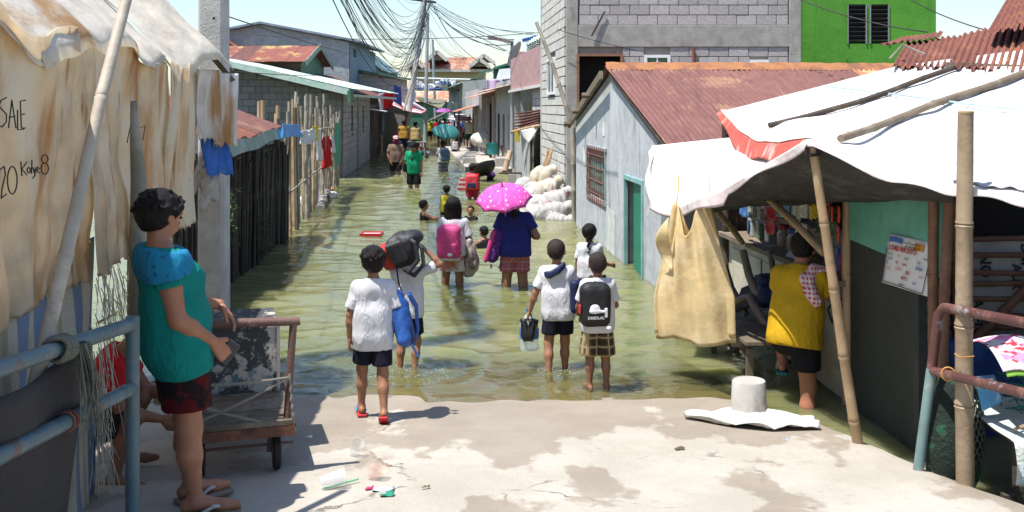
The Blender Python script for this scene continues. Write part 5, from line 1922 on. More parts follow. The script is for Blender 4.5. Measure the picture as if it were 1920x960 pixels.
bun = thing('cable_bundle', 'sagging tangle of black cables strung to the leaning utility pole', 'cables', NT_)
rr = random.Random(77)


def cable(a, b, sag, r, parent, n=22, jit=0.0, name='cable', label=None):
	a, b = Vector(a), Vector(b)
	ph = rr.uniform(0, 6)
	pts = []
	for i in range(n + 1):
		t = i / n
		p = a.lerp(b, t)
		p.z -= sag * 4 * t * (1 - t)
		if jit: p += Vector((math.sin(t * 9 + ph) * jit, 0, math.sin(t * 7 + 2 * ph) * jit))
		pts.append(p)
	mb = MB().tube(pts, r, 4)
	if parent: return mb.build(name, CABLE, parent)
	return mb.build(name, CABLE, label=label, cat='cable')


for i in range(40):
	a = NT_ + Vector((rr.uniform(-.06, .06), rr.uniform(-.3, .3), rr.uniform(-.15, .25)))
	b = LT + Vector((rr.uniform(-.25, .25), rr.uniform(-.3, .3), rr.uniform(-1.2, -.15)))
	sag = rr.gauss(2.75, .28) if i < 24 else rr.uniform(1.2, 3.1)
	cable(a, b, sag, rr.choice((.005, .006, .008, .010)), bun, 26, rr.choice((.02, .05, .12)))
b2b = thing('cable_bundle', 'fan of thin cables running right from the leaning utility pole to the right houses', 'cables', LT)
for i in range(13):
	px, py, d = rr.choice(((950, 98, 34), (1010, 66, 28), (918, 120, 48), (960, 80, 33), (905, 140, 60)))
	cable(LT + Vector((rr.uniform(-.1, .1), 0, rr.uniform(-.7, .0))), P(px + rr.uniform(-4, 4), py + rr.uniform(-6, 6), d), rr.uniform(.1, .7), rr.choice((.008, .011, .014)), b2b, 16, .03)
b3b = thing('cable_bundle', 'bunch of thin drop cables falling from the leaning pole to the left stalls', 'cables', LT)
for i in range(12):
	cable(LT + Vector((0, 0, rr.uniform(-1.4, -.1))), P(rr.uniform(690, 790), rr.uniform(150, 185), rr.uniform(42, 52)), rr.uniform(.0, .5), rr.choice((.008, .010)), b3b, 10, .03)
b4b = thing('cable_bundle', 'bunch of far cables strung between the two distant utility poles', 'cables', P(803, 30, 58))
for i in range(9):
	cable(P(803, 30 + rr.uniform(0, 30), 58), P(811 + rr.uniform(-60, 70), 80 + rr.uniform(0, 50), 72), rr.uniform(.2, .9), .010, b4b, 12, .03)
cable(P(1030, -60, 14), P(900, -60, 30), .6, .009, None, label='single black cable hanging at the top right of the sky')
cable(P(400, 60, 30), P(1080, 55, 30), .25, .010, None, label='long straight cable crossing the sky from pole to block building')
cable(P(395, 20, 8.6), P(700, 106, 44), .1, .006, None, label='pale cable running level from the electric pole to the left houses')
cable(P(395, 130, 9), P(640, 135, 44), .1, .006, None, label='low cable running from the electric pole past the red roofed house')
cable(P(1480, -10, 15), P(1740, 60, 13), .08, .008, None, label='black cable sloping across the green building')
cable(P(1690, -10, 13), P(1870, 62, 11), .05, .007, None, label='black cable sloping above the right rusty roof')
cable(P(1045, 55, 20.3), P(1210, 98, 20.2), .03, .006, None, label='thin cable strung along the block building front')

# ------------------------------------------------------------------ far house with rusty roof and two gables
fh = thing('house', 'big cream two storey house with rusty gabled roof closing the street', 'house', (-7, 100, -.5))
CREAM = M('cream_plaster', (.50, .46, .37), [((.40, .37, .30), 1, .5, .7)], rough=.9)
fz = lambda py: CZ - (py - HY) / F * 100
fx = lambda px: (px - CX) / F * 100
wall('front_wall', (fx(770), 100), (fx(905), 100), -.6, [(0, fz(128)), (fx(905) - fx(770), fz(128))],
	 [(fx(806) - fx(770), fx(828) - fx(770), fz(178), fz(160)), (fx(838) - fx(770), fx(866) - fx(770), fz(178), fz(152))], (0, 1), .3, CREAM, fh)
wall('side_wall', (fx(905), 100.31), (fx(905), 112), -.6, [(0, fz(128)), (11.7, fz(128))], [], (-1, 0), .3, CREAM, fh)
for a, b, c, d in ((806, 828, 178, 160), (838, 866, 178, 152)):
	MB().mm((fx(a) + .02, 100.2, fz(c) + .02), (fx(b) - .02, 100.25, fz(d) - .02)).build('window_opening', M('brown_glass', (.07, .05, .045), rough=.3), fh)
	for k in range(1, 3): MB().beam((fx(a + (b - a) * k / 3), 100.12, fz(c) + .01), (fx(a + (b - a) * k / 3), 100.12, fz(d) - .01), .08).build('mullion', M('brown_frame', (.10, .07, .05), rough=.7), fh)
MB().lathe([(.0, -.05), (.42, -.05), (.42, .05), (.0, .05)], (fx(852), 99.98, fz(146)), 16, axis=(0, 1, 0)).build('arch_light', MATS['brown_glass'], fh)
MB().mm((fx(800), 99.2, fz(186)), (fx(870), 99.99, fz(180))).build('canopy_slab', M('aqua_paint', (.12, .45, .42), rough=.6), fh)
# hipped roof with a ridge and two front gables
e0, e1 = fx(762), fx(922)
r0, r1 = fx(818), fx(900)
rz, ez = fz(102), fz(131)
n = 9
for i in range(n):
	a0, a1 = i / n, (i + 1) / n
	pA, pB = Vector((e0 + (e1 - e0) * a0, 98.6, ez)), Vector((e0 + (e1 - e0) * a1, 98.6, ez))
	qA, qB = Vector((r0 + (r1 - r0) * a0, 106, rz)), Vector((r0 + (r1 - r0) * a1, 106, rz))
	dn = Vector((0, -.2, .08)) * (i % 2) * .3
	MB().sheet(lambda u, v: (pA.lerp(pB, u)).lerp(qA.lerp(qB, u), v) + dn + Vector((0, 0, .05 * math.sin(u * 25))), 16, 2, .03).build('roof_sheet', RUST_OR, fh, smooth=60)
for i in range(4):
	a0, a1 = i / 4, (i + 1) / 4
	pA, pB = Vector((e1, 98.6 + 15 * a0, ez)), Vector((e1, 98.6 + 15 * a1, ez))
	qA = Vector((r1, 106, rz));
	MB().sheet(lambda u, v: (pA.lerp(pB, u)).lerp(qA, v), 4, 2, .03).build('roof_sheet', RUST_OR, fh, smooth=60)
for (pc, w, zt_, zb) in ((822, 16, 100, 114), (783, 12, 114, 127), (907, 17, 104, 117), (900, 16, 114, 126)):
	c = fx(pc); hw = fx(960 + w); y = 98.2 if pc != 907 else 101
	MB().prism([(c - hw, y, fz(zb)), (c + hw, y, fz(zb)), (c, y, fz(zt_))], (0, .2, 0)).build('gable_wall', M('gable_shade_wall', (.30, .27, .22), rough=.9), fh)  # cream plaster darkened in its colour for shade on the gables
	for sg in (-1, 1):
		MB().hexa([(c, y - .4, fz(zt_) + .02), (c + sg * hw * 1.2, y - .4, fz(zb) - .15), (c + sg * hw * 1.2, y + 6, fz(zb) - .15), (c, y + 6, fz(zt_) + .02)],
				  [(c, y - .4, fz(zt_) + .16), (c + sg * hw * 1.2, y - .4, fz(zb) - .01), (c + sg * hw * 1.2, y + 6, fz(zb) - .01), (c, y + 6, fz(zt_) + .16)]).build('gable_roof', RUST_OR, fh)
		MB().beam((c, y - .45, fz(zt_) + .1), (c + sg * hw * 1.2, y - .45, fz(zb) - .07), .1, .34).build('barge_board', M('pale_board', (.58, .56, .53), rough=.8), fh)
MB().mm((e0, 98.4, ez - .25), (e1, 98.6, ez)).build('fascia', MATS['pale_board'], fh)

# decorations strung over the street
bt = thing('street_bunting', 'white pipe hung with shredded plastic bunting across the far street', 'bunting', P(835, 150, 60))
MB().tube([P(764, 146, 60), P(914, 150, 60)], .045, 8).build('pipe', FRAMEW, bt, smooth=60)
MB().tube([P(768, 166, 60), P(830, 167, 60)], .05, 8).build('blue_bar', M('blue_bar', (.05, .10, .35), rough=.5), bt, smooth=60)
MB().tube([P(856, 169, 60), P(912, 169, 60)], .05, 8).build('blue_bar', MATS['blue_bar'], bt, smooth=60)
fr = MB()
for i in range(170):
	px = rr.uniform(768, 908)
	t = (px - 768) / 140
	y = 148 + 14 * math.sin(t * math.pi * 2) ** 2 + rr.uniform(-3, 5)
	c = P(px, y, 60 + rr.uniform(-.4, .4))
	d = Vector((rr.uniform(-1, 1), rr.uniform(-1, 1), rr.uniform(-1.4, .2))).normalized() * rr.uniform(.12, .32)
	s = d.cross(Vector((rr.uniform(-1, 1), rr.uniform(-1, 1), rr.uniform(-1, 1)))).normalized() * .06
	fr.add([c - s, c + s, c + d + s, c + d - s], [(0, 1, 2, 3)])
fr.build('plastic_shreds', M('bunting_white', (.72, .74, .78), rough=.5, transl=.3), bt, kind='stuff')
for k, px in enumerate((824, 832, 840)):
	c = P(px, 152, 59.8)
	MB().prism([c, c + Vector((.18, 0, -.02)), c + Vector((.13, 0, -.25)), c + Vector((-.06, 0, -.18))], (0, .01, 0)).build('blue_flag', MATS['blue_bar'] if k else BLUET, bt)

# far stalls closing the street
simple_house('low far stall with rusty roof and green wall across the street', -9.2, -5.0, 78, 84, 2.6, 3.4, GREENSHEET, RUST_OR, 'x', n=5, name='stall')
simple_house('far left house with aqua wall behind the canopies', -16, -10.4, 74, 84, 3.6, 4.6, M('aqua_wall', (.22, .42, .40), rough=.8), GALV, 'y', n=4)
# ------------------------------------------------------------------ right: two-storey hollow block building
gb = thing('block_building', 'unfinished two storey hollow block building on the right bank', 'building', (3, 22, -.5))
g0, g1, gs = (1.13, 20.5), (5.80, 20.5), (.77, 25.0)
gz = lambda py: CZ - (py - HY) / F * 20.5
gx = lambda px: (px - CX) / F * 20.5
T = lambda px: gx(px) - g0[0]
fholes = [(T(1081), T(1167), .2, gz(101)), (T(1207), T(1256), gz(135), gz(103)), (T(1405), T(1440), gz(135), gz(112))]
wall('front_wall', g0, g1, -.6, [(0, 6), (4.67, 6)], fholes, (0, 1), .15, MORTAR, gb)
bl = gz(88); bt_ = gz(47)
block_courses(gb, (g0[0] + .22, g0[1] - .004), (g1[0] - .22, g1[1] - .004), bl - .2 * 6, bl, [(a - .22, b - .22, c, d + .02) for a, b, c, d in fholes], (0, 1), BLOCK, seed=4)
block_courses(gb, (g0[0] + .22, g0[1] - .004), (g1[0] - .22, g1[1] - .004), bt_, bt_ + 1.0, [], (0, 1), BLOCK, seed=5)
MB().mm((g0[0] + .2, 20.45, bl), (g1[0] - .2, 20.497, bt_)).build('ring_beam', CONC, gb, bevel=.006)
MB().mm((g0[0] - .03, 20.44, -.6), (g0[0] + .20, 20.62, 5.9)).build('column', CONC, gb, bevel=.008)
MB().mm((g1[0] - .20, 20.44, -.6), (g1[0] + .03, 20.62, 5.9)).build('column', CONC, gb, bevel=.008)
a, b, c, d = fholes[0]
DW = M('door_timber', (.26, .14, .08), rough=.8)
x0, x1 = g0[0] + a, g0[0] + b
fr = MB().beam((x0 + .025, 20.46, .2), (x0 + .025, 20.46, d), .05, .1).beam((x1 - .025, 20.46, .2), (x1 - .025, 20.46, d), .05, .1).beam((x0 + .05, 20.46, d - .025), (x1 - .05, 20.46, d - .025), .09, .05)
fr.build('door_frame', DW, gb)
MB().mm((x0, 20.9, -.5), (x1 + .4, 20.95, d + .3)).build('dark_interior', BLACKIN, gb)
for (a, b, c, d), bars in ((fholes[1], 1), (fholes[2], 0)):
	MB().mm((g0[0] + a, 20.55, c), (g0[0] + b, 20.6, d)).build('window_backing', BLACKIN, gb)
	glazed(gb, (g0[0] + a, 20.47), (g0[0] + b, 20.47), c, d, (0, -1), bars=bars, gm=M('green_glass', (.06, .16, .10), rough=.15))
# street side: block colour lightened as if sunlit, dark mortar squeezed between the courses
sd_ = Vector((gs[0] - g0[0], gs[1] - g0[1], 0)); SL = sd_.length
sholes = [(1.55, 2.95, 2.45, 3.27)]
wall('side_wall', (g0[0] - .03, 20.63), gs, -.6, [(0, 6), (SL, 6)], sholes, (1, 0), .15, MORTARD, gb)
block_courses(gb, (g0[0] - .035, 20.65), (gs[0] - .005, gs[1]), 0.0, 5.0, sholes, (1, 0), M('hollow_block_sunlit', (.60, .585, .55), [((.68, .665, .64), 5, .5, .66), ((.48, .46, .43), 9, .6, .72)], rough=.95, bump=.7, bscale=90, rand=.07), seed=6, gap=.022, dep=.06)
un = sd_.normalized()
p0 = Vector((g0[0] - .03, 20.63, 0)) + un * 1.56; p1 = Vector((g0[0] - .03, 20.63, 0)) + un * 2.94
glazed(gb, (p0.x - .02, p0.y), (p1.x - .02, p1.y), 2.45, 3.27, (-1, 0), bars=1)
MB().mm((gs[0] - .06, gs[1] - .02, -.6), (gs[0] + .2, gs[1] + .26, 5.9)).build('column', CONCL, gb, bevel=.008)
MB().beam((1.6, 20.40, 3.6), (1.87, 20.42, 4.1), .03).build('steel_bar', WOODD, gb)
MB().tube([(gx(1300), 20.42, gz(118)), (gx(1299), 20.42, gz(90))], .035, 6).build('rusty_bracket', RUST, gb)

# ------------------------------------------------------------------ green building
gr = thing('building', 'bright green painted building with louvred windows behind the rusty roof', 'building', (8, 24, -.5))
GREEN = M('bright_green_paint', (.085, .29, .03), [((.10, .33, .035), 1.2, .45, .65), ((.065, .22, .03), 2, .55, .75, (2.5, 1, .15)), ((.12, .27, .07), 7, .66, .74)], rough=.7, vary=.1, bump=.25, bscale=20)
ex = lambda px: (px - CX) / F * 22.6
ez_ = lambda py: CZ - (py - HY) / F * 22.6
gh = [(ex(1588) - ex(1494), ex(1625) - ex(1494), ez_(82), ez_(8)), (ex(1630) - ex(1494), ex(1667) - ex(1494), ez_(82), ez_(8))]
wall('front_wall', (ex(1494), 22.6), (ex(1755), 22.6), -.6, [(0, 6), (ex(1755) - ex(1494), 6)], gh, (0, 1), .15, GREEN, gr)
wall('side_wall', (ex(1755), 22.751), (ex(1755), 30), -.6, [(0, 6), (7.2, 6)], [], (-1, 0), .15, GREEN, gr)
MB().beam((ex(1588), 22.592, ez_(110)), (ex(1588), 22.592, ez_(140)), .02, .02).build('drain_line', M('green_line', (.05, .16, .02), rough=.8), gr)
for k, (a, b, c, d) in enumerate(gh):
	X0, X1 = ex(1494) + a, ex(1494) + b
	w = MB().mm((X0, 22.68, c), (X1, 22.70, d)).build('window_recess', BLACKIN, gr)
	f = MB()
	for x in (X0 + .015, X1 - .015): f.beam((x, 22.6, c), (x, 22.6, d), .03, .05)
	f.build('jamb', METAL, w)
	for i in range(9):
		z = c + (d - c) * (i + .5) / 9
		MB().box(((X0 + X1) / 2, 22.63, z), (X1 - X0 - .064, .10, .006), Matrix.Rotation(-.75, 3, 'X')).build('louvre', M('dark_louvre', (.035, .035, .04), rough=.25, spec=.7), w)

# ------------------------------------------------------------------ grey-blue house with rust-red corrugated roof
hh_ = thing('house', 'grey blue plastered house with rust red corrugated roof and green door', 'house', (2.5, 15.3, -.4))
hA, hB = Vector((1.19, 18.8, 0)), Vector((1.75, 11.9, 0))
hL = (hB - hA).length
hl = lambda d: (18.8 - d) / 6.9 * hL
PLASTER = M('grey_blue_plaster', (.46, .485, .50), [((.55, .575, .59), 2, .5, .66, (1, 1, .5)), ((.27, .28, .28), 2.6, .56, .72, (1, 1, .22)), ((.19, .19, .18), 5, .64, .74, (1.4, 1.4, .5)), ((.62, .63, .62), 6, .67, .72)], rough=.9, bump=.35, bscale=30)
hol = [(hl(17.36), hl(15.58), .68, 1.50), (hl(14.09), hl(12.86), -.6, 1.24)]
wall('gable_wall', hA, hB, -.6, [(0, 1.90), (hl(15.2), 2.68), (hL, 1.70)], hol, (1, .08), .14, PLASTER, hh_)
wall('near_wall', (1.89, 11.9), (6, 12.3), -.6, [(0, 1.72), (4.2, 1.72)], [], (0, 1), .14, PLASTER, hh_)
rid = Vector((1.40, 15.15, 2.78)); ru = Vector((4.75, .38, 0))
roof_sheets(hh_, rid, ru * .78, (.36, -3.75, -1.06), RUST_RED, 5, seed=2, wob=.006, per=8)
roof_sheets(hh_, rid + ru * .78, ru * .26, (.36, -3.75, -1.06), M('yellow_rust_sheet', (.38, .17, .09), [((.55, .36, .20), 2, .48, .6, (1, .3, .3)), ((.22, .09, .06), 5, .58, .7)], rough=.8), 2, seed=9, wob=.006, per=8)
roof_sheets(hh_, rid, ru, (-.30, 3.9, -.86), RUST_RED, 6, seed=3, wob=.006)
for i in range(3):
	a = rid + ru * (i / 3.0) + Vector((0, 0, .012 + .004 * (i % 2)))
	MB().sheet(lambda u, v: a + ru * (u / 2.9) + Vector((0, (v - .5) * .42, .055 - abs(v - .5) * .24 + .006 * math.sin(u * 30))), 16, 6, .003).build('ridge_cap', M('orange_ridge', (.32, .14, .06), [((.20, .085, .05), 4, .46, .64)], rough=.85), hh_, smooth=50)
# verge timbers and purlins under the far slope
MB().beam((1.34, 15.2, 2.66), (1.06, 18.95, 1.84), .05, .12).build('verge_board', WOOD, hh_)
MB().beam((1.45, 15.0, 2.66), (1.77, 11.4, 1.66), .04, .05).build('verge_board', WOODD, hh_)
for d, z in ((16.4, 2.36), (17.6, 2.10), (18.7, 1.86)):
	MB().tube([(1.62 - .078 * (d - 12), d, z), (1.22 - .075 * (d - 15.2), d, z)], .045, 8).build('purlin_end', WOOD, hh_)
# barred window with teal and magenta curtains
un = (hB - hA).normalized(); out = Vector((-1, -.081, 0)).normalized()
pt = lambda t, z, o=0.0: hA + un * t + out * o + Vector((0, 0, z))
t0, t1, z0, z1 = hol[0]
MB().prism([pt(t0, z0, -.12), pt(t1, z0, -.12), pt(t1, z1, -.12), pt(t0, z1, -.12)], out * -.01).build('window_backing', BLACKIN, hh_)
for k in range(6):
	a0, a1 = t0 + (t1 - t0) * k / 6, t0 + (t1 - t0) * (k + 1) / 6
	MB().sheet(lambda u, v: pt(a0 + (a1 - a0) * u, z1 - .02 - (z1 - z0 - .04) * v, -.07 + .02 * math.sin(u * 9 + k)), 10, 6, .004).build('curtain', (cloth('teal_curtain', (.05, .36, .33)), cloth('magenta_curtain', (.22, .015, .08)))[k > 3], hh_, smooth=180)
wf = MB()
for z in (z0 - .01, z1 + .01): wf.beam(pt(t0 - .05, z, .015), pt(t1 + .05, z, .015), .03, .05)
for t in (t0, t1): wf.beam(pt(t, z0, .015), pt(t, z1, .015), .04, .03)
wf = wf.build('window_frame', M('grey_frame', (.30, .31, .31), rough=.8), hh_)
for k in range(9): MB().tube([pt(t0 + (t1 - t0) * (k + .5) / 9, z0 - .08, .035), pt(t0 + (t1 - t0) * (k + .5) / 9, z1 + .02, .035)], .009, 5).build('bar', RUST, wf)
for k in range(4): MB().tube([pt(t0, z0 + (z1 - z0) * (k + .5) / 4, .045), pt(t1, z0 + (z1 - z0) * (k + .5) / 4, .045)], .008, 5).build('bar', RUST, wf)
# green door standing ajar in a pale teal frame
t0, t1, z0, z1 = hol[1]
df_ = MB()
for t in (t0 + .03, t1 - .03): df_.beam(pt(t, -.5, .0), pt(t, z1, .0), .06, .05, up=out)
df_.beam(pt(t0 + .062, z1 - .03, .0), pt(t1 - .062, z1 - .03, .0), .048, .06)
df_.build('door_frame', M('pale_teal_paint', (.22, .42, .42), [((.35, .48, .47), 6, .56, .7)], rough=.6), hh_)
dd = MB().prism([pt(t1 - .07, -.5, -.01), pt(t1 - .07, 1.18, -.01), pt(t0 + .40, 1.18, -.04), pt(t0 + .40, -.5, -.04)], out * -.03).build('door', M('green_door_paint', (.010, .20, .12), rough=.5), hh_)
MB().tube([pt(t0 + .62, .55, -.06), pt(t0 + .62, .65, -.06)], .015, 6).build('handle', METAL, dd)
MB().prism([pt(t0, -.5, -.16), pt(t1, -.5, -.16), pt(t1, z1, -.16), pt(t0, z1, -.16)], out * -.01).build('dark_interior', BLACKIN, hh_)
MB().prism([pt(t0 - 1.45, -.2, .004), pt(t0 - .75, -.2, .004), pt(t0 - .75, .62, .004), pt(t0 - 1.45, .66, .004)], out * .004).build('bare_patch', M('pale_patch', (.58, .60, .58), [((.44, .52, .50), 4, .52, .66)], rough=.9), hh_)
for t, z, w, h in ((hl(17.9), 1.15, .22, .3), (hl(15.9), 1.72, .2, .22)):
	MB().prism([pt(t, z, .003), pt(t + w, z, .003), pt(t + w, z + h, .003), pt(t, z + h, .003)], out * .003).build('paper_scrap', PLASTICW, hh_)

# bamboo pole leaning in front of the block building
MB().bamboo(P(1006, 42, 20.0), P(1076, 245, 19.5), .035, .045, .42, 10, .03, 4).bamboo(P(1074, 240, 19.42), P(1077, 425, 19.3), .05, .045, .5, 10, .01, 8).build('bamboo_pole', BAMBG, smooth=45, label='long jointed bamboo pole leaning on the block building corner', cat='pole')

# ------------------------------------------------------------------ store under the white awning
stl = thing('sundry_store', 'small sundry store with open counter under the white awning', 'store', (2.6, 8, -.4))
sx = lambda d: 3.0875 - .081 * d
sp_ = lambda d, z, o=0.0: Vector((sx(d) - o, d, z))
CREAMW = M('grubby_cream_wall', (.50, .47, .37), [((.58, .55, .45), 2, .5, .66), ((.28, .27, .22), 3, .56, .7), ((.12, .16, .11), 8, .66, .72)], rough=.85, bump=.3, bscale=30)
wall('counter_wall', (sx(10.5), 10.5), (sx(7.45), 7.45), -.6, [(0, .84), (3.06, .86)], [], (1, .08), .12, CREAMW, stl)
MB().hexa([sp_(10.55, .845, .10), sp_(7.40, .865, .10), sp_(7.40, .865, -.32), sp_(10.55, .845, -.32)], [sp_(10.55, .885, .10), sp_(7.40, .905, .10), sp_(7.40, .905, -.32), sp_(10.55, .885, -.32)]).build('counter_top', WOOD, stl)
for d in (10.5, 7.42): MB().bamboo(sp_(d, -.5, .03), sp_(d, 2.0, .03), .04, .036, .42, 10, .01, int(d)).build('post', BAMB if d < 8 else WOODD, stl, smooth=45)
wall('back_wall', (sx(10.5) + 1.5, 10.6), (sx(5) + 1.5, 5.0), -.6, [(0, 2.2), (5.6, 2.3)], [], (1, .08), .08, WOODD, stl)
wall('end_wall', (2.95, 4.6), (4.3, 4.5), -.6, [(0, 1.7), (1.35, 2.4)], [], (0, 1), .08, WOODD, stl)  # out of view, added to block sky light from the store's right side
wall('end_wall', (sx(10.55) + .02, 10.62), (sx(10.55) + 1.5, 10.7), -.6, [(0, 2.1), (1.48, 2.2)], [], (0, 1), .08, WOODD, stl)
MB().hexa([sp_(10.3, 1.16, -.10), sp_(8.5, 1.16, -.10), sp_(8.5, 1.16, -.40), sp_(10.3, 1.16, -.40)], [sp_(10.3, 1.18, -.10), sp_(8.5, 1.18, -.10), sp_(8.5, 1.18, -.40), sp_(10.3, 1.18, -.40)]).build('shelf', WOOD, stl)
MB().bamboo(P(1437, 368, 8.0), P(1545, 475, 7.2), .03, .028, .4, 10, .01, 3).build('brace', BAMB, stl, smooth=45)
MB().bamboo(P(1330, 380, 8.6), P(1392, 455, 9.6), .028, .028, .4, 10, .01, 4).build('brace', BAMB, stl, smooth=45)
for a in range(3):
	d0 = 10.3 - a * .95
	MB().prism([sp_(d0, .75, .012), sp_(d0 - .9, .76, .012), sp_(d0 - .9, .05, .012), sp_(d0, .02, .012)], (-.008, 0, 0)).build('plywood_panel', CREAMW, stl)
wall('partition', (sx(10.5) - .03, 10.55), (1.86, 11.85), -.6, [(0, 1.7), (1.4, 1.7)], [], (1, .3), .04, BLACKIN, stl)  # black panel added as the shade in the gap beyond the counter
MB().mm((2.72, 7.02, 1.28), (4.3, 7.06, 1.72)).build('dark_recess', BLACKIN, stl)  # black panel painted as the shade above the printed sacks
# scribbled paint on the counter wall
for pts in (((7.62, .62), (7.7, .70), (7.8, .62), (7.72, .54), (7.62, .58), (7.55, .66)), ((7.9, .68), (7.95, .55), (8.02, .66), (8.1, .55)), ((8.3, .55), (8.42, .5), (8.5, .58))):
	MB().tube([sp_(d, z, .024) for d, z in pts], .008, 5).build('painted_scrawl', M('dark_green_ink', (.03, .07, .045), rough=.8), stl)
# dark plywood door and green board beside the counter
DARKP = M('dark_green_ply', (.032, .036, .030), [((.055, .055, .045), 2, .52, .68, (1, 1, .4)), ((.02, .022, .02), 6, .6, .72)], rough=.7, bump=.15)
MB().hexa([sp_(7.40, -.5, .02), sp_(6.36, -.5, .02), sp_(6.36, -.5, -.03), sp_(7.40, -.5, -.03)], [sp_(7.40, 1.30, .02), sp_(6.36, 1.26, .02), sp_(6.36, 1.26, -.03), sp_(7.40, 1.30, -.03)]).build('side_door', DARKP, stl)
MB().hexa([sp_(7.36, 1.22, .045), sp_(6.05, 1.16, .045), sp_(6.05, 1.16, .022), sp_(7.36, 1.22, .022)], [sp_(7.36, 1.82, .045), sp_(6.05, 1.80, .045), sp_(6.05, 1.80, .022), sp_(7.36, 1.82, .022)]).build('green_panel', M('sea_green_board', (.12, .36, .265), [((.15, .41, .31), 2, .5, .66)], rough=.65), stl)
for d, lean, m in ((6.06, .03, BAMB), (5.97, -.02, BAMBG)):
	MB().bamboo(sp_(d + .06, -.4, .05), sp_(d, 1.66, .05 + lean), .034, .03, .42, 10, .012, int(d * 10)).build('post', M('bamboo_brown', (.17, .085, .05), [((.24, .13, .075), 5, .5, .66)], rough=.6), stl, smooth=45)
# right bay: printed sacks behind bamboo slats, blue tarpaulin below
SACKP = M('printed_sack', (.48, .47, .45), [((.38, .36, .33), 4, .5, .66)], rough=.7, bump=.4, bscale=25)
MB().sheet(lambda u, v: Vector((2.74 + 1.5 * u, 7.0 + .02 * math.sin(9 * u), .45 + .83 * v)), 12, 10, .004).build('sack_lining', SACKP, stl, smooth=180)
for i in range(9):
	z = .46 + i * .10
	MB().bamboo((2.72, 6.93, z), (4.2, 6.93, z + .03 * ((i % 3) - 1)), .020, .018, .4, 8, .006, i).build('slat', MATS['bamboo_brown'], stl, smooth=45)
MB().bamboo((3.06, 6.86, -.2), (2.98, 6.86, 1.6), .035, .03, .4, 8, .01, 2).build('stud', MATS['bamboo_brown'], stl, smooth=45)
MB().bamboo((2.95, 6.82, .45), (3.65, 6.82, 1.15), .035, .03, .4, 8, .01, 5).build('stud', MATS['bamboo_brown'], stl, smooth=45)
for s_, x, z, sz in (('Maid', 3.00, 1.26, .10), ('NO', 3.22, 1.18, .11), ('ALFD', 3.17, .86, .10), ('help', 2.92, .90, .10), ('D w', 3.50, 1.24, .09), ('AUR', 3.44, 1.1, .09), ('Trup', 2.92, 1.16, .09)):
	MB().text(s_, sz, (x, 6.965, z), (0, 0, -1), (1, 0, 0), 0).build('lettering', INK, stl)
MB().sheet(lambda u, v: Vector((2.60 + 1.6 * u, 6.78 - .1 * v + .03 * math.sin(11 * u + 3 * v), .58 - .75 * v + .05 * math.sin(5 * u))), 24, 12, .004).build('blue_tarpaulin', M('deep_blue_tarp', (.015, .05, .19), [((.03, .09, .28), 5, .5, .66)], rough=.5, bump=.4, bscale=14), stl, smooth=180)

# the awning
FRP = [(0.0, P(1222, 372, 8.6)), (.10, P(1282, 388, 8.35)), (.25, P(1372, 352, 7.35)), (.47, P(1525, 262, 5.92)), (.56, P(1600, 300, 5.78)), (.66, P(1680, 332, 5.65)), (.80, P(1790, 352, 5.52)), (1.0, P(1950, 376, 5.1))]
BKL = [(0.0, P(1222, 273, 9.9)), (.35, P(1385, 256, 9.2)), (.75, P(1485, 258, 7.4)), (1.0, P(1523, 261, 6.1))]
BKU = [(0.0, P(1352, 209, 10.3)), (.3, P(1520, 166, 9.8)), (.55, P(1690, 122, 9.2)), (1.0, P(1960, 88, 8.6))]


def poly_at(pl, u):
	for (a, p), (b, q) in zip(pl[:-1], pl[1:]):
		if u <= b:
			t = (u - a) / (b - a)
			return p.lerp(q, t)
	return pl[-1][1].copy()


def awL(u, v, lift=0.0):
	p = poly_at(FRP, .47 * u).lerp(poly_at(BKL, u), v)
	p.z += lift - .04 * math.sin(v * math.pi) + .010 * wob2(u * 6, v * 4, 3) * math.sin(v * 3.1) + .008 * math.sin(17 * u + 3 * v) * (1 - v)
	return p


def awU(u, v, lift=0.0):
	p = poly_at(FRP, .47 + .53 * u).lerp(poly_at(BKU, u), v)
	p.z += lift - .05 * math.sin(v * math.pi) - .10 * math.sin(v * math.pi) * max(0, 1 - u * 7) + .010 * wob2(u * 7, v * 4, 5) * math.sin(v * 3.1) + .006 * math.sin(30 * u + 3 * v) * (1 - v)
	return p


def on_roof(px, py, lift):
	"""the spot of the upper sheet seen at a photo pixel"""
	best = None
	for i in range(61):
		for j in range(61):
			p = awU(i / 60, j / 60)
			e = (CX + F * p.x / p.y - px) ** 2 + (HY + F * (CZ - p.z) / p.y - py) ** 2
			if best is None or e < best[0]: best = (e, p)
	return best[1] + Vector((0, 0, lift))


an_ = thing('awning', 'big white tarpaulin awning peaked on bamboo over the sundry store', 'awning', (2.6, 8, 1.5))
MB().sheet(lambda u, v: awL(u, v), 50, 24, .003).build('left_sheet', TARPW, an_, smooth=180)
MB().sheet(lambda u, v: awU(u, v), 60, 30, .003).build('upper_sheet', TARPW, an_, smooth=180)
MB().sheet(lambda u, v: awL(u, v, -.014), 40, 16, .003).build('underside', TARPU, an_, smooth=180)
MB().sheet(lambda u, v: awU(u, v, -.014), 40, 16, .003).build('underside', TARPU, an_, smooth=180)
MB().sheet(lambda u, v: awU(0, .04 + .96 * v) + Vector((-.05 * u, 0, .012 - (.16 * u + .03 * u * math.sin(13 * v)) * math.sin(.35 + v * 2.6))), 6, 40, .004).build('red_hem', M('faded_red_hem', (.55, .10, .07), [((.70, .42, .36), 4, .52, .66)], rough=.7), an_, smooth=180)
MB().sheet(lambda u, v: awU(.005 * u, .03 + .97 * v, .018) + Vector((.05 * u - .01, 0, .0)), 3, 40, .003).build('pink_fold', M('pink_fold', (.74, .50, .45), rough=.7), an_, smooth=180)
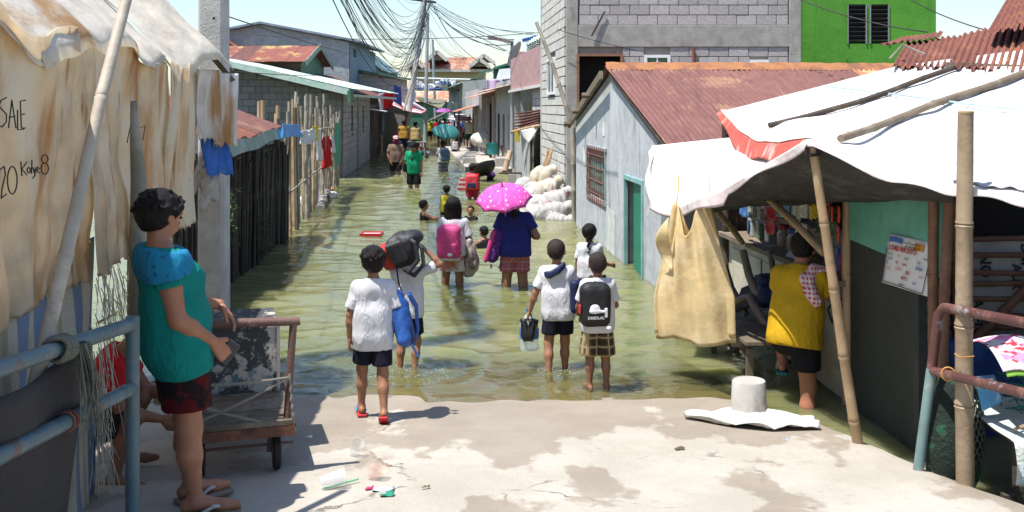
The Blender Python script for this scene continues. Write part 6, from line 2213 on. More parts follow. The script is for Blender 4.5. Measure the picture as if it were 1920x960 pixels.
def edge_fn(u, v):
	p = poly_at(FRP, u * .98)
	dn = .10 if u < .24 else .045
	return p + Vector((-.02 - .012 * math.sin(u * 40) * v, -.02 * v, .012 - dn * v * (1 + .25 * math.sin(u * 33))))
MB().sheet(edge_fn, 80, 5, .004).build('front_hem', M('pink_white_hem', (.70, .58, .56), [((.74, .72, .70), 2.5, .46, .6), ((.55, .30, .28), 6, .6, .74)], rough=.7, bump=.4, bscale=14), an_, smooth=180)
MB().sheet(lambda u, v: poly_at(FRP, 0).lerp(BKL[0][1], u) + Vector((-.05 * v + .02 * math.sin(9 * u), -.03 * v, .0 - .16 * v * (1 - .6 * u))), 20, 6, .004).build('side_drop', TARPW, an_, smooth=180)
MB().bamboo(P(1524, 270, 5.96), (2.17, 6.2, -.2), .026, .034, .42, 12, .012, 6).build('corner_pole', BAMB, an_, smooth=45)
for pts, r, m in ((((1440, 243), (1560, 212), (1665, 180), (1790, 133)), .022, WOODD), (((1574, 271), (1690, 228), (1800, 188), (1915, 146)), .027, WOOD)):
	q = [on_roof(x, y, .035) for x, y in pts]
	mb = MB()
	for k in range(3): mb.bamboo(q[k], q[k + 1] + (q[k + 1] - q[k]) * .03, r, r * 1.06, .35, 8, .008, k + int(r * 900))
	mb.build('batten_pole', m, an_, smooth=45)
MB().tube([on_roof(x, y, .03) for x, y in ((1545, 168), (1680, 186), (1800, 200), (1925, 214))], .008, 6).build('rope', M('pale_blue_rope', (.38, .52, .55), rough=.8), an_, smooth=60)
MB().tube([P(1512, 275, 5.95), P(1530, 268, 5.93), P(1536, 290, 5.92), P(1516, 292, 5.95), P(1512, 275, 5.95)], .012, 6).build('knot', BLACKIN, an_)
LNT = [(0, P(1336, 386, 9.4)), (.45, P(1500, 384, 8.2)), (.75, P(1640, 376, 7.3)), (1, P(1795, 356, 6.2))]
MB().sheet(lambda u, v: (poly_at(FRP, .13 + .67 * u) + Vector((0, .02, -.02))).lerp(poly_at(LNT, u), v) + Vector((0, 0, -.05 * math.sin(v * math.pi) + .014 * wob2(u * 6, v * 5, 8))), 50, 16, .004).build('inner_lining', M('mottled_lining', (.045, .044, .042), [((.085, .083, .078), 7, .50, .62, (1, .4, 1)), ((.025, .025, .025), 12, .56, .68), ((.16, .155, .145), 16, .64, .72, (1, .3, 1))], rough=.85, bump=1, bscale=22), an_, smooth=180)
MB().sheet(lambda u, v: awU(.62 + .38 * u, .02 + .36 * v * (1 - .6 * (1 - u)), .02 + .006 * math.sin(30 * u)), 30, 10, .003).build('patch_sheet', M('greyed_tarp', (.46, .47, .50), [((.58, .59, .61), 3, .5, .66), ((.34, .35, .37), 4, .58, .7)], rough=.6, bump=.5, bscale=12), an_, smooth=180)

# rusty torn roof at top right
tr = thing('rusty_roof', 'torn rust red corrugated roof at the upper right corner', 'roof', (4, 9, 2.4))
def corr_quad(c00, c10, c01, c11, k, amp, name, mat, parent, rag=0.0, seed=0, nv=4):
	c00, c10, c01, c11 = (Vector(c) for c in (c00, c10, c01, c11))
	n = (c10 - c00).cross(c01 - c00).normalized()
	if n.z < 0: n = -n
	r_ = random.Random(seed); rg = [r_.random() for _ in range(400)]
	def fn(u, v):
		p = c00.lerp(c10, u).lerp(c01.lerp(c11, u), v)
		if v < .01 and rag: p = p.lerp(c01.lerp(c11, u), rag * (rg[int(u * k * 2)] ** 3 + .2 * rg[int(u * k * 8)]))
		return p + n * (amp * math.sin(2 * math.pi * k * u) + .012 * math.sin(6 * u + seed) * math.sin(4 * v))
	MB().sheet(fn, k * 8, nv, .003).build(name, mat, parent, smooth=60)
corr_quad(P(1672, 128, 9.0), P(1800, 128, 8.5), P(1700, 78, 10.6), P(1820, 66, 10.2), 11, .014, 'roof_sheet', RUST, tr, .14, 1)
corr_quad(P(1776, 126, 8.5), P(1935, 146, 7.9), P(1806, 62, 10.0), P(1960, 34, 9.5), 12, .014, 'roof_sheet', RUST, tr, .16, 2)
corr_quad(P(1850, 62, 9.0), P(1940, 52, 8.6), P(1890, -6, 10.6), P(1970, -30, 10.2), 8, .014, 'roof_sheet', RUST, tr, .1, 3)
corr_quad(P(1648, 84, 10.4), P(1760, 70, 10.2), P(1690, 72, 11.2), P(1770, 58, 11), 9, .012, 'roof_sheet', RUST, tr, .15, 4)
MB().beam(P(1775, 122, 8.7), P(1930, 128, 8.2), .05).build('purlin', WOOD, tr)
MB().tube([P(1668, 110, 9.0), P(1692, 84, 9.3), P(1735, 102, 9.0)], .010, 5).build('wire', ROPE, tr)
MB().bamboo((4.2, 9.6, -.4), (4.2, 9.6, 2.6), .05, .045, .5, 8, .01, 2).build('post', BAMB, tr, smooth=45)

# yellow sack hanging from the awning
sk = thing('hanging_sack', 'open yellow woven sack hanging from the awning edge over the water', 'sack', (1.45, 8.05, .3))
SACKY = M('yellow_woven_sack', (.88, .74, .44), [((.92, .82, .58), 3, .48, .64), ((.78, .58, .28), 6, .60, .74)], rough=.6, bump=.3, bscale=22, transl=.5, spec=.3)
def sk_fn(front):
	def fn(u, v):
		xw = .20 + .42 * v ** .8 * (1 if v > .3 else 1)
		notch = 0
		x = (u - .5) * (.30 + .36 * min(1, v * 1.4))
		dip = .26 * math.exp(-((u - .42) / .20) ** 2) * (1 - v) ** 2
		z = 1.42 - dip - (1.10 - (.05 if not front else 0) - dip) * v - .02 * math.sin(u * 9 + 2) * v
		bulge = (.05 + .03 * v) * math.sin(u * math.pi)
		fold = .022 * math.sin(u * 13 + 2.5 * v) * (1 - .5 * v) + .012 * math.sin(27 * u - 5 * v)
		y = 8.05 + (-1 if front else 1) * bulge + (fold if front else -fold)
		return Vector((1.425 + x + .03 * v, y, z))
	return fn
MB().sheet(sk_fn(True), 34, 34, .003).build('front_face', SACKY, sk, smooth=180)
MB().sheet(sk_fn(False), 34, 34, .003).build('back_face', SACKY, sk, smooth=180)
MB().sheet(lambda u, v: Vector((1.27 + .03 * u - .12 * v * math.sin(u * 3), 7.95 - .03 * math.sin(6 * u), 1.30 - .42 * u - .0 * v)), 14, 6, .003).build('side_fold', SACKY, sk, smooth=180)
for x in (1.30, 1.555): MB().tube([(x, 8.05, 1.40), (x + .01, 8.07, 1.50), (x, 8.1, 1.62)], .005, 5).build('tie', M('orange_string', (.60, .33, .06), rough=.8), sk)

spin(sk, Vector((1.43, 8.05, 0)), -.5)
# bench of boards on crossed legs
bn = thing('bench', 'rough board bench on crossed legs standing in the water before the store', 'bench', (1.95, 8.2, -.3))
for i in range(4):
	x = 1.70 + .155 * i
	MB().hexa([(x - .02 * 0, 9.25, .36), (x + .14, 9.25, .36), (x + .14 + .08, 7.72, .36), (x + .08, 7.72, .36)], [(x, 9.25, .385), (x + .14, 9.25, .385), (x + .22, 7.72, .385), (x + .08, 7.72, .385)]).build('seat_board', WOOD, bn)
for y, xo in ((7.95, .06), (9.05, 0)):
	MB().beam((1.66 + xo, y, .33), (2.34 + xo, y, .33), .04, .06).build('cross_bearer', WOOD, bn)
	MB().beam((1.62 + xo, y - .05, -.4), (2.25 + xo, y - .05, .32), .045).build('leg', WOOD, bn)
	MB().beam((2.35 + xo, y + .03, -.4), (1.72 + xo, y + .03, .32), .045).build('leg', WOOD, bn)
	MB().beam((1.78 + xo, y - .10, -.4), (1.78 + xo, y - .10, .31), .05).build('leg', WOOD, bn)
# tipped-over plastic armchair
pc = thing('plastic_chair', 'brown plastic armchair tipped over on the board bench', 'chair', (1.95, 8.6, .39))
BRP = M('brown_plastic', (.16, .125, .105), [((.22, .18, .15), 5, .5, .66)], rough=.5, spec=.4)
def chair_tube(pts, r, nm): MB().tube(pts, r, 8).build(nm, BRP, pc, smooth=70)
chair_tube([P(1393, 470, 8.5), P(1404, 515, 8.4), P(1417, 548, 8.3), P(1430, 556, 8.25)], [.032, .034, .038, .03], 'arm_rest')
chair_tube([P(1372, 575, 8.5), P(1392, 560, 8.35), P(1405, 556, 8.3), P(1418, 580, 8.15), P(1432, 606, 8.1), P(1450, 612, 8.05)], [.03, .032, .034, .034, .032, .028], 'arm_rest')
chair_tube([P(1444, 470, 8.9), P(1450, 510, 8.8), P(1452, 560, 8.7)], .028, 'leg')
chair_tube([P(1360, 500, 8.9), P(1372, 540, 8.75), P(1400, 590, 8.55)], .028, 'leg')
MB().sheet(lambda u, v: P(1375 + 55 * u + 15 * v, 585 - 45 * v - 12 * u, 8.45 + .35 * v) + Vector((0, 0, .02 * math.sin(u * 3))), 10, 8, .02).build('seat', M('rattan_weave_plastic', (.085, .072, .062), rough=.6, bump=1, bscale=120), pc, smooth=60)
MB().sheet(lambda u, v: P(1415 + 38 * u, 575 - 60 * v, 8.75 - .15 * u + .1 * v), 8, 8, .02).build('backrest', MATS['rattan_weave_plastic'], pc, smooth=60)
S = SDF().box(P(1442, 545, 8.3), (.10, .08, .13), .05).box(P(1442, 552, 8.2), (.08, .05, .07), .03)
o = np_obj('backpack', [S.mesh(.012, fold=.005, seed=2)], M('dark_blue_nylon', (.012, .022, .065), rough=.6, bump=.3)); tag(o, 'dark blue backpack lying on the bench beside the yellow shirted woman', 'backpack')
# ------------------------------------------------------------------ right bank beyond the block building
rx = lambda d: .79 - .1086 * (d - 26)
ph_ = thing('house', 'house with pink parapet and open ground floor beyond the block building', 'house', (1.5, 29.5, -.5))
PINK = M('dusty_pink_paint', (.42, .25, .245), [((.47, .30, .29), 1.5, .5, .66)], rough=.8)
GREYW = M('grey_wall', (.40, .395, .38), [((.50, .49, .47), 2, .5, .66), ((.28, .27, .26), 3, .56, .7, (1, 1, .3))], rough=.9, bump=.3)
wall('side_wall', (rx(25.6) + .1, 25.6), (rx(28.6) + .1, 28.6), -.6, [(0, 2.78), (3.02, 2.78)], [], (1, 0), .15, MORTAR, ph_)
block_courses(ph_, (rx(25.6) + .09, 25.6), (rx(28.6) + .09, 28.6), .4, 2.7, [], (1, 0), BLOCKL, seed=12, dep=.04)
wall('recess_wall', (rx(28.6) + .9, 28.6), (rx(33) + .9, 33), -.6, [(0, 2.78), (4.5, 2.78)], [], (1, 0), .15, WOODD, ph_)
MB().hexa([(rx(25.4) - .05, 25.4, 2.74), (rx(33.2) - .05, 33.2, 2.70), (rx(33.2) + 3, 33.2, 2.70), (rx(25.4) + 3, 25.4, 2.74)], [(rx(25.4) - .05, 25.4, 3.78), (rx(33.2) - .05, 33.2, 3.72), (rx(33.2) + 3, 33.2, 3.72), (rx(25.4) + 3, 25.4, 3.78)]).build('parapet', PINK, ph_)
MB().beam((rx(25.3) - .09, 25.3, 2.72), (rx(33.3) - .09, 33.3, 2.68), .06, .08).build('ledge', M('white_ledge', (.6, .57, .54), rough=.8), ph_)
for d, m in ((29.3, GREYW), (31.3, M('yellow_door', (.38, .34, .12), rough=.7)), (32.4, GREYW)):
	MB().mm((rx(d) + .3, d, -.5), (rx(d) + .36, d + .9, 2.3)).build('door_panel', m, ph_)
MB().mm((rx(33) + .05, 32.9, -.5), (rx(33) + .25, 33.15, 2.7)).build('column', GREYW, ph_)

# upper storey with blue roof edge, stacked sheets
up_ = thing('house', 'upper storey with blue roof edge showing over the pink parapet', 'house', (1.8, 31, 3.7))
wall('front_wall', (rx(33) + .75, 32.4), (rx(33) + 3.4, 32.4), 3.0, [(0, 4.35), (2.6, 5.0)], [(.4, .9, 3.5, 4.1)], (0, 1), .12, GREYW, up_)
wall('side_wall', (rx(33) + .75, 32.53), (rx(33) + .75, 37), 3.0, [(0, 4.35), (4.4, 4.35)], [], (1, 0), .12, GREYW, up_)
MB().beam((rx(33) + .30, 32.2, 4.28), (rx(33) + 3.5, 32.2, 5.1), .3, .09).build('blue_roof_edge', M('royal_blue_sheet', (.025, .08, .30), rough=.5), up_)
for i in range(6):
	corr_quad(P(988, 104 - i * 4, 31 + .1 * i), P(1019, 88 - i * 4, 29.5 + .1 * i), P(986, 96 - i * 4, 32.5 + .1 * i), P(1019, 80 - i * 4, 31 + .1 * i), 7, .02, 'stacked_sheet', (GALV, MINT)[i % 2], up_, 0, i)
MB().mm((1.0, 31.2, 3.72), (1.35, 31.6, 4.15)).build('crate', GREENSHEET, up_)
MB().beam(P(1013, 100, 30), P(1013, 78, 30), .1).build('post', WOOD, up_)
# satellite dish
sdh = thing('satellite_dish', 'grey satellite dish on the roof behind the street lamp', 'satellite dish', P(966, 108, 34))
MB().lathe([(.0, .10), (.2, .085), (.36, .04), (.45, 0), (.45, -.015), (.36, .02), (.2, .065), (0, .08)], P(964, 100, 34), 20, axis=(-.7, .2, .35), cap=False).build('dish', M('dish_grey', (.42, .42, .41), rough=.5), sdh, smooth=40)
MB().tube([P(967, 104, 34.1), P(972, 122, 34.2)], .03, 8).build('mast', METAL, sdh)
MB().tube([P(966, 104, 34), P(953, 100, 33.7)], .012, 6).build('feed_arm', METAL, sdh)
# street lamp
lp = thing('street_lamp', 'grey street lamp with flat rusty head leaning over the right bank', 'street lamp', (P(961, 325, 33.6).x, 33.6, -.3))
MB().tube([(P(961, 0, 33.6).x, 33.6, -.3), P(960, 76, 33.6)], [.075, .055], 10).build('post', PLM, lp, smooth=60)
MB().tube([P(960, 80, 33.6), P(951, 77, 33.3)], .03, 8).build('arm', PLM, lp, smooth=60)
MB().hexa([P(914, 72, 33.0), P(954, 81, 33.2), P(955, 81, 33.6), P(915, 71, 33.4)], [P(917, 66, 33.0), P(954, 75, 33.2), P(955, 75, 33.6), P(918, 66, 33.4)]).build('lamp_head', M('lamp_head_rust', (.36, .31, .27), [((.26, .15, .09), 5, .5, .66)], rough=.7), lp)
MB().tube([P(957, 95, 33.55), P(957, 128, 33.55)], .03, 6).build('junction_box', GALV, lp)

# little lean-to with rusty slats and white plastic
ln = thing('lean_to', 'lean-to with rusty sheet roof and white plastic drape below the pink house', 'shed', (.5, 26, -.4))
wall('side_wall', (rx(26.3) - .28, 26.3), (rx(29.6) - .28, 29.6), -.6, [(0, 1.62), (3.3, 1.70)], [], (1, 0), .08, GREYW, ln)
wall('front_wall', (rx(26.2) + .12, 26.2), (rx(26.2) + .5, 26.2), -.6, [(0, 1.6), (.4, 1.6)], [], (0, 1), .06, M('maroon_board', (.14, .05, .05), rough=.8), ln)
for i in range(6):
	a = P(968 + i * .5, 243 - i * 6, 28 + i * .1); b = P(1016, 229 - i * 4.5, 25.6 + i * .1)
	MB().beam(a, b, .20, .03).build('roof_strip', RUST_RED, ln)
MB().bamboo(P(960, 248, 27.4), P(1015, 235, 25.4), .05, .045, .5, 8, .01, 1).build('eave_pole', BAMB, ln, smooth=45)
MB().sheet(lambda u, v: P(976 + 38 * u - 12 * v * (u - .45), 245 - 9 * u + (28 * v * (1 - abs(u - .4) * 1.4)), 26.2 - .6 * u) + Vector((0, .04 * math.sin(9 * u), 0)), 16, 10, .006).build('plastic_drape', PLASTICW, ln, smooth=180)
MB().mm(P(965, 266, 27.0) - Vector((0, 0, 0)), P(975, 244, 26.9)).build('yellow_notice', M('yellow_notice', (.55, .45, .06), rough=.6), ln)
MB().tube([P(996, 262, 26.0), P(996, 330, 26.0)], .035, 6).build('post', WOODD, ln)

# row of house fronts further on
simple = []
def front(label, d0, d1, z, m, parts=(), off=0.0, name='row_house'):
	o = thing(name, label, 'house', (rx((d0 + d1) / 2), (d0 + d1) / 2, -.5))
	wall('street_wall', (rx(d0) + off, d0), (rx(d1) + off, d1), -.6, [(0, z), (d1 - d0, z)], [], (1, 0), .12, m, o)
	wall('end_wall', (rx(d0) + off + .121, d0), (rx(d0) + off + 3, d0), -.6, [(0, z), (2.9, z + .3)], [], (0, 1), .12, m, o)
	return o
h1 = front('narrow grey house front with tin canopy past the street lamp', 34.2, 39.5, 3.1, GREYW, off=.05)
roof_sheets(h1, (rx(34) - .75, 34, 2.72), (-.60, 5.6, 0), (1.0, .1, .25), [GALV, RUST_OR], 5, seed=4, per=4)
for d in (34.6, 36.2, 38.0): MB().mm((rx(d) - .02, d, -.5), (rx(d) + .04, d + .9, 1.9)).build('door_panel', (M('timber_door', (.22, .16, .11), rough=.8), GREYW, WOODD)[int(d) % 3], h1)
corr_quad(P(930, 150, 39), P(972, 146, 34), P(936, 130, 40.5), P(976, 126, 35), 9, .02, 'porch_sheet', GALV, h1, 0, 3)
h2 = front('maroon gated house front on the right bank', 39.7, 46, 2.9, M('faded_brown_wall', (.25, .20, .17), [((.33, .28, .24), 2, .5, .66)], rough=.9), off=.0)
MB().mm((rx(40.3) - .10, 40.3, -.1), (rx(42.6) + .12, 42.4, 2.3)).build('gate', M('maroon_gate', (.085, .018, .022), rough=.55), h2)
for d in (39.9, 42.8, 44.5): MB().mm((rx(d) - .08, d, -.5), (rx(d) + .1, d + .22, 2.6)).build('pillar', GREYW, h2)
roof_sheets(h2, (rx(39.6) - .9, 39.6, 2.55), (-.7, 6.6, 0), (1.3, .1, .35), [RUST_OR, GALV], 5, seed=5, per=4)
MB().sheet(lambda u, v: P(912 + 30 * u, 148 + 22 * v, 41 + .6 * math.sin(u * 9) * .1), 20, 6, .01).build('lilac_curtain', cloth('lilac_curtain', (.50, .44, .62), 'floral', (.45, .25, .45), 8), h2, smooth=180)
h3 = front('pale shopfront with little orange awning on the right bank', 46.4, 56, 3.0, M('pale_wall', (.46, .45, .43), rough=.9), off=-.1)
roof_sheets(h3, (rx(46.2) - 1.1, 46.2, 1.95), (-.45, 4.2, 0), (1.0, .1, .30), M('orange_blue_sheet', (.46, .20, .11), [((.14, .26, .42), 1.2, .52, .56)], rough=.7), 3, seed=5, per=4)
for d in (46.5, 50.3): MB().beam((rx(d) - 1.0, d, -.4), (rx(d) - 1.0, d, 2.0), .07).build('post', WOODD, h3)
for d in (47.4, 49.6, 52): MB().mm((rx(d) - .16, d, -.3), (rx(d) - .13 + .03, d + 1.1, 1.8)).build('door_panel', (M('salmon_door', (.40, .22, .17), rough=.8), WOODD, GREYW)[int(d) % 3], h3)
h4 = front('far green roofed house front on the right bank', 57, 74, 3.6, M('pale_grey_green_wall', (.40, .42, .40), [((.25, .30, .28), 1, .5, .66)], rough=.9), off=-.2)
roof_sheets(h4, (rx(57) - .8, 57, 3.3), (-1.8, 17, 0), (3, .1, 1.2), GREENSHEET, 8, seed=5, per=3)
h5 = thing('house', 'two storey house with dark green gable roof behind the street lamp', 'house', (2, 44, -.5))
wall('front_wall', (P(925, 0, 44).x, 44), (P(1000, 0, 44).x, 44), -.6, [(0, 3.9), (1.74, 4.4)], [], (0, 1), .15, M('teal_side', (.05, .22, .20), rough=.8), h5)
MB().hexa([P(896, 140, 43.4), P(985, 112, 43.4), P(985, 112, 50), P(896, 140, 50)], [P(896, 137, 43.4), P(985, 109, 43.4), P(985, 109, 50), P(896, 137, 50)]).build('roof_slope', GREENSHEET, h5)
h6 = thing('house', 'pink roofed upper room far behind the satellite dish', 'house', (1.2, 40, -.5))
MB().mm((P(964, 0, 39).x, 39, 3), (P(985, 0, 39).x, 41, 4.3)).build('wall', PINK, h6)
corr_quad(P(962, 118, 38.6), P(988, 112, 38.6), P(966, 108, 41), P(992, 102, 41), 6, .02, 'roof_sheet', M('pink_sheet', (.48, .24, .26), rough=.7), h6, 0, 2)
# clutter of posts along the far right
for k, (px, d, top) in enumerate(((886, 56, 172), (896, 52, 180), (905, 60, 168), (878, 64, 190), (911, 49, 195))):
	q = P(px, top, d)
	MB().beam((q.x, d, -.4), q, .09).build('post', (BAMBG, WOODD, PLM)[k % 3], label=('thin grey post left of the orange awning', 'dark post in front of the pale shopfront', 'tall steel post at the far shopfronts', 'farthest bamboo post on the right bank', 'dark prop just left of the maroon gate')[k], cat='post', group='posts on the right bank')

# ------------------------------------------------------------------ raised walkway and the things on it
wk = [P(873, 322, 34.2), P(958, 330, 32.6), P(948, 268, 58), P(893, 268, 58)]
MB().hexa([(wk[0].x, 34.2, -.6), (wk[1].x + .6, 32.8, -.6), (rx(52) + .1, 52, -.6), (rx(52) - 1.4, 52, -.6)], [(wk[0].x, 34.2, .14), (wk[1].x + .6, 32.8, .14), (rx(52) + .1, 52, .14), (rx(52) - 1.4, 52, .14)]).build('walkway', M('walkway_concrete', (.42, .39, .35), [((.50, .47, .43), 1.5, .5, .66), ((.30, .28, .25), 4, .56, .7)], rough=.9, bump=.4), kind='structure')
for k, (px, py, d) in enumerate(((880, 303, 36.5), (880, 294, 38.4))):
	c = P(px, py, d); c.z = .14
	b = thing('hollow_block', ('loose hollow block standing nearer on the walkway edge', 'loose hollow block standing further along the walkway edge')[k], 'block', c, 'hollow blocks on the walkway')
	MB().mm(c + Vector((-.22, -.1, 0)), c + Vector((.22, .1, .17))).build('lower_block', CONC, b, bevel=.01)
	MB().mm(c + Vector((-.21, -.09, .172)), c + Vector((.2, .09, .21))).build('cap_slab', CONCL, b, bevel=.006)
def tub(label, px, py, d, r, h, m, cat='tub'):
	c = P(px, py, d)
	o = thing('tub', label, cat, c)
	MB().lathe([(r * .78, 0), (r * .86, h * .5), (r * .97, h * .93), (r * 1.04, h * .95), (r * 1.05, h), (r * .96, h), (r * .8, h * .4), (r * .7, .04), (0, .04)], c, 20, cap=False).build('shell', m, o, smooth=50)
	MB().lathe([(r * .86, h * .7), (r * .89, h * .71), (r * .9, h * .75), (r * .87, h * .76)], c, 20, cap=False).build('rib', m, o, smooth=50)
tub('teal plastic tub on the walkway near the maroon gate', 931, 289, 38.5, .44, .42, M('teal_plastic', (.02, .25, .24), rough=.45))
tub('black plastic tub beside the teal tub on the walkway', 954, 293, 36.6, .32, .38, M('black_plastic', (.02, .02, .022), rough=.45))
MB().mm(P(936, 306, 36.8) , P(936, 306, 36.8) + Vector((.8, .5, .32))).build('concrete_step', CONCL, label='pale concrete step under the black tub', cat='step', bevel=.02)
MB().mm(P(928, 326, 34.4), P(928, 326, 34.4) + Vector((.75, .8, .55))).build('concrete_block', CONC, label='broken concrete block at the near end of the walkway', cat='block', bevel=.03)
MB().bamboo(P(946, 322, 33), P(957, 284, 33.4), .10, .085, .6, 10, .02, 3).build('log', M('log_tan', (.38, .28, .2), rough=.8), smooth=50, label='short tan log leaning against the street lamp', cat='log')
cp = P(960, 345, 28.3); cp.z = -.5
po = thing('concrete_post', 'short concrete post with a plank on top standing in the water', 'post', cp)
MB().hexa([cp + Vector((-.15, -.13, 0)), cp + Vector((.15, -.13, 0)), cp + Vector((.15, .13, 0)), cp + Vector((-.15, .13, 0))], [cp + Vector((-.11, -.11, .80)), cp + Vector((.11, -.11, .80)), cp + Vector((.11, .11, .80)), cp + Vector((-.11, .11, .80))]).build('shaft', CONC, po, bevel=.01)
MB().box(cp + Vector((-.05, 0, .825)), (.62, .2, .04)).build('plank', WOODD, po)
# big black basin held by the bathing girl
bs = thing('basin', 'big black basin tipped on its side by the girl in purple', 'basin', P(908, 320, 30))
MB().lathe([(.24, 0), (.34, .08), (.38, .16), (.40, .16), (.37, .06), (.28, -.02), (0, -.02)], P(908, 322, 29.6), 24, axis=(-.30, .35, .75), cap=False).build('shell', MATS['black_plastic'], bs, smooth=50)
MB().lathe([(0, .02), (.24, .02)], P(908, 322, 29.6), 24, axis=(-.30, .35, .75), cap=False).build('bottom', MATS['black_plastic'], bs)
S = SDF().ell(P(905, 275, 43) + Vector((0, 0, .3)), (.5, .3, .3)).ell(P(911, 278, 42.6) + Vector((.0, 0, .3)), (.4, .3, .25))
o = np_obj('sack', [S.mesh(.03, fold=.02, seed=3, freq=12)], M('dirty_white_sack', (.55, .52, .46), rough=.8)); tag(o, 'slumped cream sack on the walkway by the dark gate post', 'sack')

# ------------------------------------------------------------------ heap of filled sacks at the block building corner
SW = M('white_sack', (.40, .39, .37), [((.48, .47, .45), 3, .48, .64), ((.34, .31, .27), 5, .56, .70)], rough=.65, bump=.5, bscale=25)
SP = M('printed_white_sack', (.46, .44, .42), [((.45, .16, .14), 5, .62, .66), ((.12, .33, .30), 6, .66, .69), ((.52, .51, .49), 3, .5, .66)], rough=.65, bump=.5, bscale=25)
SYL = M('yellow_orange_sack', (.54, .48, .38), [((.55, .36, .12), 3, .54, .66)], rough=.65, bump=.5, bscale=25)
heap = [(1003, 402, 20.0, .38, .20, SW, 0, 'lowest white sack at the left of the heap'), (1044, 412, 19.7, .30, .12, SW, 1, 'flattest white sack at the right foot of the heap'), (1022, 405, 19.9, .40, .22, SW, 2, 'broad white sack in the middle of the bottom row'),
		(1000, 385, 20.4, .34, .24, SW, 3, 'white sack behind the lowest left sack'), (1036, 380, 20.2, .36, .25, SP, 4, 'knotted white sack topmost at the right of the heap'), (1010, 366, 20.8, .34, .25, SP, 5, 'printed white sack in the second row of the heap'),
		(990, 352, 21.6, .34, .24, SW, 6, 'pale sack at the back left of the heap'), (1024, 356, 20.7, .30, .22, SYL, 7, 'yellow orange sack lying across the heap'), (1001, 362, 21.2, .28, .25, SW, 8, 'upright white sack left of the printed one'), (1014, 335, 21.4, .26, .28, SYL, 9, 'orange cream sack at the top of the heap'),
		(988, 398, 20.6, .3, .2, SW, 10, 'half sunk white sack at the left waterline of the heap'), (1040, 398, 20.0, .3, .22, SW, 11, 'white sack wedged against the building corner')]
for px, py, d, w, h, m, k, lab in heap:
	c = v3(P(px, py, d))
	rs = random.Random(k)
	Q = rotm((0, 0, 1), rs.uniform(-.6, .6)) @ rotm((0, 1, 0), rs.uniform(-.3, .3))
	w *= .78; h *= .85
	S = SDF().ell(c, (w, w * .7, h), Q, .05).ell(c + Q @ np.array((w * .55, 0, h * .2)), (w * .5, w * .5, h * .75), Q, .08).ell(c + Q @ np.array((-w * .5, 0, -.02)), (w * .5, w * .55, h * .8), Q, .08)
	S.cone(c + Q @ np.array((w * .9, 0, h * .3)), c + Q @ np.array((w * 1.25, 0, h * .7)), .05, .09, .05)
	o = np_obj('sack', [S.mesh(.016, fold=.014, seed=k, freq=17)], m)
	tag(o, lab, 'sack', 'sacks heaped at the block building corner')
# bundle of dry sticks propped on the heap
dr = MB(); rr = random.Random(5)
bd = thing('stick_bundle', 'bundle of dry sticks propped up behind the sack heap', 'sticks', P(1022, 340, 21.6))
for i in range(16):
	MB().tube([P(1010 + rr.uniform(-8, 10), 345 + rr.uniform(-6, 6), 21.7), P(1024 + rr.uniform(-6, 6), 310 + rr.uniform(-4, 4), 21.8), P(1032 + rr.uniform(-6, 6), 278 + rr.uniform(-4, 10), 21.9)], [.025, .02, .012], 5).build('stick', BAMB, bd)
# ------------------------------------------------------------------ goods in the store
def jar(d, z, o, r, h, body, lid, label, square=False):
	c = sp_(d, z, o)
	t = thing('jar' if not square else 'food_box', label, 'jar' if not square else 'container', c, 'goods on the store counter')
	if square:
		MB().box(c + Vector((0, 0, h / 2)), (r * 2, r * 2, h)).build('box_body', body, t, bevel=.008)
		MB().box(c + Vector((0, 0, h + .012)), (r * 2.1, r * 2.1, .02)).build('lid', lid, t, bevel=.004)
	else:
		MB().lathe([(r * .95, 0), (r, .01), (r, h * .75), (r * .8, h * .85), (r * .8, h)], c, 14).build('jar_body', body, t, smooth=40)
		MB().lathe([(r * .88, 0), (r * .88, .035), (r * .8, .04)], c + Vector((0, 0, h)), 14).build('lid', lid, t, smooth=40)
def pl(name, c, **k): return M('p_' + name, c, rough=.3, spec=.5, vary=.25, vscale=40, **k)
rowA = [(10.12, .075, .15, pl('clear1', (.33, .34, .34)), pl('grey', (.4, .4, .4)), 'clear food box at the left end of the counter', True), (9.88, .075, .15, pl('greenbox', (.10, .22, .10)), pl('grey', (.4, .4, .4)), 'green filled box second from the left on the counter', True),
		(9.62, .075, .15, pl('clear1', (.33, .34, .34)), pl('grey', (.4, .4, .4)), 'clear food box third from the left on the counter', True), (9.36, .06, .16, pl('candy', (.36, .26, .22)), pl('red', (.42, .02, .02)), 'sweet jar with red lid on the counter', False),
		(9.10, .065, .15, pl('candy2', (.38, .32, .25)), pl('blue', (.03, .10, .42)), 'sweet jar with blue lid on the counter', False), (8.86, .06, .17, pl('pinkjar', (.42, .28, .28)), pl('red', (.42, .02, .02)), 'taller jar with red lid by the woman', False)]
for d, r, h, b, l, lab, sq in rowA: jar(d, .89, -.18, r, h, b, l, lab, sq)
rowB = [(10.08, .075, .13, pl('orangebox', (.50, .22, .06)), pl('grey', (.4, .4, .4)), 'orange filled box at the left end of the shelf', True), (9.80, .075, .13, pl('clear1', (.33, .34, .34)), pl('grey', (.4, .4, .4)), 'clear box in the middle of the shelf', True), (9.52, .075, .13, pl('clear1', (.33, .34, .34)), pl('grey', (.4, .4, .4)), 'clear box next to the blue lidded jar on the shelf', True),
		(9.28, .06, .14, pl('brownjar', (.30, .13, .07)), pl('blue', (.03, .10, .42)), 'brown jar with blue lid on the shelf', False), (9.02, .07, .14, pl('bluejar', (.20, .32, .42)), pl('yellow', (.60, .46, .04)), 'jar with bright yellow lid on the shelf', False)]
for d, r, h, b, l, lab, sq in rowB: jar(d, 1.183, -.20, r, h, b, l, lab, sq)
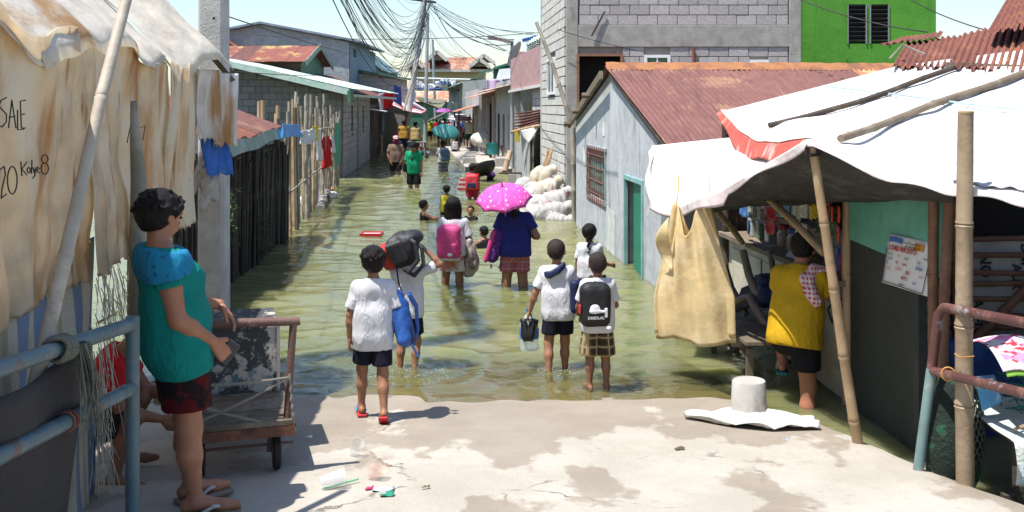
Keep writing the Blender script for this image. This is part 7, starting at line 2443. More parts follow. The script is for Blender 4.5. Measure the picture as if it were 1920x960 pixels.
for k, (d, c, lab) in enumerate(((7.86, (.55, .28, .04), 'orange snack pouch standing on the counter'), (7.76, (.08, .12, .45), 'blue snack pouch standing on the counter'), (7.66, (.5, .02, .03), 'red soft drink bottle on the counter'), (7.56, (.04, .18, .07), 'green bottle at the right end of the counter'))):
	c0 = sp_(d, .91, -.04)
	if k < 2:
		def fn(u, v, c0=c0): return c0 + Vector((.0 + .02 * math.sin(u * 3.1) * math.sin(v * 3.1), -.05 + .10 * u, .19 * v))
		MB().sheet(fn, 8, 8, .02).build('snack_pouch', pl('pouch%d' % k, c), smooth=180, label=lab, cat='snack')
	else:
		t = thing('bottle', lab, 'bottle', c0, 'goods on the store counter')
		MB().lathe([(.03, 0), (.033, .01), (.033, .13), (.014, .18), (.014, .21)], c0, 12).build('bottle_body', pl('bott%d' % k, c), t, smooth=40)
		MB().lathe([(.017, 0), (.017, .025)], c0 + Vector((0, 0, .205)), 10).build('cap', PLASTICW if k == 3 else pl('red', (.42, .02, .02)), t)
# strips of packets hanging from the lintel
rr = random.Random(21)
pk = [('blue', (.06, .18, .45), 4), ('silver', (.35, .36, .33), 4), ('red and white', (.50, .02, .03), 6), ('sky blue', (.10, .32, .62), 3), ('white strip', (.7, .7, .68), 5), ('yellow', (.65, .48, .03), 3), ('dark green', (.04, .10, .05), 6), ('red chilli', (.5, .06, .03), 4)]
hd_ = [9.6, 9.3, 8.9, 8.55, 8.2, 7.85, 7.62, 7.50]
for (nm, c, n), d in zip(pk, hd_):
	t = thing('packet_strip', 'hanging strip of %s snack packets under the store lintel' % nm, 'snacks', sp_(d, 1.3, .12), 'packets hung along the store front')
	ztop = CZ - (382 - HY) / F * d
	for i in range(n):
		cx = d + (i % 3 - 1) * .10 + rr.uniform(-.02, .02)
		zz_ = ztop - (i // 3) * .13 + rr.uniform(-.02, .02)
		tw = rr.uniform(-.4, .4)
		def fn(u, v): return sp_(cx, zz_, .10) + Vector((math.sin(tw) * (u - .5) * .1 + .012 * math.sin(u * 3.1) * math.sin(v * 3.1), (.5 - u) * .10, -.12 * v))
		MB().sheet(fn, 6, 6, .012).build('packet', pl('pkt_' + nm.replace(' ', '_'), c), t, smooth=180)

# ------------------------------------------------------------------ poster on the dark door
po_ = thing('poster', 'white price poster reading LOAD NA DITO pinned to the dark door', 'poster', sp_(6.9, .9, .05))
# corners in photo pixels, all on the plane just proud of the door
def on_door(px, py, o=.05):
	k = (px - CX) / F
	d = (3.0875 - o) / (k + .081)
	return P(px, py, d)
p00, p10, p01, p11 = on_door(1653, 529), on_door(1738, 556), on_door(1667, 437), on_door(1757, 458)
def pf(u, v, o=0.0):
	p = p00.lerp(p10, u).lerp(p01.lerp(p11, u), v)
	return p + Vector((-o - .006 * math.sin(u * 5) * v, 0, 0))
MB().sheet(lambda u, v: pf(u, v), 12, 12, .002).build('sheet', M('poster_white', (.72, .72, .72), rough=.5, vary=.04), po_, smooth=180)
def ptext(s, size, u, v, m, nm='lettering'):
	du = (p10 - p00).normalized(); dv = (p01 - p00).normalized()
	MB().text(s, size, pf(u, v, .012), du, dv, 0).build(nm, m, po_)
RED = M('print_red', (.42, .02, .02), rough=.5, vary=0); BLK = M('print_black', (.02, .02, .02), rough=.5, vary=0); BLU = M('print_blue', (.03, .14, .40), rough=.5, vary=0); GRN = M('print_green', (.05, .30, .08), rough=.5, vary=0); ORG = M('print_orange', (.65, .28, .03), rough=.5, vary=0)
ptext('Kung TPC ka, ALIF ka!', .024, .40, .88, BLK); ptext('ALIF PARTYLIST 2019', .022, .43, .81, BLK)
for o_ in (0, .006): ptext('LOAD NA DITO', .052, .09 + o_, .70, RED)
for s, u, v, m in (('Smart', .09, .60, GRN), ('TNT', .30, .59, ORG), ('Smart', .45, .58, GRN), ('Sun', .72, .56, RED), ('Globe', .70, .44, BLU), ('iflix', .52, .30, RED), ('MOL', .45, .18, RED), ('G', .08, .42, BLK), ('TM', .28, .46, RED), ('PLDT', .10, .50, BLU), ('steam', .42, .06, BLK), ('GOTV', .30, .34, RED), ('load', .80, .30, ORG), ('psp', .70, .16, BLU), ('Cignal', .42, .46, RED), ('Xtra', .10, .30, ORG)):
	ptext(s, .038 if s in ('iflix', 'Globe', 'MOL') else .027, u, v, m)
for a, b in (((.04, .72), (.04, .04)), ((.04, .04), (.93, .03)), ((.93, .03), (.93, .62)), ((.93, .66), (.82, .68))):
	MB().tube([pf(a[0], a[1], .010), pf(b[0], b[1], .010)], .003, 4).build('border', BLK, po_)
MB().sheet(lambda u, v: pf(.06 + .30 * u, .84 + .10 * v + .03 * math.sin(u * 3), .010), 8, 2, .001).build('logo_wave', BLU, po_)
MB().sheet(lambda u, v: pf(.60 + .18 * u, .80 + .13 * v, .0095), 4, 2, .001).build('highlight', ORG, po_)

# ------------------------------------------------------------------ right foreground: rail, bamboo post, net bag, table
rr_ = thing('railing', 'maroon and teal steel pipe railing on the right ramp edge', 'railing', (2.25, 5.59, ramp_z(5.59)))
b0 = Vector((2.235, 5.59, ramp_z(5.59) - .05)); t0_ = P(1762, 575, 5.55)
TW = M('teal_worn_pipe', (.15, .235, .235), [((.30, .33, .32), 5, .5, .66), ((.33, .23, .18), 6, .60, .72)], rough=.45, spec=.5)
mid_ = b0.lerp(t0_, .64)
MB().tube([b0, mid_], .028, 14).build('lower_post', TW, rr_, smooth=60)
e1_ = Vector((2.55, 4.4, 1.18)); e2_ = Vector((2.53, 4.4, .86))
MB().tube([mid_ + (t0_ - mid_) * .001, t0_ - (t0_ - mid_) * .12, t0_ + Vector((.012, -.03, .0)), t0_ + (e1_ - t0_) * .06, e1_, e1_ + (e1_ - t0_) * 1.5], .027, 14).build('top_rail', PIPER, rr_, smooth=60)
m2 = b0.lerp(t0_, .63)
MB().tube([m2, e2_, e2_ + (e2_ - m2) * 1.5], .025, 14).build('lower_rail', PIPER, rr_, smooth=60)
q = m2.lerp(e2_, .14)
MB().tube([q + Vector((.032 * math.cos(a), .03 * math.sin(a * .5) , .036 * math.sin(a))) for a in [k * math.pi / 6 for k in range(13)]], .005, 5).build('wire_tie', M('orange_wire', (.45, .22, .06), rough=.6), rr_)
bb = Vector((2.41, 5.38, .0)); bt2 = P(1811, 213, 5.38)
bpst = thing('bamboo_post', 'thick upright bamboo post in front of the awning at right', 'post', bb)
MB().bamboo(bb, bt2, .048, .040, .47, 16, .012, 2).build('culm', M('bamboo_thick', (.30, .225, .145), [((.22, .15, .09), 4, .50, .66), ((.42, .36, .27), 3, .56, .7), ((.07, .05, .035), 7, .61, .69), ((.13, .10, .075), 3, .60, .66)], rough=.5, spec=.4, bump=.2, bscale=30), bpst, smooth=45)
MB().lathe([(.040, 0), (.041, .012), (.030, .014), (.028, -.05)], bt2, 16, cap=False).build('cut_end', BAMB, bpst, smooth=45)
MB().tube([P(1790, 663, 5.34), P(1800, 670, 5.31), P(1826, 668, 5.33)], .004, 5).build('wire', MATS['orange_wire'], bpst)
# net bag
nb_ = thing('net_bag', 'dark green net bag leaning on the thick bamboo post', 'net bag', (2.46, 5.62, .1))
cn = Vector((2.44, 5.62, .08))
prof = lambda v: (.17 * (1 - v) ** .45 * (.75 + .55 * math.sin(min(1, v * 2.2) * 1.57)) * .9) if v < .999 else .004
NETG = M('net_green', (.13, .15, .12), [((.03, .12, .07), 5, .5, .6)], rough=.7)
MB().lathe([(max(.004, prof(v) * .96), .66 * v) for v in [i / 14 for i in range(15)]], cn, 18).build('fill', M('net_fill', (.012, .022, .017), [((.02, .09, .05), 6, .56, .66)], rough=.8, bump=1, bscale=40), nb_, smooth=180)
st_ = MB()
for sgn in (-1, 1):
	for k in range(24):
		pts = []
		for i in range(25):
			v = i / 24; a = 2 * math.pi * k / 24 + sgn * v * 2.6
			r = max(.004, prof(v))
			pts.append(cn + Vector((r * math.cos(a) + .05 * v, r * math.sin(a) * .9, .66 * v)))
		st_.tube(pts, .0036, 3, cap=False)
st_.build('netting', NETG, nb_, kind='stuff')
# table with cloth, pink bag, blue carton
tb = thing('table', 'low table spread with a white cloth behind the right railing', 'table', (2.95, 5.5, -.3))
MB().mm((2.58, 5.2, .44), (3.6, 6.0, .47)).build('table_top', WOODD, tb)
for x, y in ((2.64, 5.26), (3.5, 5.26), (2.64, 5.92), (3.5, 5.92)): MB().beam((x, y, -.5), (x, y, .44), .06).build('leg', WOODD, tb)
MB().beam((2.55, 5.27, .14), (3.5, 5.27, .17), .05).build('stretcher', WOODD, tb)
o = MB().sheet(lambda u, v: Vector((2.56 + 1.05 * u + .015 * math.sin(9 * v), 5.95 - .78 * min(v, .7) / .7 - .02 * max(0, v - .7), .478 - max(0, v - .7) * (.75 + .2 * math.sin(5 * u)) + .006 * math.sin(14 * u + 6 * v))), 24, 24, .004).build('tablecloth', M('worn_white_cloth', (.55, .62, .59), [((.66, .68, .65), 3, .5, .66)], rough=.9, bump=.6, bscale=60), smooth=180)
tag(o, 'pale worn cloth hanging over the front of the low table', 'tablecloth')
pkb = thing('umbrella', 'folded pink white and green patterned umbrella lying behind the right railing', 'umbrella', (2.95, 5.45, .72))
PKM = cloth('pink_white_print', (.70, .62, .66), 'camo', (.72, .25, .45), 9, (.5, .04, .06))
MB().sheet(lambda u, v: Vector((2.56 + .80 * u, 5.28 + .45 * v, .80 + (.14 - .05 * u) * math.sin(v * 2.6) * (.6 + .4 * math.sin(u * 2.4 + .3)) + .012 * math.sin(17 * u + 6 * v))), 26, 16, .005).build('canopy', PKM, pkb, smooth=180)
MB().sheet(lambda u, v: Vector((2.58 + .8 * u, 5.30 - .02 * v, .80 - .03 * v + .008 * math.sin(20 * u))), 16, 2, .006).build('hem', M('lime_hem', (.25, .50, .07), rough=.7), pkb, smooth=180)
MB().tube([(2.9, 5.45, .48), (2.9, 5.45, .78)], .012, 6).build('shaft', METAL, pkb)
ca = thing('carton', 'torn blue and white carton under the pink patterned umbrella', 'carton', (2.58, 5.5, .5))
c_ = [P(1828, 716, 5.45), P(1862, 712, 5.5), P(1880, 752, 5.5), P(1842, 772, 5.42)]
MB().prism(c_, (0.04, .07, .01)).build('box_face', M('carton_blue', (.12, .36, .62), [((.55, .60, .66), 6, .52, .6)], rough=.6), ca)
MB().prism([P(1827, 714, 5.44), P(1862, 709, 5.49), P(1858, 722, 5.48), P(1832, 728, 5.43)], (-.0, -.006, .002)).build('torn_flap', PLASTICW, ca)
# green netting heaped on the table with loose sticks
ng = MB(); rr = random.Random(8)
for i in range(120):
	p = Vector((2.78 + rr.uniform(0, .6), 5.5 + rr.uniform(-.2, .3), .49 + rr.uniform(0, .18)))
	a = [p + Vector((rr.uniform(-.12, .12), rr.uniform(-.1, .1), rr.uniform(-.03, .06))) for _ in range(3)]
	ng.tube([p] + a, .0035, 3)
ng.build('fishing_net', M('sea_green_net', (.015, .16, .10), rough=.6), kind='stuff', label='tangled green fishing net heaped on the low table', cat='net')
for k in range(4):
	a = Vector((2.62 + .1 * k, 5.28 + .03 * k, .50 + .012 * k))
	MB().tube([a, a + Vector((.30, .18, .015 + .02 * k))], .008, 6).build('stick', BAMB, label=('loose tan stick at the left edge of the low table', 'second loose stick from the left on the low table', 'third loose stick from the left on the low table', 'rightmost loose stick on the low table')[k], cat='stick', group='sticks on the low table')
MB().bamboo((2.86, 5.55, -.3), (2.98, 5.5, 1.25), .032, .03, .4, 10, .01, 4).build('bamboo_post', BAMB, smooth=45, label='slim bamboo post standing behind the pink umbrella', cat='post')
# ------------------------------------------------------------------ things lying on the ramp
bkx = P(1404, 766, 6.95)
bk = thing('bucket', 'upturned worn white bucket at the water edge on the ramp', 'bucket', (bkx.x, bkx.y, ramp_z(6.95)))
BW = M('worn_white_bucket', (.46, .44, .405), [((.53, .51, .48), 4, .5, .66), ((.30, .27, .23), 5, .54, .68, (1, 1, .5))], rough=.55, bump=.2)
cB = Vector((bkx.x, bkx.y, ramp_z(6.95) + .005))
MB().tube([cB + Vector((.128 * math.cos(a), -.05 + .128 * math.sin(a) - .05, .012 + .004 * math.sin(3 * a))) for a in [-2.9 + k * .24 for k in range(12)]], .004, 5).build('handle', METAL, bk)
MB().lathe([(.122, 0), (.123, .01), (.122, .03), (.113, .24), (.109, .247), (.105, .240), (0, .238)], cB, 28, cap=False).build('shell', BW, bk, smooth=35)
MB().lathe([(.122, .015), (.125, .02), (.125, .032), (.121, .036)], cB, 28, cap=False).build('rim', BW, bk, smooth=35)
def cloth_fn(u, v):
	a = P(1282, 772, 6.9); b = P(1535, 800, 6.5);
	x = a.x + (b.x - a.x) * u; y = 6.88 - .30 * u + (v - .5) * (.52 * math.sin(min(1, u * 1.6 + .08) * 1.57) * (1 - .55 * max(0, u - .6) / .4))
	z = ramp_z(y) + .012 + .026 * abs(math.sin(9 * u + 3 * v + 2 * math.sin(5 * v))) + .032 * abs(math.sin(13 * v + 6 * u + math.sin(9 * u))) * (.4 + u) + (.03 * math.exp(-((u - .55) / .12) ** 2 - ((v - .3) / .2) ** 2))
	return Vector((x, y, z))
MB().sheet(cloth_fn, 40, 24, .004).build('sack_cloth', M('flat_white_sack', (.50, .49, .46), [((.58, .57, .55), 3, .48, .64), ((.36, .34, .30), 6, .56, .70)], rough=.8, bump=.5, bscale=30), smooth=180, label='flattened white sack spread on the ramp before the bucket', cat='sack')
CUP = None
def clearmat(name, col, a):
	m, nt, b = newmat(name)
	b.inputs['Base Color'].default_value = (*col, 1); b.inputs['Alpha'].default_value = a; b.inputs['Roughness'].default_value = .15
	return m
CUP = clearmat('clear_cup', (.75, .75, .73), .22)
def gp(px, py):   # point on the ramp through a pixel
	d = 1.487 / ((py - 200) / F - .092 + 1e-9)
	q = P(px, py, d); q.z = ramp_z(d); return q
c1 = gp(663, 852)
cu = thing('plastic_cup', 'clear plastic cup standing on the ramp', 'cup', c1)
MB().lathe([(.028, .0), (.038, .10), (.041, .10), (.036, .09), (.026, .006), (0, .006)], c1 + Vector((0, 0, .004)), 16, axis=(.3, -.5, .8), cap=False).build('cup_wall', CUP, cu, smooth=50)
c2 = gp(640, 915)
cu = thing('plastic_cup', 'crushed clear cup with a green straw lying on the ramp', 'cup', c2)
MB().lathe([(.03, 0), (.045, .13), (.048, .13), (.028, .004), (0, .004)], gp(600, 918) + Vector((0, 0, .035)), 14, axis=(.85, .3, .12), cap=False).build('cup_wall', CUP, cu, smooth=50)
MB().tube([gp(608, 920) + Vector((0, 0, .012)), gp(672, 905) + Vector((0, 0, .02))], .0045, 6).build('straw', M('green_straw', (.12, .5, .22), rough=.4), cu)
c3 = gp(695, 898)
cu = thing('plastic_cup', 'clear cup printed with orange dots on the ramp', 'cup', c3)
MB().lathe([(.034, 0), (.046, .085), (.048, .085), (.032, .004), (0, .004)], c3 + Vector((0, 0, .02)), 14, axis=(.5, -.2, .5), cap=False).build('cup_wall', clearmat('clear_cup_orange', (.8, .55, .45), .25), cu, smooth=50)
def scrap(px, py, w, h, col, lab, seed):
	c = gp(px, py)
	MB().sheet(lambda u, v: c + Vector(((u - .5) * w, (v - .5) * h + .02 * u, .008 + .008 * math.sin(u * 5 + seed) * math.sin(v * 4 + seed))), 6, 6, .002).build('wrapper', M('scrap%d' % seed, col, rough=.4), smooth=180, label=lab, cat='wrapper', group='scraps on the ramp')
scrap(725, 930, .07, .04, (.03, .25, .16), 'green and white wrapper on the ramp', 1)
scrap(718, 920, .11, .05, (.5, .6, .62), 'pale blue wrapper on the ramp beside the green one', 2)
scrap(692, 919, .04, .03, (.6, .04, .16), 'tiny magenta wrapper on the ramp', 3)
scrap(1475, 828, .05, .03, (.35, .42, .6), 'small blue paper scrap near the right ramp edge', 4)
scrap(1275, 843, .06, .03, (.13, .09, .05), 'dry brown leaf scrap lying on the wet concrete', 5)
scrap(798, 916, .04, .015, (.2, .18, .1), 'brown twig scrap near the ramp middle', 6)
scrap(577, 822, .05, .012, (.7, .7, .7), 'white paper strip in the shade beside the cart', 7)
# red tray floating
tr_ = thing('tray', 'red plastic tray floating on the water', 'tray', P(697, 440, 17.2))
ct_ = P(697, 440, 17.2); ct_.z = .0
for sg in (-1, 1):
	MB().box(ct_ + Vector((0, sg * .16, .02)), (.36, .02, .05)).build('side', M('red_plastic', (.50, .015, .03), rough=.35), tr_)
	MB().box(ct_ + Vector((sg * .17, 0, .02)), (.02, .30, .05)).build('side', MATS['red_plastic'], tr_)
MB().box(ct_ + Vector((0, 0, .012)), (.32, .30, .02)).build('base', M('tray_white', (.6, .55, .55), rough=.5), tr_)
# ------------------------------------------------------------------ the people
def at_px(px, yw, g):
	"""standing place for someone whose legs meet the water at photo row yw; g = depth of the street there"""
	d = 4142 / (yw - 200)
	return ((px - CX) / F * d, d, g)


# woman in teal by the railing
TEAL = cloth('teal_blouse', (.005, .20, .175))
LACE = cloth('blue_lace', (.015, .20, .36), 'floral', (.005, .10, .20), 26)
REDSH = cloth('dark_red_print', (.085, .006, .008), 'camo', (.012, .007, .008), 9)
loc = (-1.60, 4.87, ramp_z(4.87))
w1, J1 = person('woman in teal blouse and dark red shorts standing at the left railing', loc, R(-60), 1.56, vox=.011, fat=1.1, head=1.04, fem=True, lean=-.20, hp=.40, hy=.5,
				armR=((.16, .16, -1), (-.24, .74, -.55)), armL=((-.10, .40, -1), (.30, 1.0, -.10)), hand={'R': dict(d=(-.1, .6, -.75), pn=(-1, 0, -.2), curl=.75, th=(0, .6, .6)), 'L': dict(d=(.25, .55, -.75), pn=(0, -.6, -.6), curl=.4, th=(1, 0, 0))},
				legL=((-.10, .16, -1), (.02, .06, -1)), legR=((.04, .08, -1), (.03, .08, -1), (.3, 1, 0)), shirt=(TEAL, .42, .085), shorts=(REDSH, .74, 1.6), hair=('short', HAIR), belly=.85,
				skin=M('skin_warm', (.36, .155, .088), rough=.5, spec=.4, vary=.1, vscale=9), shoes=(M('flipflop_tan', (.22, .17, .13), rough=.7), M('flipflop_strap', (.42, .40, .37), rough=.6)), face=True, hvox=.0055)
# lace yoke over the shoulders: a second skin on the upper blouse
H = J1['H']
S = SDF()
pel, sp1, rt1, fw1 = J1['pel'], J1['sp'], J1['rt'], J1['fw']
atp = lambda x, y, z: pel + rt1 * x * H + fw1 * y * H + sp1 * z * H
for sx_ in (-1, 1):
	S.cone(atp(sx_ * .03, -.004, .287), atp(sx_ * .088, -.004, .279), .047 * H, .044 * H, .04 * H)
	S.cone(atp(sx_ * .052, .004, .235), atp(sx_ * .052, .004, .25), .072 * H, .072 * H, .05 * H)
	sh_, el_ = J1['shR' if sx_ > 0 else 'shL'], J1['elR' if sx_ > 0 else 'elL']
	S.cone(sh_, sh_ + (el_ - sh_) * .36, .050 * H, .050 * H, .03 * H)
S.cone(J1['nb'] - sp1 * .02 * H, J1['nb'] + sp1 * .02 * H, .051 * H, .039 * H, .04 * H)
S.clip(atp(0, 0, .235), -sp1); S.clip(J1['nb'] + sp1 * .020 * H, nrm(sp1 + fw1 * .3))
np_obj('lace_yoke', [S.mesh(.011, grow=.0115, fold=.001, seed=2)], LACE, w1)
ph = held('phone', 'small dark phone held in the teal woman\'s right hand', 'phone', J1)
hd1 = J1['hdR']
S = SDF().box(hd1 + np.array((-.02, .02, .0)), (.012, .035, .06), .008, rotm((1, 0, 0), -.7))
np_obj('phone_body', [S.mesh(.005)], M('phone_black', (.03, .03, .035), rough=.2), ph)

# crouching person behind the railing
person('person in a red shirt crouching in the shade behind the left railing', (-2.34, 5.45, ramp_z(5.3) - .05), R(-80), 1.45, vox=.014, lean=.55, head=1.05, hp=.4, legL=((-.25, .85, .30), (0, -.30, -1)), legR=((.25, .85, .22), (0, -.30, -1)),
	   armR=((.10, .25, -1), (-.1, .9, -.25)), armL=((-.10, .6, -1), (.1, .9, -.2)), shirt=(cloth('red_tshirt', (.45, .015, .02)), .55, .04), shorts=(BLACK, .9, .4), hair=('short', HAIR), skin=SKIN2)

# boy with blue bag walking down the ramp
lA = (-.945, 6.9, ramp_z(6.9) + .01)
NAVYS = cloth('navy_shorts', (.010, .011, .022))
wA, JA = person('boy in white shirt and navy shorts carrying a blue bag down the ramp', lA, R(6), 1.19, vox=.0105, head=1.2, fat=.88, hp=.05, hy=.15,
				legL=((-.10, .30, -1), (-.02, .05, -1), (-.15, 1, 0)), legR=((.05, -.08, -1), (.04, -.38, -1), (.05, .75, -.62)), armL=((-.28, -.02, -1), (-.02, .10, -1)), armR=((.38, -.12, -1), (.30, .28, -1)),
				hand={'L': dict(curl=.7), 'R': dict(curl=.7)}, shirt=(WHITE, .80, .10), shorts=(NAVYS, .78, 1.5), hair=('short', HAIR), shoes=(M('sandal_red', (.45, .03, .03), rough=.6), M('sandal_blue_strap', (.08, .25, .55), rough=.5)))
bg1 = held('bag', 'blue and navy school bag carried under the walking boy\'s right arm', 'bag', JA)
BLUEB = M('bright_blue_nylon', (.025, .10, .36), [((.03, .14, .46), 6, .5, .64)], rough=.55, bump=.3, bscale=40)
cB_ = JA['hip' + 'R'] + np.array((.13, .06, .10))
Q = rotm((0, 1, 0), -.22) @ rotm((1, 0, 0), -.25)
S = SDF().box(cB_, (.045, .13, .19), .04, Q).box(cB_ + np.array((.03, .0, -.02)), (.04, .11, .15), .04, Q, .02)
np_obj('bag_body', [S.mesh(.009, fold=.005, seed=5)], BLUEB, bg1)
S = SDF().box(cB_ + np.array((.045, -.07, -.05)), (.03, .05, .11), .025, Q)
np_obj('side_pocket', [S.mesh(.009, fold=.003)], M('navy_nylon', (.012, .02, .07), rough=.6, bump=.3), bg1)
for o_ in (-.03, .05):
	np_obj('strap', [strap_tube([cB_ + np.array((.06, o_ - .05, .17)), cB_ + np.array((.11, o_ - .02, .08)), cB_ + np.array((.12, o_ + .02, -.08)), cB_ + np.array((.09, o_ + .04, -.19))], .013, .01, .007)], BLUEB, bg1)
np_obj('loose_strap', [strap_tube([cB_ + np.array((.07, -.03, -.15)), cB_ + np.array((.11, -.04, -.24)), cB_ + np.array((.13, -.02, -.27))], .009, .01, .006)], M('sky_blue_strap', (.06, .25, .62), rough=.6), bg1)

# boy with bag over his head
lB = (-.875, 8.5, ramp_z(8.5))
wB, JB = person('boy wading with a black and red bag held over his head', lB, R(-12), 1.17, vox=.0115, head=1.2, fat=.88, hp=.1, armR=((.72, .12, .30), (-.75, -.05, .70)), armL=((-.5, .45, .45), (.6, .0, .8)),
				legL=((-.06, .12, -1), (0, -.12, -1)), legR=((.08, .10, -1), (0, -.25, -1)), hand={'R': dict(curl=.9, pn=(-1, 0, -.3)), 'L': dict(curl=.9)}, shirt=(WHITE, .8, .06), shorts=(NAVYS, .75, 1.0), hair=('short', HAIR))
bgB = held('backpack', 'black and red backpack draped over the wading boy\'s head', 'backpack', JB)
hc = JB['hc']
BKN = M('black_grey_nylon', (.022, .022, .026), [((.075, .075, .082), 3, .52, .62)], rough=.55, bump=.4, bscale=40)
QB = rotm((0, 1, 0), -.35) @ rotm((1, 0, 0), .35)
S = SDF().box(hc + np.array((-.03, -.08, .025)), (.092, .072, .125), .055, QB).ell(hc + np.array((.03, -.03, .13)), (.10, .11, .05), None, .05)
np_obj('bag_body', [S.mesh(.009, fold=.007, seed=7, freq=22)], BKN, bgB)
S = SDF().box(hc + np.array((-.045, -.175, .02)), (.07, .02, .09), .018, QB); np_obj('front_pocket', [S.mesh(.008, fold=.002)], M('grey_nylon', (.06, .06, .066), rough=.6, bump=.3), bgB)
S = SDF().box(hc + np.array((-.155, -.09, -.03)), (.045, .075, .10), .04, QB)
np_obj('red_pocket', [S.mesh(.009, fold=.004, seed=3)], M('red_nylon', (.36, .03, .018), rough=.6, bump=.3), bgB)
for pts in (((.05, -.06, .13), (.15, -.10, .05), (.17, -.12, -.08), (.10, -.15, -.17), (.02, -.17, -.12)), ((.0, -.10, .16), (.11, -.16, .10), (.14, -.17, -.04), (.06, -.19, -.14))):
	np_obj('shoulder_strap', [strap_tube([hc + np.array(p) for p in pts], .017, .01, .008)], BKN, bgB)
np_obj('piping', [strap_tube([hc + np.array(p) for p in ((-.08, -.215, .05), (-.03, -.225, -.08), (-.02, -.20, -.22), (.03, -.16, -.40))], .007, .01, .006)], BLACK, bgB)

# boy with bottle and shoes
lC = (.385, 8.4, ramp_z(8.4))
wC, JC = person('boy in white shirt with navy sling carrying shoes and a water bottle', lC, R(-10), 1.19, vox=.0105, head=1.18, fat=.92, side=-.04, hp=.08, hy=-.1,
				legL=((-.10, -.08, -1), (.05, -.32, -1), (0, .9, -.3)), legR=((-.02, .22, -1), (.0, .0, -1)), armL=((-.42, -.05, -1), (-.32, .12, -1)), armR=((.30, .15, -1), (.0, .8, -.5)), hand={'L': dict(curl=1.1)},
				shirt=(WHITE, .75, .075), shorts=(NAVYS, .72, 1.2), hair=('crop', HAIRC), skin=SKIN)
sl_ = held('sling_bag', 'navy sling bag with green piping worn across the boy\'s back', 'bag', JC)
Hc = JC['H']
a = JC['pel'] + JC['sp'] * .30 * Hc + JC['rt'] * -.07 * Hc
cc = lambda x, y, z: JC['pel'] + JC['rt'] * x * Hc + JC['fw'] * y * Hc + JC['sp'] * z * Hc
S = SDF()
bp_ = [cc(-.085, -.04, .265), cc(-.04, -.088, .27), cc(.02, -.092, .30), cc(.06, -.06, .335)]
for p, q in zip(bp_[:-1], bp_[1:]):
	for o_ in (-.010, .010): S.cone(p + JC['sp'] * o_ * Hc, q + JC['sp'] * o_ * Hc, .016 * Hc, .016 * Hc, .01)
np_obj('strap', [S.mesh(.008)], M('navy_nylon', (.012, .02, .07), rough=.6, bump=.3), sl_)
S = SDF()
for p, q in zip(bp_[:-1], bp_[1:]): S.cone(p - JC['sp'] * .026 * Hc, q - JC['sp'] * .026 * Hc, .004 * Hc, .004 * Hc, 0)
np_obj('piping', [S.mesh(.005)], M('lime_piping', (.12, .45, .16), rough=.6), sl_)
S = SDF().box(cc(.13, .01, .10), (.035, .09, .13), .03, None)
np_obj('bag_body', [S.mesh(.009, fold=.004)], MATS['navy_nylon'], sl_)
S = SDF().cone(cc(.10, -.05, .20), cc(.115, -.055, .02), .005, .005, 0)
np_obj('side_piping', [S.mesh(.005)], MATS['lime_piping'], sl_)
# shoes dangling from his left hand
hL = JC['hdL']
for k, (dx, lab) in enumerate(((-.035, 'left black school shoe dangling from the boy\'s hand'), (.045, 'right black school shoe dangling from the boy\'s hand'))):
	sh_ = held('shoe', lab, 'shoe', JC, 'pair of black school shoes')
	c = hL + np.array((dx, .02, -.03))
	Q = rotm((0, 1, 0), -.15 + .4 * k)
	S = SDF().ell(c + Q @ np.array((0, 0, -.06)), (.034, .032, .085), Q, .03).ell(c + Q @ np.array((0, -.006, -.115)), (.040, .036, .05), Q, .03).box(c + Q @ np.array((0, .028, -.08)), (.036, .008, .095), .008, Q)
	np_obj('upper', [S.mesh(.006)], M('black_leather', (.012, .012, .013), rough=.35, spec=.5), sh_)
	S = SDF().box(c + Q @ np.array((0, .040, -.08)), (.040, .006, .10), .006, Q)
	np_obj('sole', [S.mesh(.006)], M('black_rubber', (.02, .02, .02), rough=.75), sh_)
# big water bottle floating under the shoes
bo = P(992, 655, 8.55)
wbt = thing('water_bottle', 'large clear water bottle with blue label held above the water', 'bottle', bo)
MB().lathe([(.075, 0), (.082, .02), (.078, .06), (.082, .10), (.082, .20), (.075, .235), (.03, .29), (.022, .30), (.022, .325)], bo, 20).build('bottle_body', clearmat('bottle_plastic', (.62, .74, .80), .40), wbt, smooth=45)
MB().lathe([(.0835, .10), (.0838, .105), (.0838, .175), (.0835, .18)], bo, 20, cap=False).build('label', M('bottle_label', (.05, .22, .55), [((.60, .66, .72), 14, .60, .66)], rough=.4), wbt, smooth=45)
MB().lathe([(.026, .32), (.026, .345)], bo, 12).build('cap', BLU, wbt)

# boy with black backpack and plaid shorts
lD = (.665, 7.88, ramp_z(7.88))
PLAID = cloth('tan_plaid', (.17, .115, .05), 'plaid', (.02, .015, .012), 14, (.36, .28, .16))
wD, JD = person('boy in tan plaid shorts with a black backpack at the water edge', lD, R(8), 1.10, vox=.0105, head=1.2, fat=.93, hp=.06, hy=-.05,
				legL=((-.03, .10, -1), (-.04, -.10, -1)), legR=((.06, .02, -1), (.02, -.10, -1)), armL=((-.25, .25, -1), (.1, .8, -.4)), armR=((.30, .12, -1), (-.05, .85, .25)), hand={'R': dict(curl=1.0)},
				shirt=(WHITE, .78, .075), shorts=(PLAID, 1.0, 2.4), hair=('crop', HAIRC), skin=SKIN2)
bpD, cD, QD = backpack(JD, 'black backpack with white cap logo worn by the boy in plaid shorts', M('black_nylon', (.014, .014, .016), rough=.55, bump=.3, bscale=40), M('black_strap', (.020, .020, .022), rough=.6), size=(.112, .06, .155), z=.145, x=-.045, vox=.009, back=.058)
fx_ = -JD['fw']; LU, LV = JD['rt'], JD['sp']
base = cD + fx_ * (.06 + .03) - LV * .085 - LU * .0
lg = MB()
LW = M('logo_white', (.72, .72, .72), rough=.6, vary=0)
tw = lambda q: Vector(q)
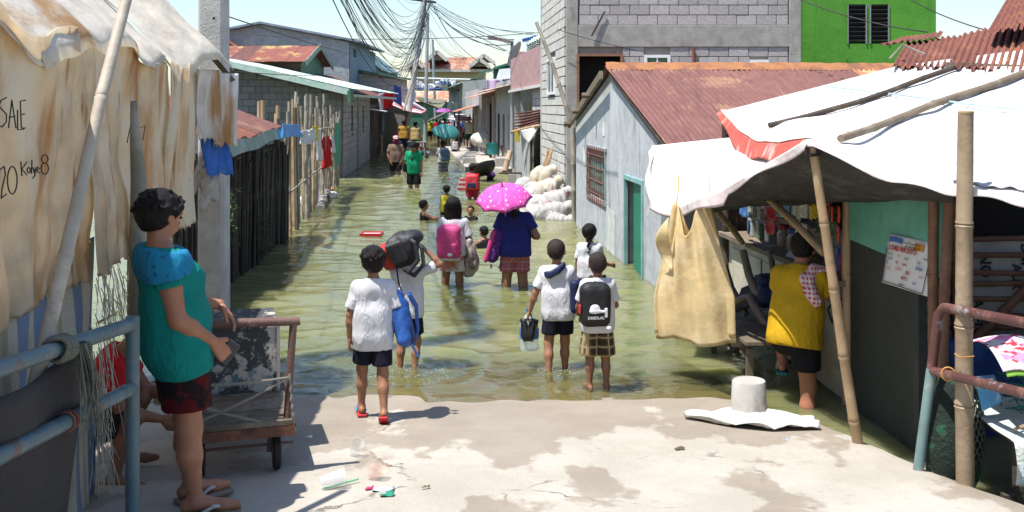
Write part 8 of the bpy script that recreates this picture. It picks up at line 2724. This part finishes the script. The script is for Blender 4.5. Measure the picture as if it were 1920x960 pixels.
mb = MB().text('DREDLAL', .030, tw(base - LU * .078 + fx_ * .012), tw(LU), tw(LV), 0); mb_local(mb, 'lettering', LW, bpD)
S = SDF().ell(base + LV * .075 - LU * .02, (.040, .010, .036), QD).box(base + LV * .055 - LU * .0, (.062, .010, .010), .008, QD)
np_obj('cap_logo', [S.mesh(.005)], LW, bpD)
S = SDF().box(base + LU * .066 + LV * .045, (.012, .006, .036), .003, QD); np_obj('white_tag', [S.mesh(.004)], LW, bpD)
S = SDF().box(cD - LU * .125 - LV * .02 + fx_ * .03, (.008, .02, .035), .005, QD); np_obj('red_tag', [S.mesh(.005)], M('red_tag', (.45, .03, .04), rough=.6), bpD)
S = SDF().ell(cD + LU * .09 - LV * .16 + fx_ * .08, (.02, .016, .016)); np_obj('keyring', [S.mesh(.005)], LW, bpD)
hb = held('shoe', 'dark shoe held in the plaid boy\'s right hand', 'shoe', JD)
S = SDF().ell(JD['hdR'] + np.array((0, .01, .04)), (.032, .05, .036)); np_obj('upper', [S.mesh(.006)], MATS['black_leather'] if 'black_leather' in MATS else BLACK, hb)

# girl with braid and purple shorts
person('girl with a braid in white shirt and purple shorts near the green door', (.88, 11.5, -.30), R(-18), 1.17, vox=.013, head=1.18, fat=.95, armL=((-.2, 0, -1), (-.05, .25, -1)), armR=((.2, .2, -1), (.4, .8, -.2)), shirt=(WHITE, .75, .04), shorts=(cloth('purple_shorts', (.085, .02, .16)), .6, 1.2), hair=('braid', HAIR), skin=SKIN2)

# girl with pink backpack
PINKSH = cloth('pink_shorts', (.50, .20, .20), 'camo', (.62, .56, .52), 5)
wF, JF = person('long haired girl with a pink backpack wading beside the pink umbrella', (-.715, 12.35, -.31), R(-6), 1.39, vox=.0125, head=1.08, fem=True, fat=.92, hp=.02, legL=((-.12, .06, -1), (-.03, .0, -1)), legR=((.04, .0, -1), (.08, -.05, -1)),
				armL=((-.25, .1, -1), (.1, .6, -.7)), armR=((.36, -.05, -1), (.12, .25, -1)), shirt=(WHITE, .8, .02), shorts=(PINKSH, .62, 1.4), hair=('long', HAIR), skin=SKIN2)
PKB = M('pink_nylon', (.56, .055, .20), [((.62, .09, .26), 5, .5, .64)], rough=.55, bump=.35, bscale=40)
bpF, cF, QF = backpack(JF, 'hot pink backpack worn by the long haired girl', PKB, M('pink_strap', (.50, .05, .18), rough=.6), size=(.135, .075, .185), z=.11, x=-.02, vox=.011)
S = SDF().ell(cF - JF['fw'] * .12 - JF['sp'] * .13 + JF['rt'] * .03, (.034, .008, .022), QF); np_obj('badge', [S.mesh(.006)], LW, bpF)
S = SDF().box(cF - JF['sp'] * .195, (.14, .06, .02), .015, QF); np_obj('base_panel', [S.mesh(.009)], M('pale_base', (.5, .5, .48), rough=.7), bpF)
pb_ = held('plastic_bag', 'brown and white plastic bag hanging from the long haired girl\'s arm', 'plastic bag', JF)
S = SDF().cone(JF['elR'] + np.array((0, -.02, -.02)), JF['wrR'] + np.array((-.01, -.02, -.1)), .04, .09, .04).ell(JF['wrR'] + np.array((-.03, -.03, -.12)), (.09, .05, .13), rotm((0, 1, 0), .3))
np_obj('bag_body', [S.mesh(.012, fold=.008, seed=3, freq=25)], M('brown_white_plastic', (.36, .33, .29), [((.10, .075, .06), 4, .5, .6)], rough=.35), pb_)

# woman under the pink umbrella
wG, JG = person('woman in blue shirt and red plaid shorts under the pink umbrella', (.035, 12.2, -.34), R(-4), 1.52, vox=.0125, fat=1.05, fem=True, hp=.05, legL=((-.10, .0, -1), (-.02, .0, -1)), legR=((.08, .03, -1), (.05, -.02, -1)), armL=((-.42, .05, -1), (.35, .6, .75)), armR=((.55, -.12, -1), (-.35, .85, -.05)),
				shirt=(cloth('royal_blue_shirt', (.025, .03, .17)), .62, .03), shorts=(cloth('red_plaid_shorts', (.30, .03, .055), 'plaid', (.36, .12, .14), 12, (.42, .25, .25)), .62, .9), hair=('pony', HAIR), skin=SKIN)
PKU = cloth('pink_floral', (.74, .10, .42), 'floral', (.80, .52, .66), 17, (.62, .55, .30), rough=.6)
umbrella('bright pink floral umbrella over the woman in blue', P(942, 350, 11.98), (-.10, -.36, .92), .345, PKU, 8, .26, .62, M('umbrella_red', (.4, .03, .08), rough=.4))
tb_ = held('trolley_bag', 'purple and pink trolley school bag carried at the blue shirted woman\'s left side', 'bag', JG)
cT = JG['hipL'] + np.array((-.17, -.02, .10))
Q = rotm((0, 1, 0), .28)
S = SDF().box(cT, (.075, .10, .20), .06, Q); np_obj('bag_body', [S.mesh(.011, fold=.004)], cloth('purple_print', (.10, .03, .20), 'floral', (.50, .12, .30), 22, (.45, .35, .12)), tb_)
S = SDF().box(cT + np.array((-.055, -.03, .0)), (.03, .09, .20), .03, Q); np_obj('pink_side', [S.mesh(.011)], M('pink_side', (.55, .05, .22), rough=.6), tb_)
for dx in (-.02, .07):
	S = SDF().ell(cT + np.array((dx - .02, -.06, -.24)), (.014, .03, .03)); np_obj('wheel', [S.mesh(.007)], M('grey_wheel', (.3, .3, .31), rough=.5), tb_)

# children playing in the water
person('boy in dark vest reaching out while swimming on the left', (-1.70, 19.6, -.76), R(-80), 1.15, vox=.018, head=1.2, armR=((.2, .7, -.35), (.1, 1, -.1)), armL=((-.2, .7, -.4), (-.1, 1, -.1)), shirt=(BLACK, 0, .05), hair=('short', HAIR), skin=SKIN)
person('small child in a yellow top standing in the water', (-1.33, 20.6, -.42), R(8), 1.02, vox=.018, head=1.22, shirt=(cloth('yellow_top', (.50, .42, .03)), 0, .05), shorts=(BLACK, .6, .5), hair=('short', HAIR), skin=SKIN2)
person('child in a dark top swimming towards us with face above water', (-.80, 19.6, -.80), R(172), 1.08, vox=.016, head=1.22, hp=-.1, armR=((.3, .5, -.6), (.1, .6, .3)), shirt=(BLACK, .5, .05), hair=('crop', HAIR), skin=SKIN, face=True)
person('child in a wet black vest half under water beside the trolley bag', (-.43, 15.7, -.70), R(35), 1.05, vox=.015, head=1.2, hp=.15, armL=((-.5, .5, -.5), (-.3, 1, -.2)), shirt=(M('wet_black', (.016, .017, .02), rough=.3, bump=.3), 0, .05), hair=('crop', HAIR), skin=SKIN)

# further along the street
wm, Jm = person('man in green shirt looking down while wading towards us', at_px(776, 352, -.36), R(176), 1.64, vox=.019, fat=1.0, hp=.65, lean=.10, legL=((-.05, .05, -1), (0, -.05, -1)), legR=((.05, -.02, -1), (0, -.05, -1)), shirt=(cloth('green_polo', (.012, .27, .13)), .72, .06), shorts=(BLACK, .95, 1.2), hair=('short', HAIR), skin=SKIN, face=True)
sb_ = held('shoulder_bag', 'black shoulder bag worn by the man in green', 'bag', Jm)
S = SDF().box(Jm['hipR'] + np.array((.16, .02, .10)), (.06, .10, .12), .04); np_obj('bag_body', [S.mesh(.018)], BLACK, sb_)
np_obj('strap', [strap_tube([Jm['pel'] + np.array((.16, .06, .15)), Jm['pel'] + np.array((.02, .16, .30)), Jm['shL'] + np.array((.06, .05, .06)), Jm['shL'] + np.array((.1, -.06, .05))], .016, .01, .012)], BLACK, sb_)
wc, Jc = person('man in brown shirt with cap and magenta face scarf wading', at_px(742, 328, -.38), R(-172), 1.66, vox=.02, fat=1.05, armL=((-.3, .1, -1), (.35, .4, -1)), armR=((.3, .1, -1), (-.35, .4, -1)), legL=((-.05, .15, -1), (0, -.1, -1)), legR=((.05, -.1, -1), (0, -.2, -1)), shirt=(cloth('brown_tee', (.20, .135, .10)), .7, .03), shorts=(BLACK, .8, 1.0), hair=('crop', HAIR), skin=SKIN2, face=True)
hcc, hhc, Rhc = Jc['hc'], Jc['hh'], Jc['Rh']
S = SDF().ell(hcc + Rhc @ np.array((0, .08, -.22)) * hhc, np.array((.42, .46, .30)) * hhc, Rhc).ell(hcc + Rhc @ np.array((0, -.05, -.45)) * hhc, np.array((.45, .45, .16)) * hhc, Rhc)
np_obj('face_scarf', [S.mesh(.018)], cloth('magenta_scarf', (.22, .02, .10)), wc)
S = SDF().ell(hcc + Rhc @ np.array((0, -.05, .22)) * hhc, np.array((.46, .54, .38)) * hhc, Rhc).box(hcc + Rhc @ np.array((0, .55, .14)) * hhc, np.array((.34, .26, .04)) * hhc, .01, Rhc)
S.clip(hcc + Rhc @ np.array((0, 0, .10)) * hhc, Rhc @ np.array((0, 0, -1.0)))
np_obj('cap', [S.mesh(.016)], cloth('plaid_cap', (.42, .14, .14), 'check', (.6, .5, .5), 14), wc)
wr, Jr = person('child with a red and navy backpack in pink shorts wading away', at_px(886, 375, -.36), R(-5), 1.24, vox=.017, head=1.18, legL=((-.08, 0, -1), (-.02, 0, -1)), legR=((.08, 0, -1), (.02, 0, -1)), shirt=(cloth('red_tshirt', (.45, .015, .02)), .7, .03), shorts=(cloth('crimson_shorts', (.38, .02, .06)), .6, .8), hair=('short', HAIR), skin=SKIN2)
backpack(Jr, 'red backpack with navy pocket on the child in pink shorts', M('red_pack', (.60, .045, .06), rough=.55), M('navy_nylon', (.012, .02, .07)), size=(.14, .075, .17), z=.15, vox=.016, pocket=MATS['navy_nylon'])
fo = held('folder', 'white and red folder carried by the child with the red backpack', 'folder', Jr)
S = SDF().box(Jr['hipL'] + np.array((-.18, .0, .12)), (.10, .015, .15), .008, rotm((0, 1, 0), .35)); np_obj('cover', [S.mesh(.014)], cloth('folder_print', (.55, .48, .46), 'stripes', (.45, .05, .06), 9), fo)
person('girl in purple top bending over the black basin', (P(921, 300, 30.2).x, 30.2, -.45), R(105), 1.25, vox=.019, head=1.12, lean=1.0, hp=.25, legL=((-.1, .4, -1), (0, -.3, -1)), legR=((.1, .4, -1), (0, -.3, -1)), armL=((-.1, .5, -1), (0, .4, -1)), armR=((.1, .5, -1), (0, .4, -1)), shirt=(cloth('violet_top', (.12, .05, .24)), .6, .05), shorts=(BLACK, .6, .6), hair=('short', HAIR2), skin=SKIN)
wt, Jt = person('child in white shirt and checked shorts under the teal umbrella', at_px(831, 322, -.34), R(0), 1.38, vox=.02, head=1.12, armL=((-.3, .1, -1), (.2, .4, 1)), legL=((-.06, .05, -1), (0, -.05, -1)), shirt=(WHITE, .75, .04), shorts=(cloth('grey_check', (.30, .30, .33), 'check', (.05, .05, .07), 9), 1.15, 1.2), hair=('short', HAIR), skin=SKIN2)
backpack(Jt, 'colourful printed backpack on the child under the teal umbrella', cloth('multi_pack', (.10, .16, .26), 'floral', (.5, .32, .12), 16, (.4, .1, .1)), NAVY, size=(.15, .08, .17), z=.13, x=.06, vox=.02)
umbrella('large teal umbrella tilted over a child in the street', P(838, 237, 33.6), (.16, -.42, .88), .50, M('teal_umbrella', (.045, .22, .215), rough=.5, vary=.05, transl=.1), 8, .24, .8, BLACK)
person('small child in white vest and dark shorts wading beside the walkway', at_px(853, 290, -.32), R(190), 1.16, vox=.022, head=1.15, shirt=(WHITE, 0, .03), shorts=(NAVY, .55, .6), hair=('short', HAIR), skin=SKIN2)
person('man in pale yellow shirt and green shorts walking on the walkway', (P(880, 0, 47.5).x, 47.5, .16), R(185), 1.58, vox=.023, legL=((-.05, .25, -1), (0, -.1, -1)), legR=((.05, -.15, -1), (0, -.4, -1)), shirt=(cloth('pale_yellow_tee', (.52, .52, .32)), .7, .03), shorts=(cloth('dark_green_shorts', (.01, .08, .05)), .85, .8), hair=('short', HAIR), skin=SKIN)
person('person in red shirt under the striped umbrella', (P(859, 0, 51).x, 51, -.1), R(170), 1.56, vox=.024, shirt=(cloth('coral_tee', (.45, .08, .05)), .6, .03), shorts=(NAVY, .8, .8), hair=('short', HAIR), skin=SKIN)
STR = [M('umb_white', (.62, .60, .62), rough=.6), M('umb_plum', (.10, .07, .11), rough=.6)]


def ring_mat():
	m, nt, b = newmat('striped_umbrella')
	sep = N(nt, 'ShaderNodeSeparateXYZ'); nt.links.new(coords(nt), sep.inputs[0])
	f = add_math(nt, 'PINGPONG', add_math(nt, 'MULTIPLY', sep.outputs[2], 9.0), .5)
	nt.links.new(mixc(nt, ramp2(nt, f, .26, .30), (.62, .60, .64), (.12, .08, .13)), b.inputs['Base Color'])
	return m


umbrella('plum and white striped umbrella in the crowd', P(863, 214, 50.6), (.05, -.15, .98), .64, ring_mat(), 8, .22, .9, BLACK)
person('woman in mustard top standing at the left stalls with dark blue skirt', (P(757, 0, 43.5).x, 43.5, .02), R(15), 1.60, vox=.023, fat=1.15, fem=True, shirt=(cloth('mustard_top', (.42, .25, .05)), .3, .02), shorts=(cloth('dark_blue_skirt', (.03, .03, .08)), .95, 2.0), hair=('bun', HAIR), skin=SKIN)
person('woman in beige top standing at the left stalls with olive shorts', (P(779, 0, 43).x, 43, .0), R(-8), 1.58, vox=.023, fat=1.1, fem=True, shirt=(cloth('beige_top', (.40, .29, .13)), 0, .02), shorts=(cloth('olive_shorts', (.07, .08, .03)), .85, 1.2), hair=('bun', HAIR), skin=SKIN)
person('girl in pink and white stripes sitting at the left stalls', (P(788, 0, 43.6).x, 43.6, -.2), R(-100), 1.35, vox=.023, head=1.08, legL=((-.1, 1, -.1), (0, 0, -1)), legR=((.1, 1, -.1), (0, 0, -1)), armR=((.1, .5, -1), (0, 1, 0)), shirt=(cloth('pink_stripe', (.60, .08, .14), 'stripes', (.7, .66, .66), 5), .6, .02), shorts=(cloth('pale_trousers', (.45, .45, .48)), 1.4, .8), hair=('long', HAIR), skin=SKIN)
stt = thing('table', 'small grey green table beside the seated girl at the stalls', 'table', P(782, 290, 43))
c = P(782, 266, 43)
MB().box(c, (.8, .7, .05)).build('table_top', M('grey_green_paint', (.24, .32, .30), rough=.6), stt)
for dx in (-.34, .34):
	for dy in (-.28, .28): MB().beam((c.x + dx, c.y + dy, -.5), (c.x + dx, c.y + dy, c.z - .03), .05).build('leg', MATS['grey_green_paint'], stt)
crowd = [(811, 64, (.05, .20, .06), 'in a dark green shirt at the far left of the crowd', 1.6), (818, 63, (.42, .02, .04), 'in a red shirt second from the left in the far crowd', 1.5), (825, 58, (.25, .32, .50), 'in a pale blue shirt in the middle of the crowd', 1.45), (834, 60, (.50, .06, .05), 'in a coral red shirt in front of the far crowd', 1.55), (840, 56, (.55, .20, .18), 'in a salmon top just left of the striped umbrella', 1.5),
		 (846, 66, (.35, .36, .55), 'in a lilac shirt behind the salmon top in the far crowd', 1.6), (853, 68, (.04, .22, .20), 'in a teal cap and shirt at the right of the far crowd', 1.55), (868, 57, (.03, .05, .18), 'in dark blue just right of the striped umbrella', 1.6), (829, 66, (.5, .5, .5), 'in a white shirt under the far purple umbrella', 1.6), (805, 62, (.50, .42, .06), 'in a yellow shirt by the far blue post', 1.5)]
for k, (px, d, c, lab, hgt) in enumerate(crowd):
	person('person ' + lab, ((px - CX) / F * d, d, -.05), R((170, 10, 185, -5)[k % 4]), hgt, vox=.032, hvox=False, fat=1.1, legL=((-.05, .15, -1), (0, -.1, -1)), shirt=(cloth('crowd%d' % k, c), .65, .03), shorts=((NAVY, BLACK)[k % 2], .9, 1.0), hair=('short' if k % 2 else 'long', HAIR), skin=(SKIN, SKIN2)[k % 2], group='far crowd in the street')
umbrella('small purple umbrella far off in the crowd', P(832, 203, 65), (0, -.1, 1), .55, M('purple_umbrella', (.36, .10, .38), rough=.6), 8, .22, .8, BLACK)
sk_ = SDF().box((0, 0, 0), (.2, .12, .22), .06)
o = np_obj('backpack', [sk_.mesh(.03)], M('rose_pack', (.62, .14, .22), rough=.6)); o.location = (P(841, 0, 55.7).x, 55.7, 1.02); tag(o, 'rose pink backpack on the person in the salmon top', 'backpack')

# customer at the counter
YEL = cloth('yellow_tshirt', (.50, .30, .012))
wY, JY = person('woman in yellow shirt and black shorts leaning on the store counter', (2.08, 7.45, -.30), R(-38), 1.58, vox=.0115, fat=1.03, fem=True, lean=.22, hp=.25, hy=.1, legR=((.05, .10, -1), (.02, -.08, -1)), legL=((-.50, .75, .22), (.18, -.12, -1), (-.4, 1, 0)),
				armL=((-.30, .45, -.8), (.10, 1, -.05)), armR=((.35, .45, -.75), (.1, 1, .08)), shirt=(YEL, .5, .055), shorts=(BLACK, .62, .9), hair=('bun', HAIR), skin=M('skin_warm', (.27, .105, .055)), shoes=(M('flipflop_teal', (.02, .14, .14), rough=.6), M('flipflop_strap', (.42, .40, .37), rough=.6)))
tw_ = held('towel', 'red checked face towel draped on the yellow woman\'s shoulder', 'towel', JY)
S = SDF()
shR = JY['shR']
for a, b in (((-.06, -.09, .0), (-.03, -.03, .06)), ((-.03, -.03, .06), (.03, .02, .055)), ((-.06, -.09, .0), (-.02, -.12, -.08)), ((-.02, -.12, -.08), (.03, -.13, -.15))): S.cone(shR + np.array(a), shR + np.array(b), .038, .030, .02)
np_obj('fabric', [S.mesh(.009, fold=.006, seed=4, freq=30)], cloth('red_check_towel', (.42, .03, .05), 'check', (.70, .60, .60), 30), tw_)
S = SDF().ell(JY['hc'] + JY['Rh'] @ np.array((0, -.52, .12)) * JY['hh'], np.array((.24, .10, .12)) * JY['hh'], JY['Rh'])
np_obj('hair_clip', [S.mesh(.006)], M('red_clip', (.5, .02, .01), rough=.25), wY)
# shopkeeper in the dark
wS, JS = person('shopkeeper in pale shirt reading a tablet inside the dark store', (2.86, 8.7, -.10), R(105), 1.52, vox=.014, fat=1.1, fem=True, hp=.3, armL=((-.15, .4, -1), (.2, 1, .1)), armR=((.15, .4, -1), (-.2, 1, .1)), shirt=(WHITE, .7, .05), shorts=(NAVY, .8, .8), hair=('pony', HAIR), skin=SKIN, face=True)
tbl = held('tablet', 'pale tablet held up by the shopkeeper', 'tablet', JS)
S = SDF().box((JS['hdL'] + JS['hdR']) / 2 + np.array((.02, .06, .06)), (.12, .008, .085), .006, rotm((1, 0, 0), .7)); np_obj('screen', [S.mesh(.008)], M('tablet_grey', (.40, .40, .40), rough=.4), tbl)

# splashes kicked up by the waders
def splash(label, c, n, r, hgt, seed):
	rr = random.Random(seed)
	mb = MB()
	for i in range(n):
		a = rr.uniform(0, 6.28); q = r * rr.random() ** .6
		mb.ball((c[0] + q * math.cos(a), c[1] + q * math.sin(a) * .7, .01 + hgt * rr.random() ** 2 * max(0, 1 - q / r)), rr.uniform(.001, .0032), 5, 3, .3, i)
	mb.build('splash', M('foam_white', (.75, .76, .72), rough=.2, vary=0), kind='stuff', label=label, cat='splash', smooth=180)
splash('white splash behind the walking boy', (-.80, 8.15, 0), 220, .40, .20, 1)
splash('foam where the boy with the bottle steps', (.36, 8.3, 0), 90, .22, .05, 2)
splash('spray round the swimming child', (-.72, 19.5, 0), 120, .5, .15, 3)
splash('wake in front of the man in brown', (-3.7, 32.0, 0), 80, .5, .08, 4)
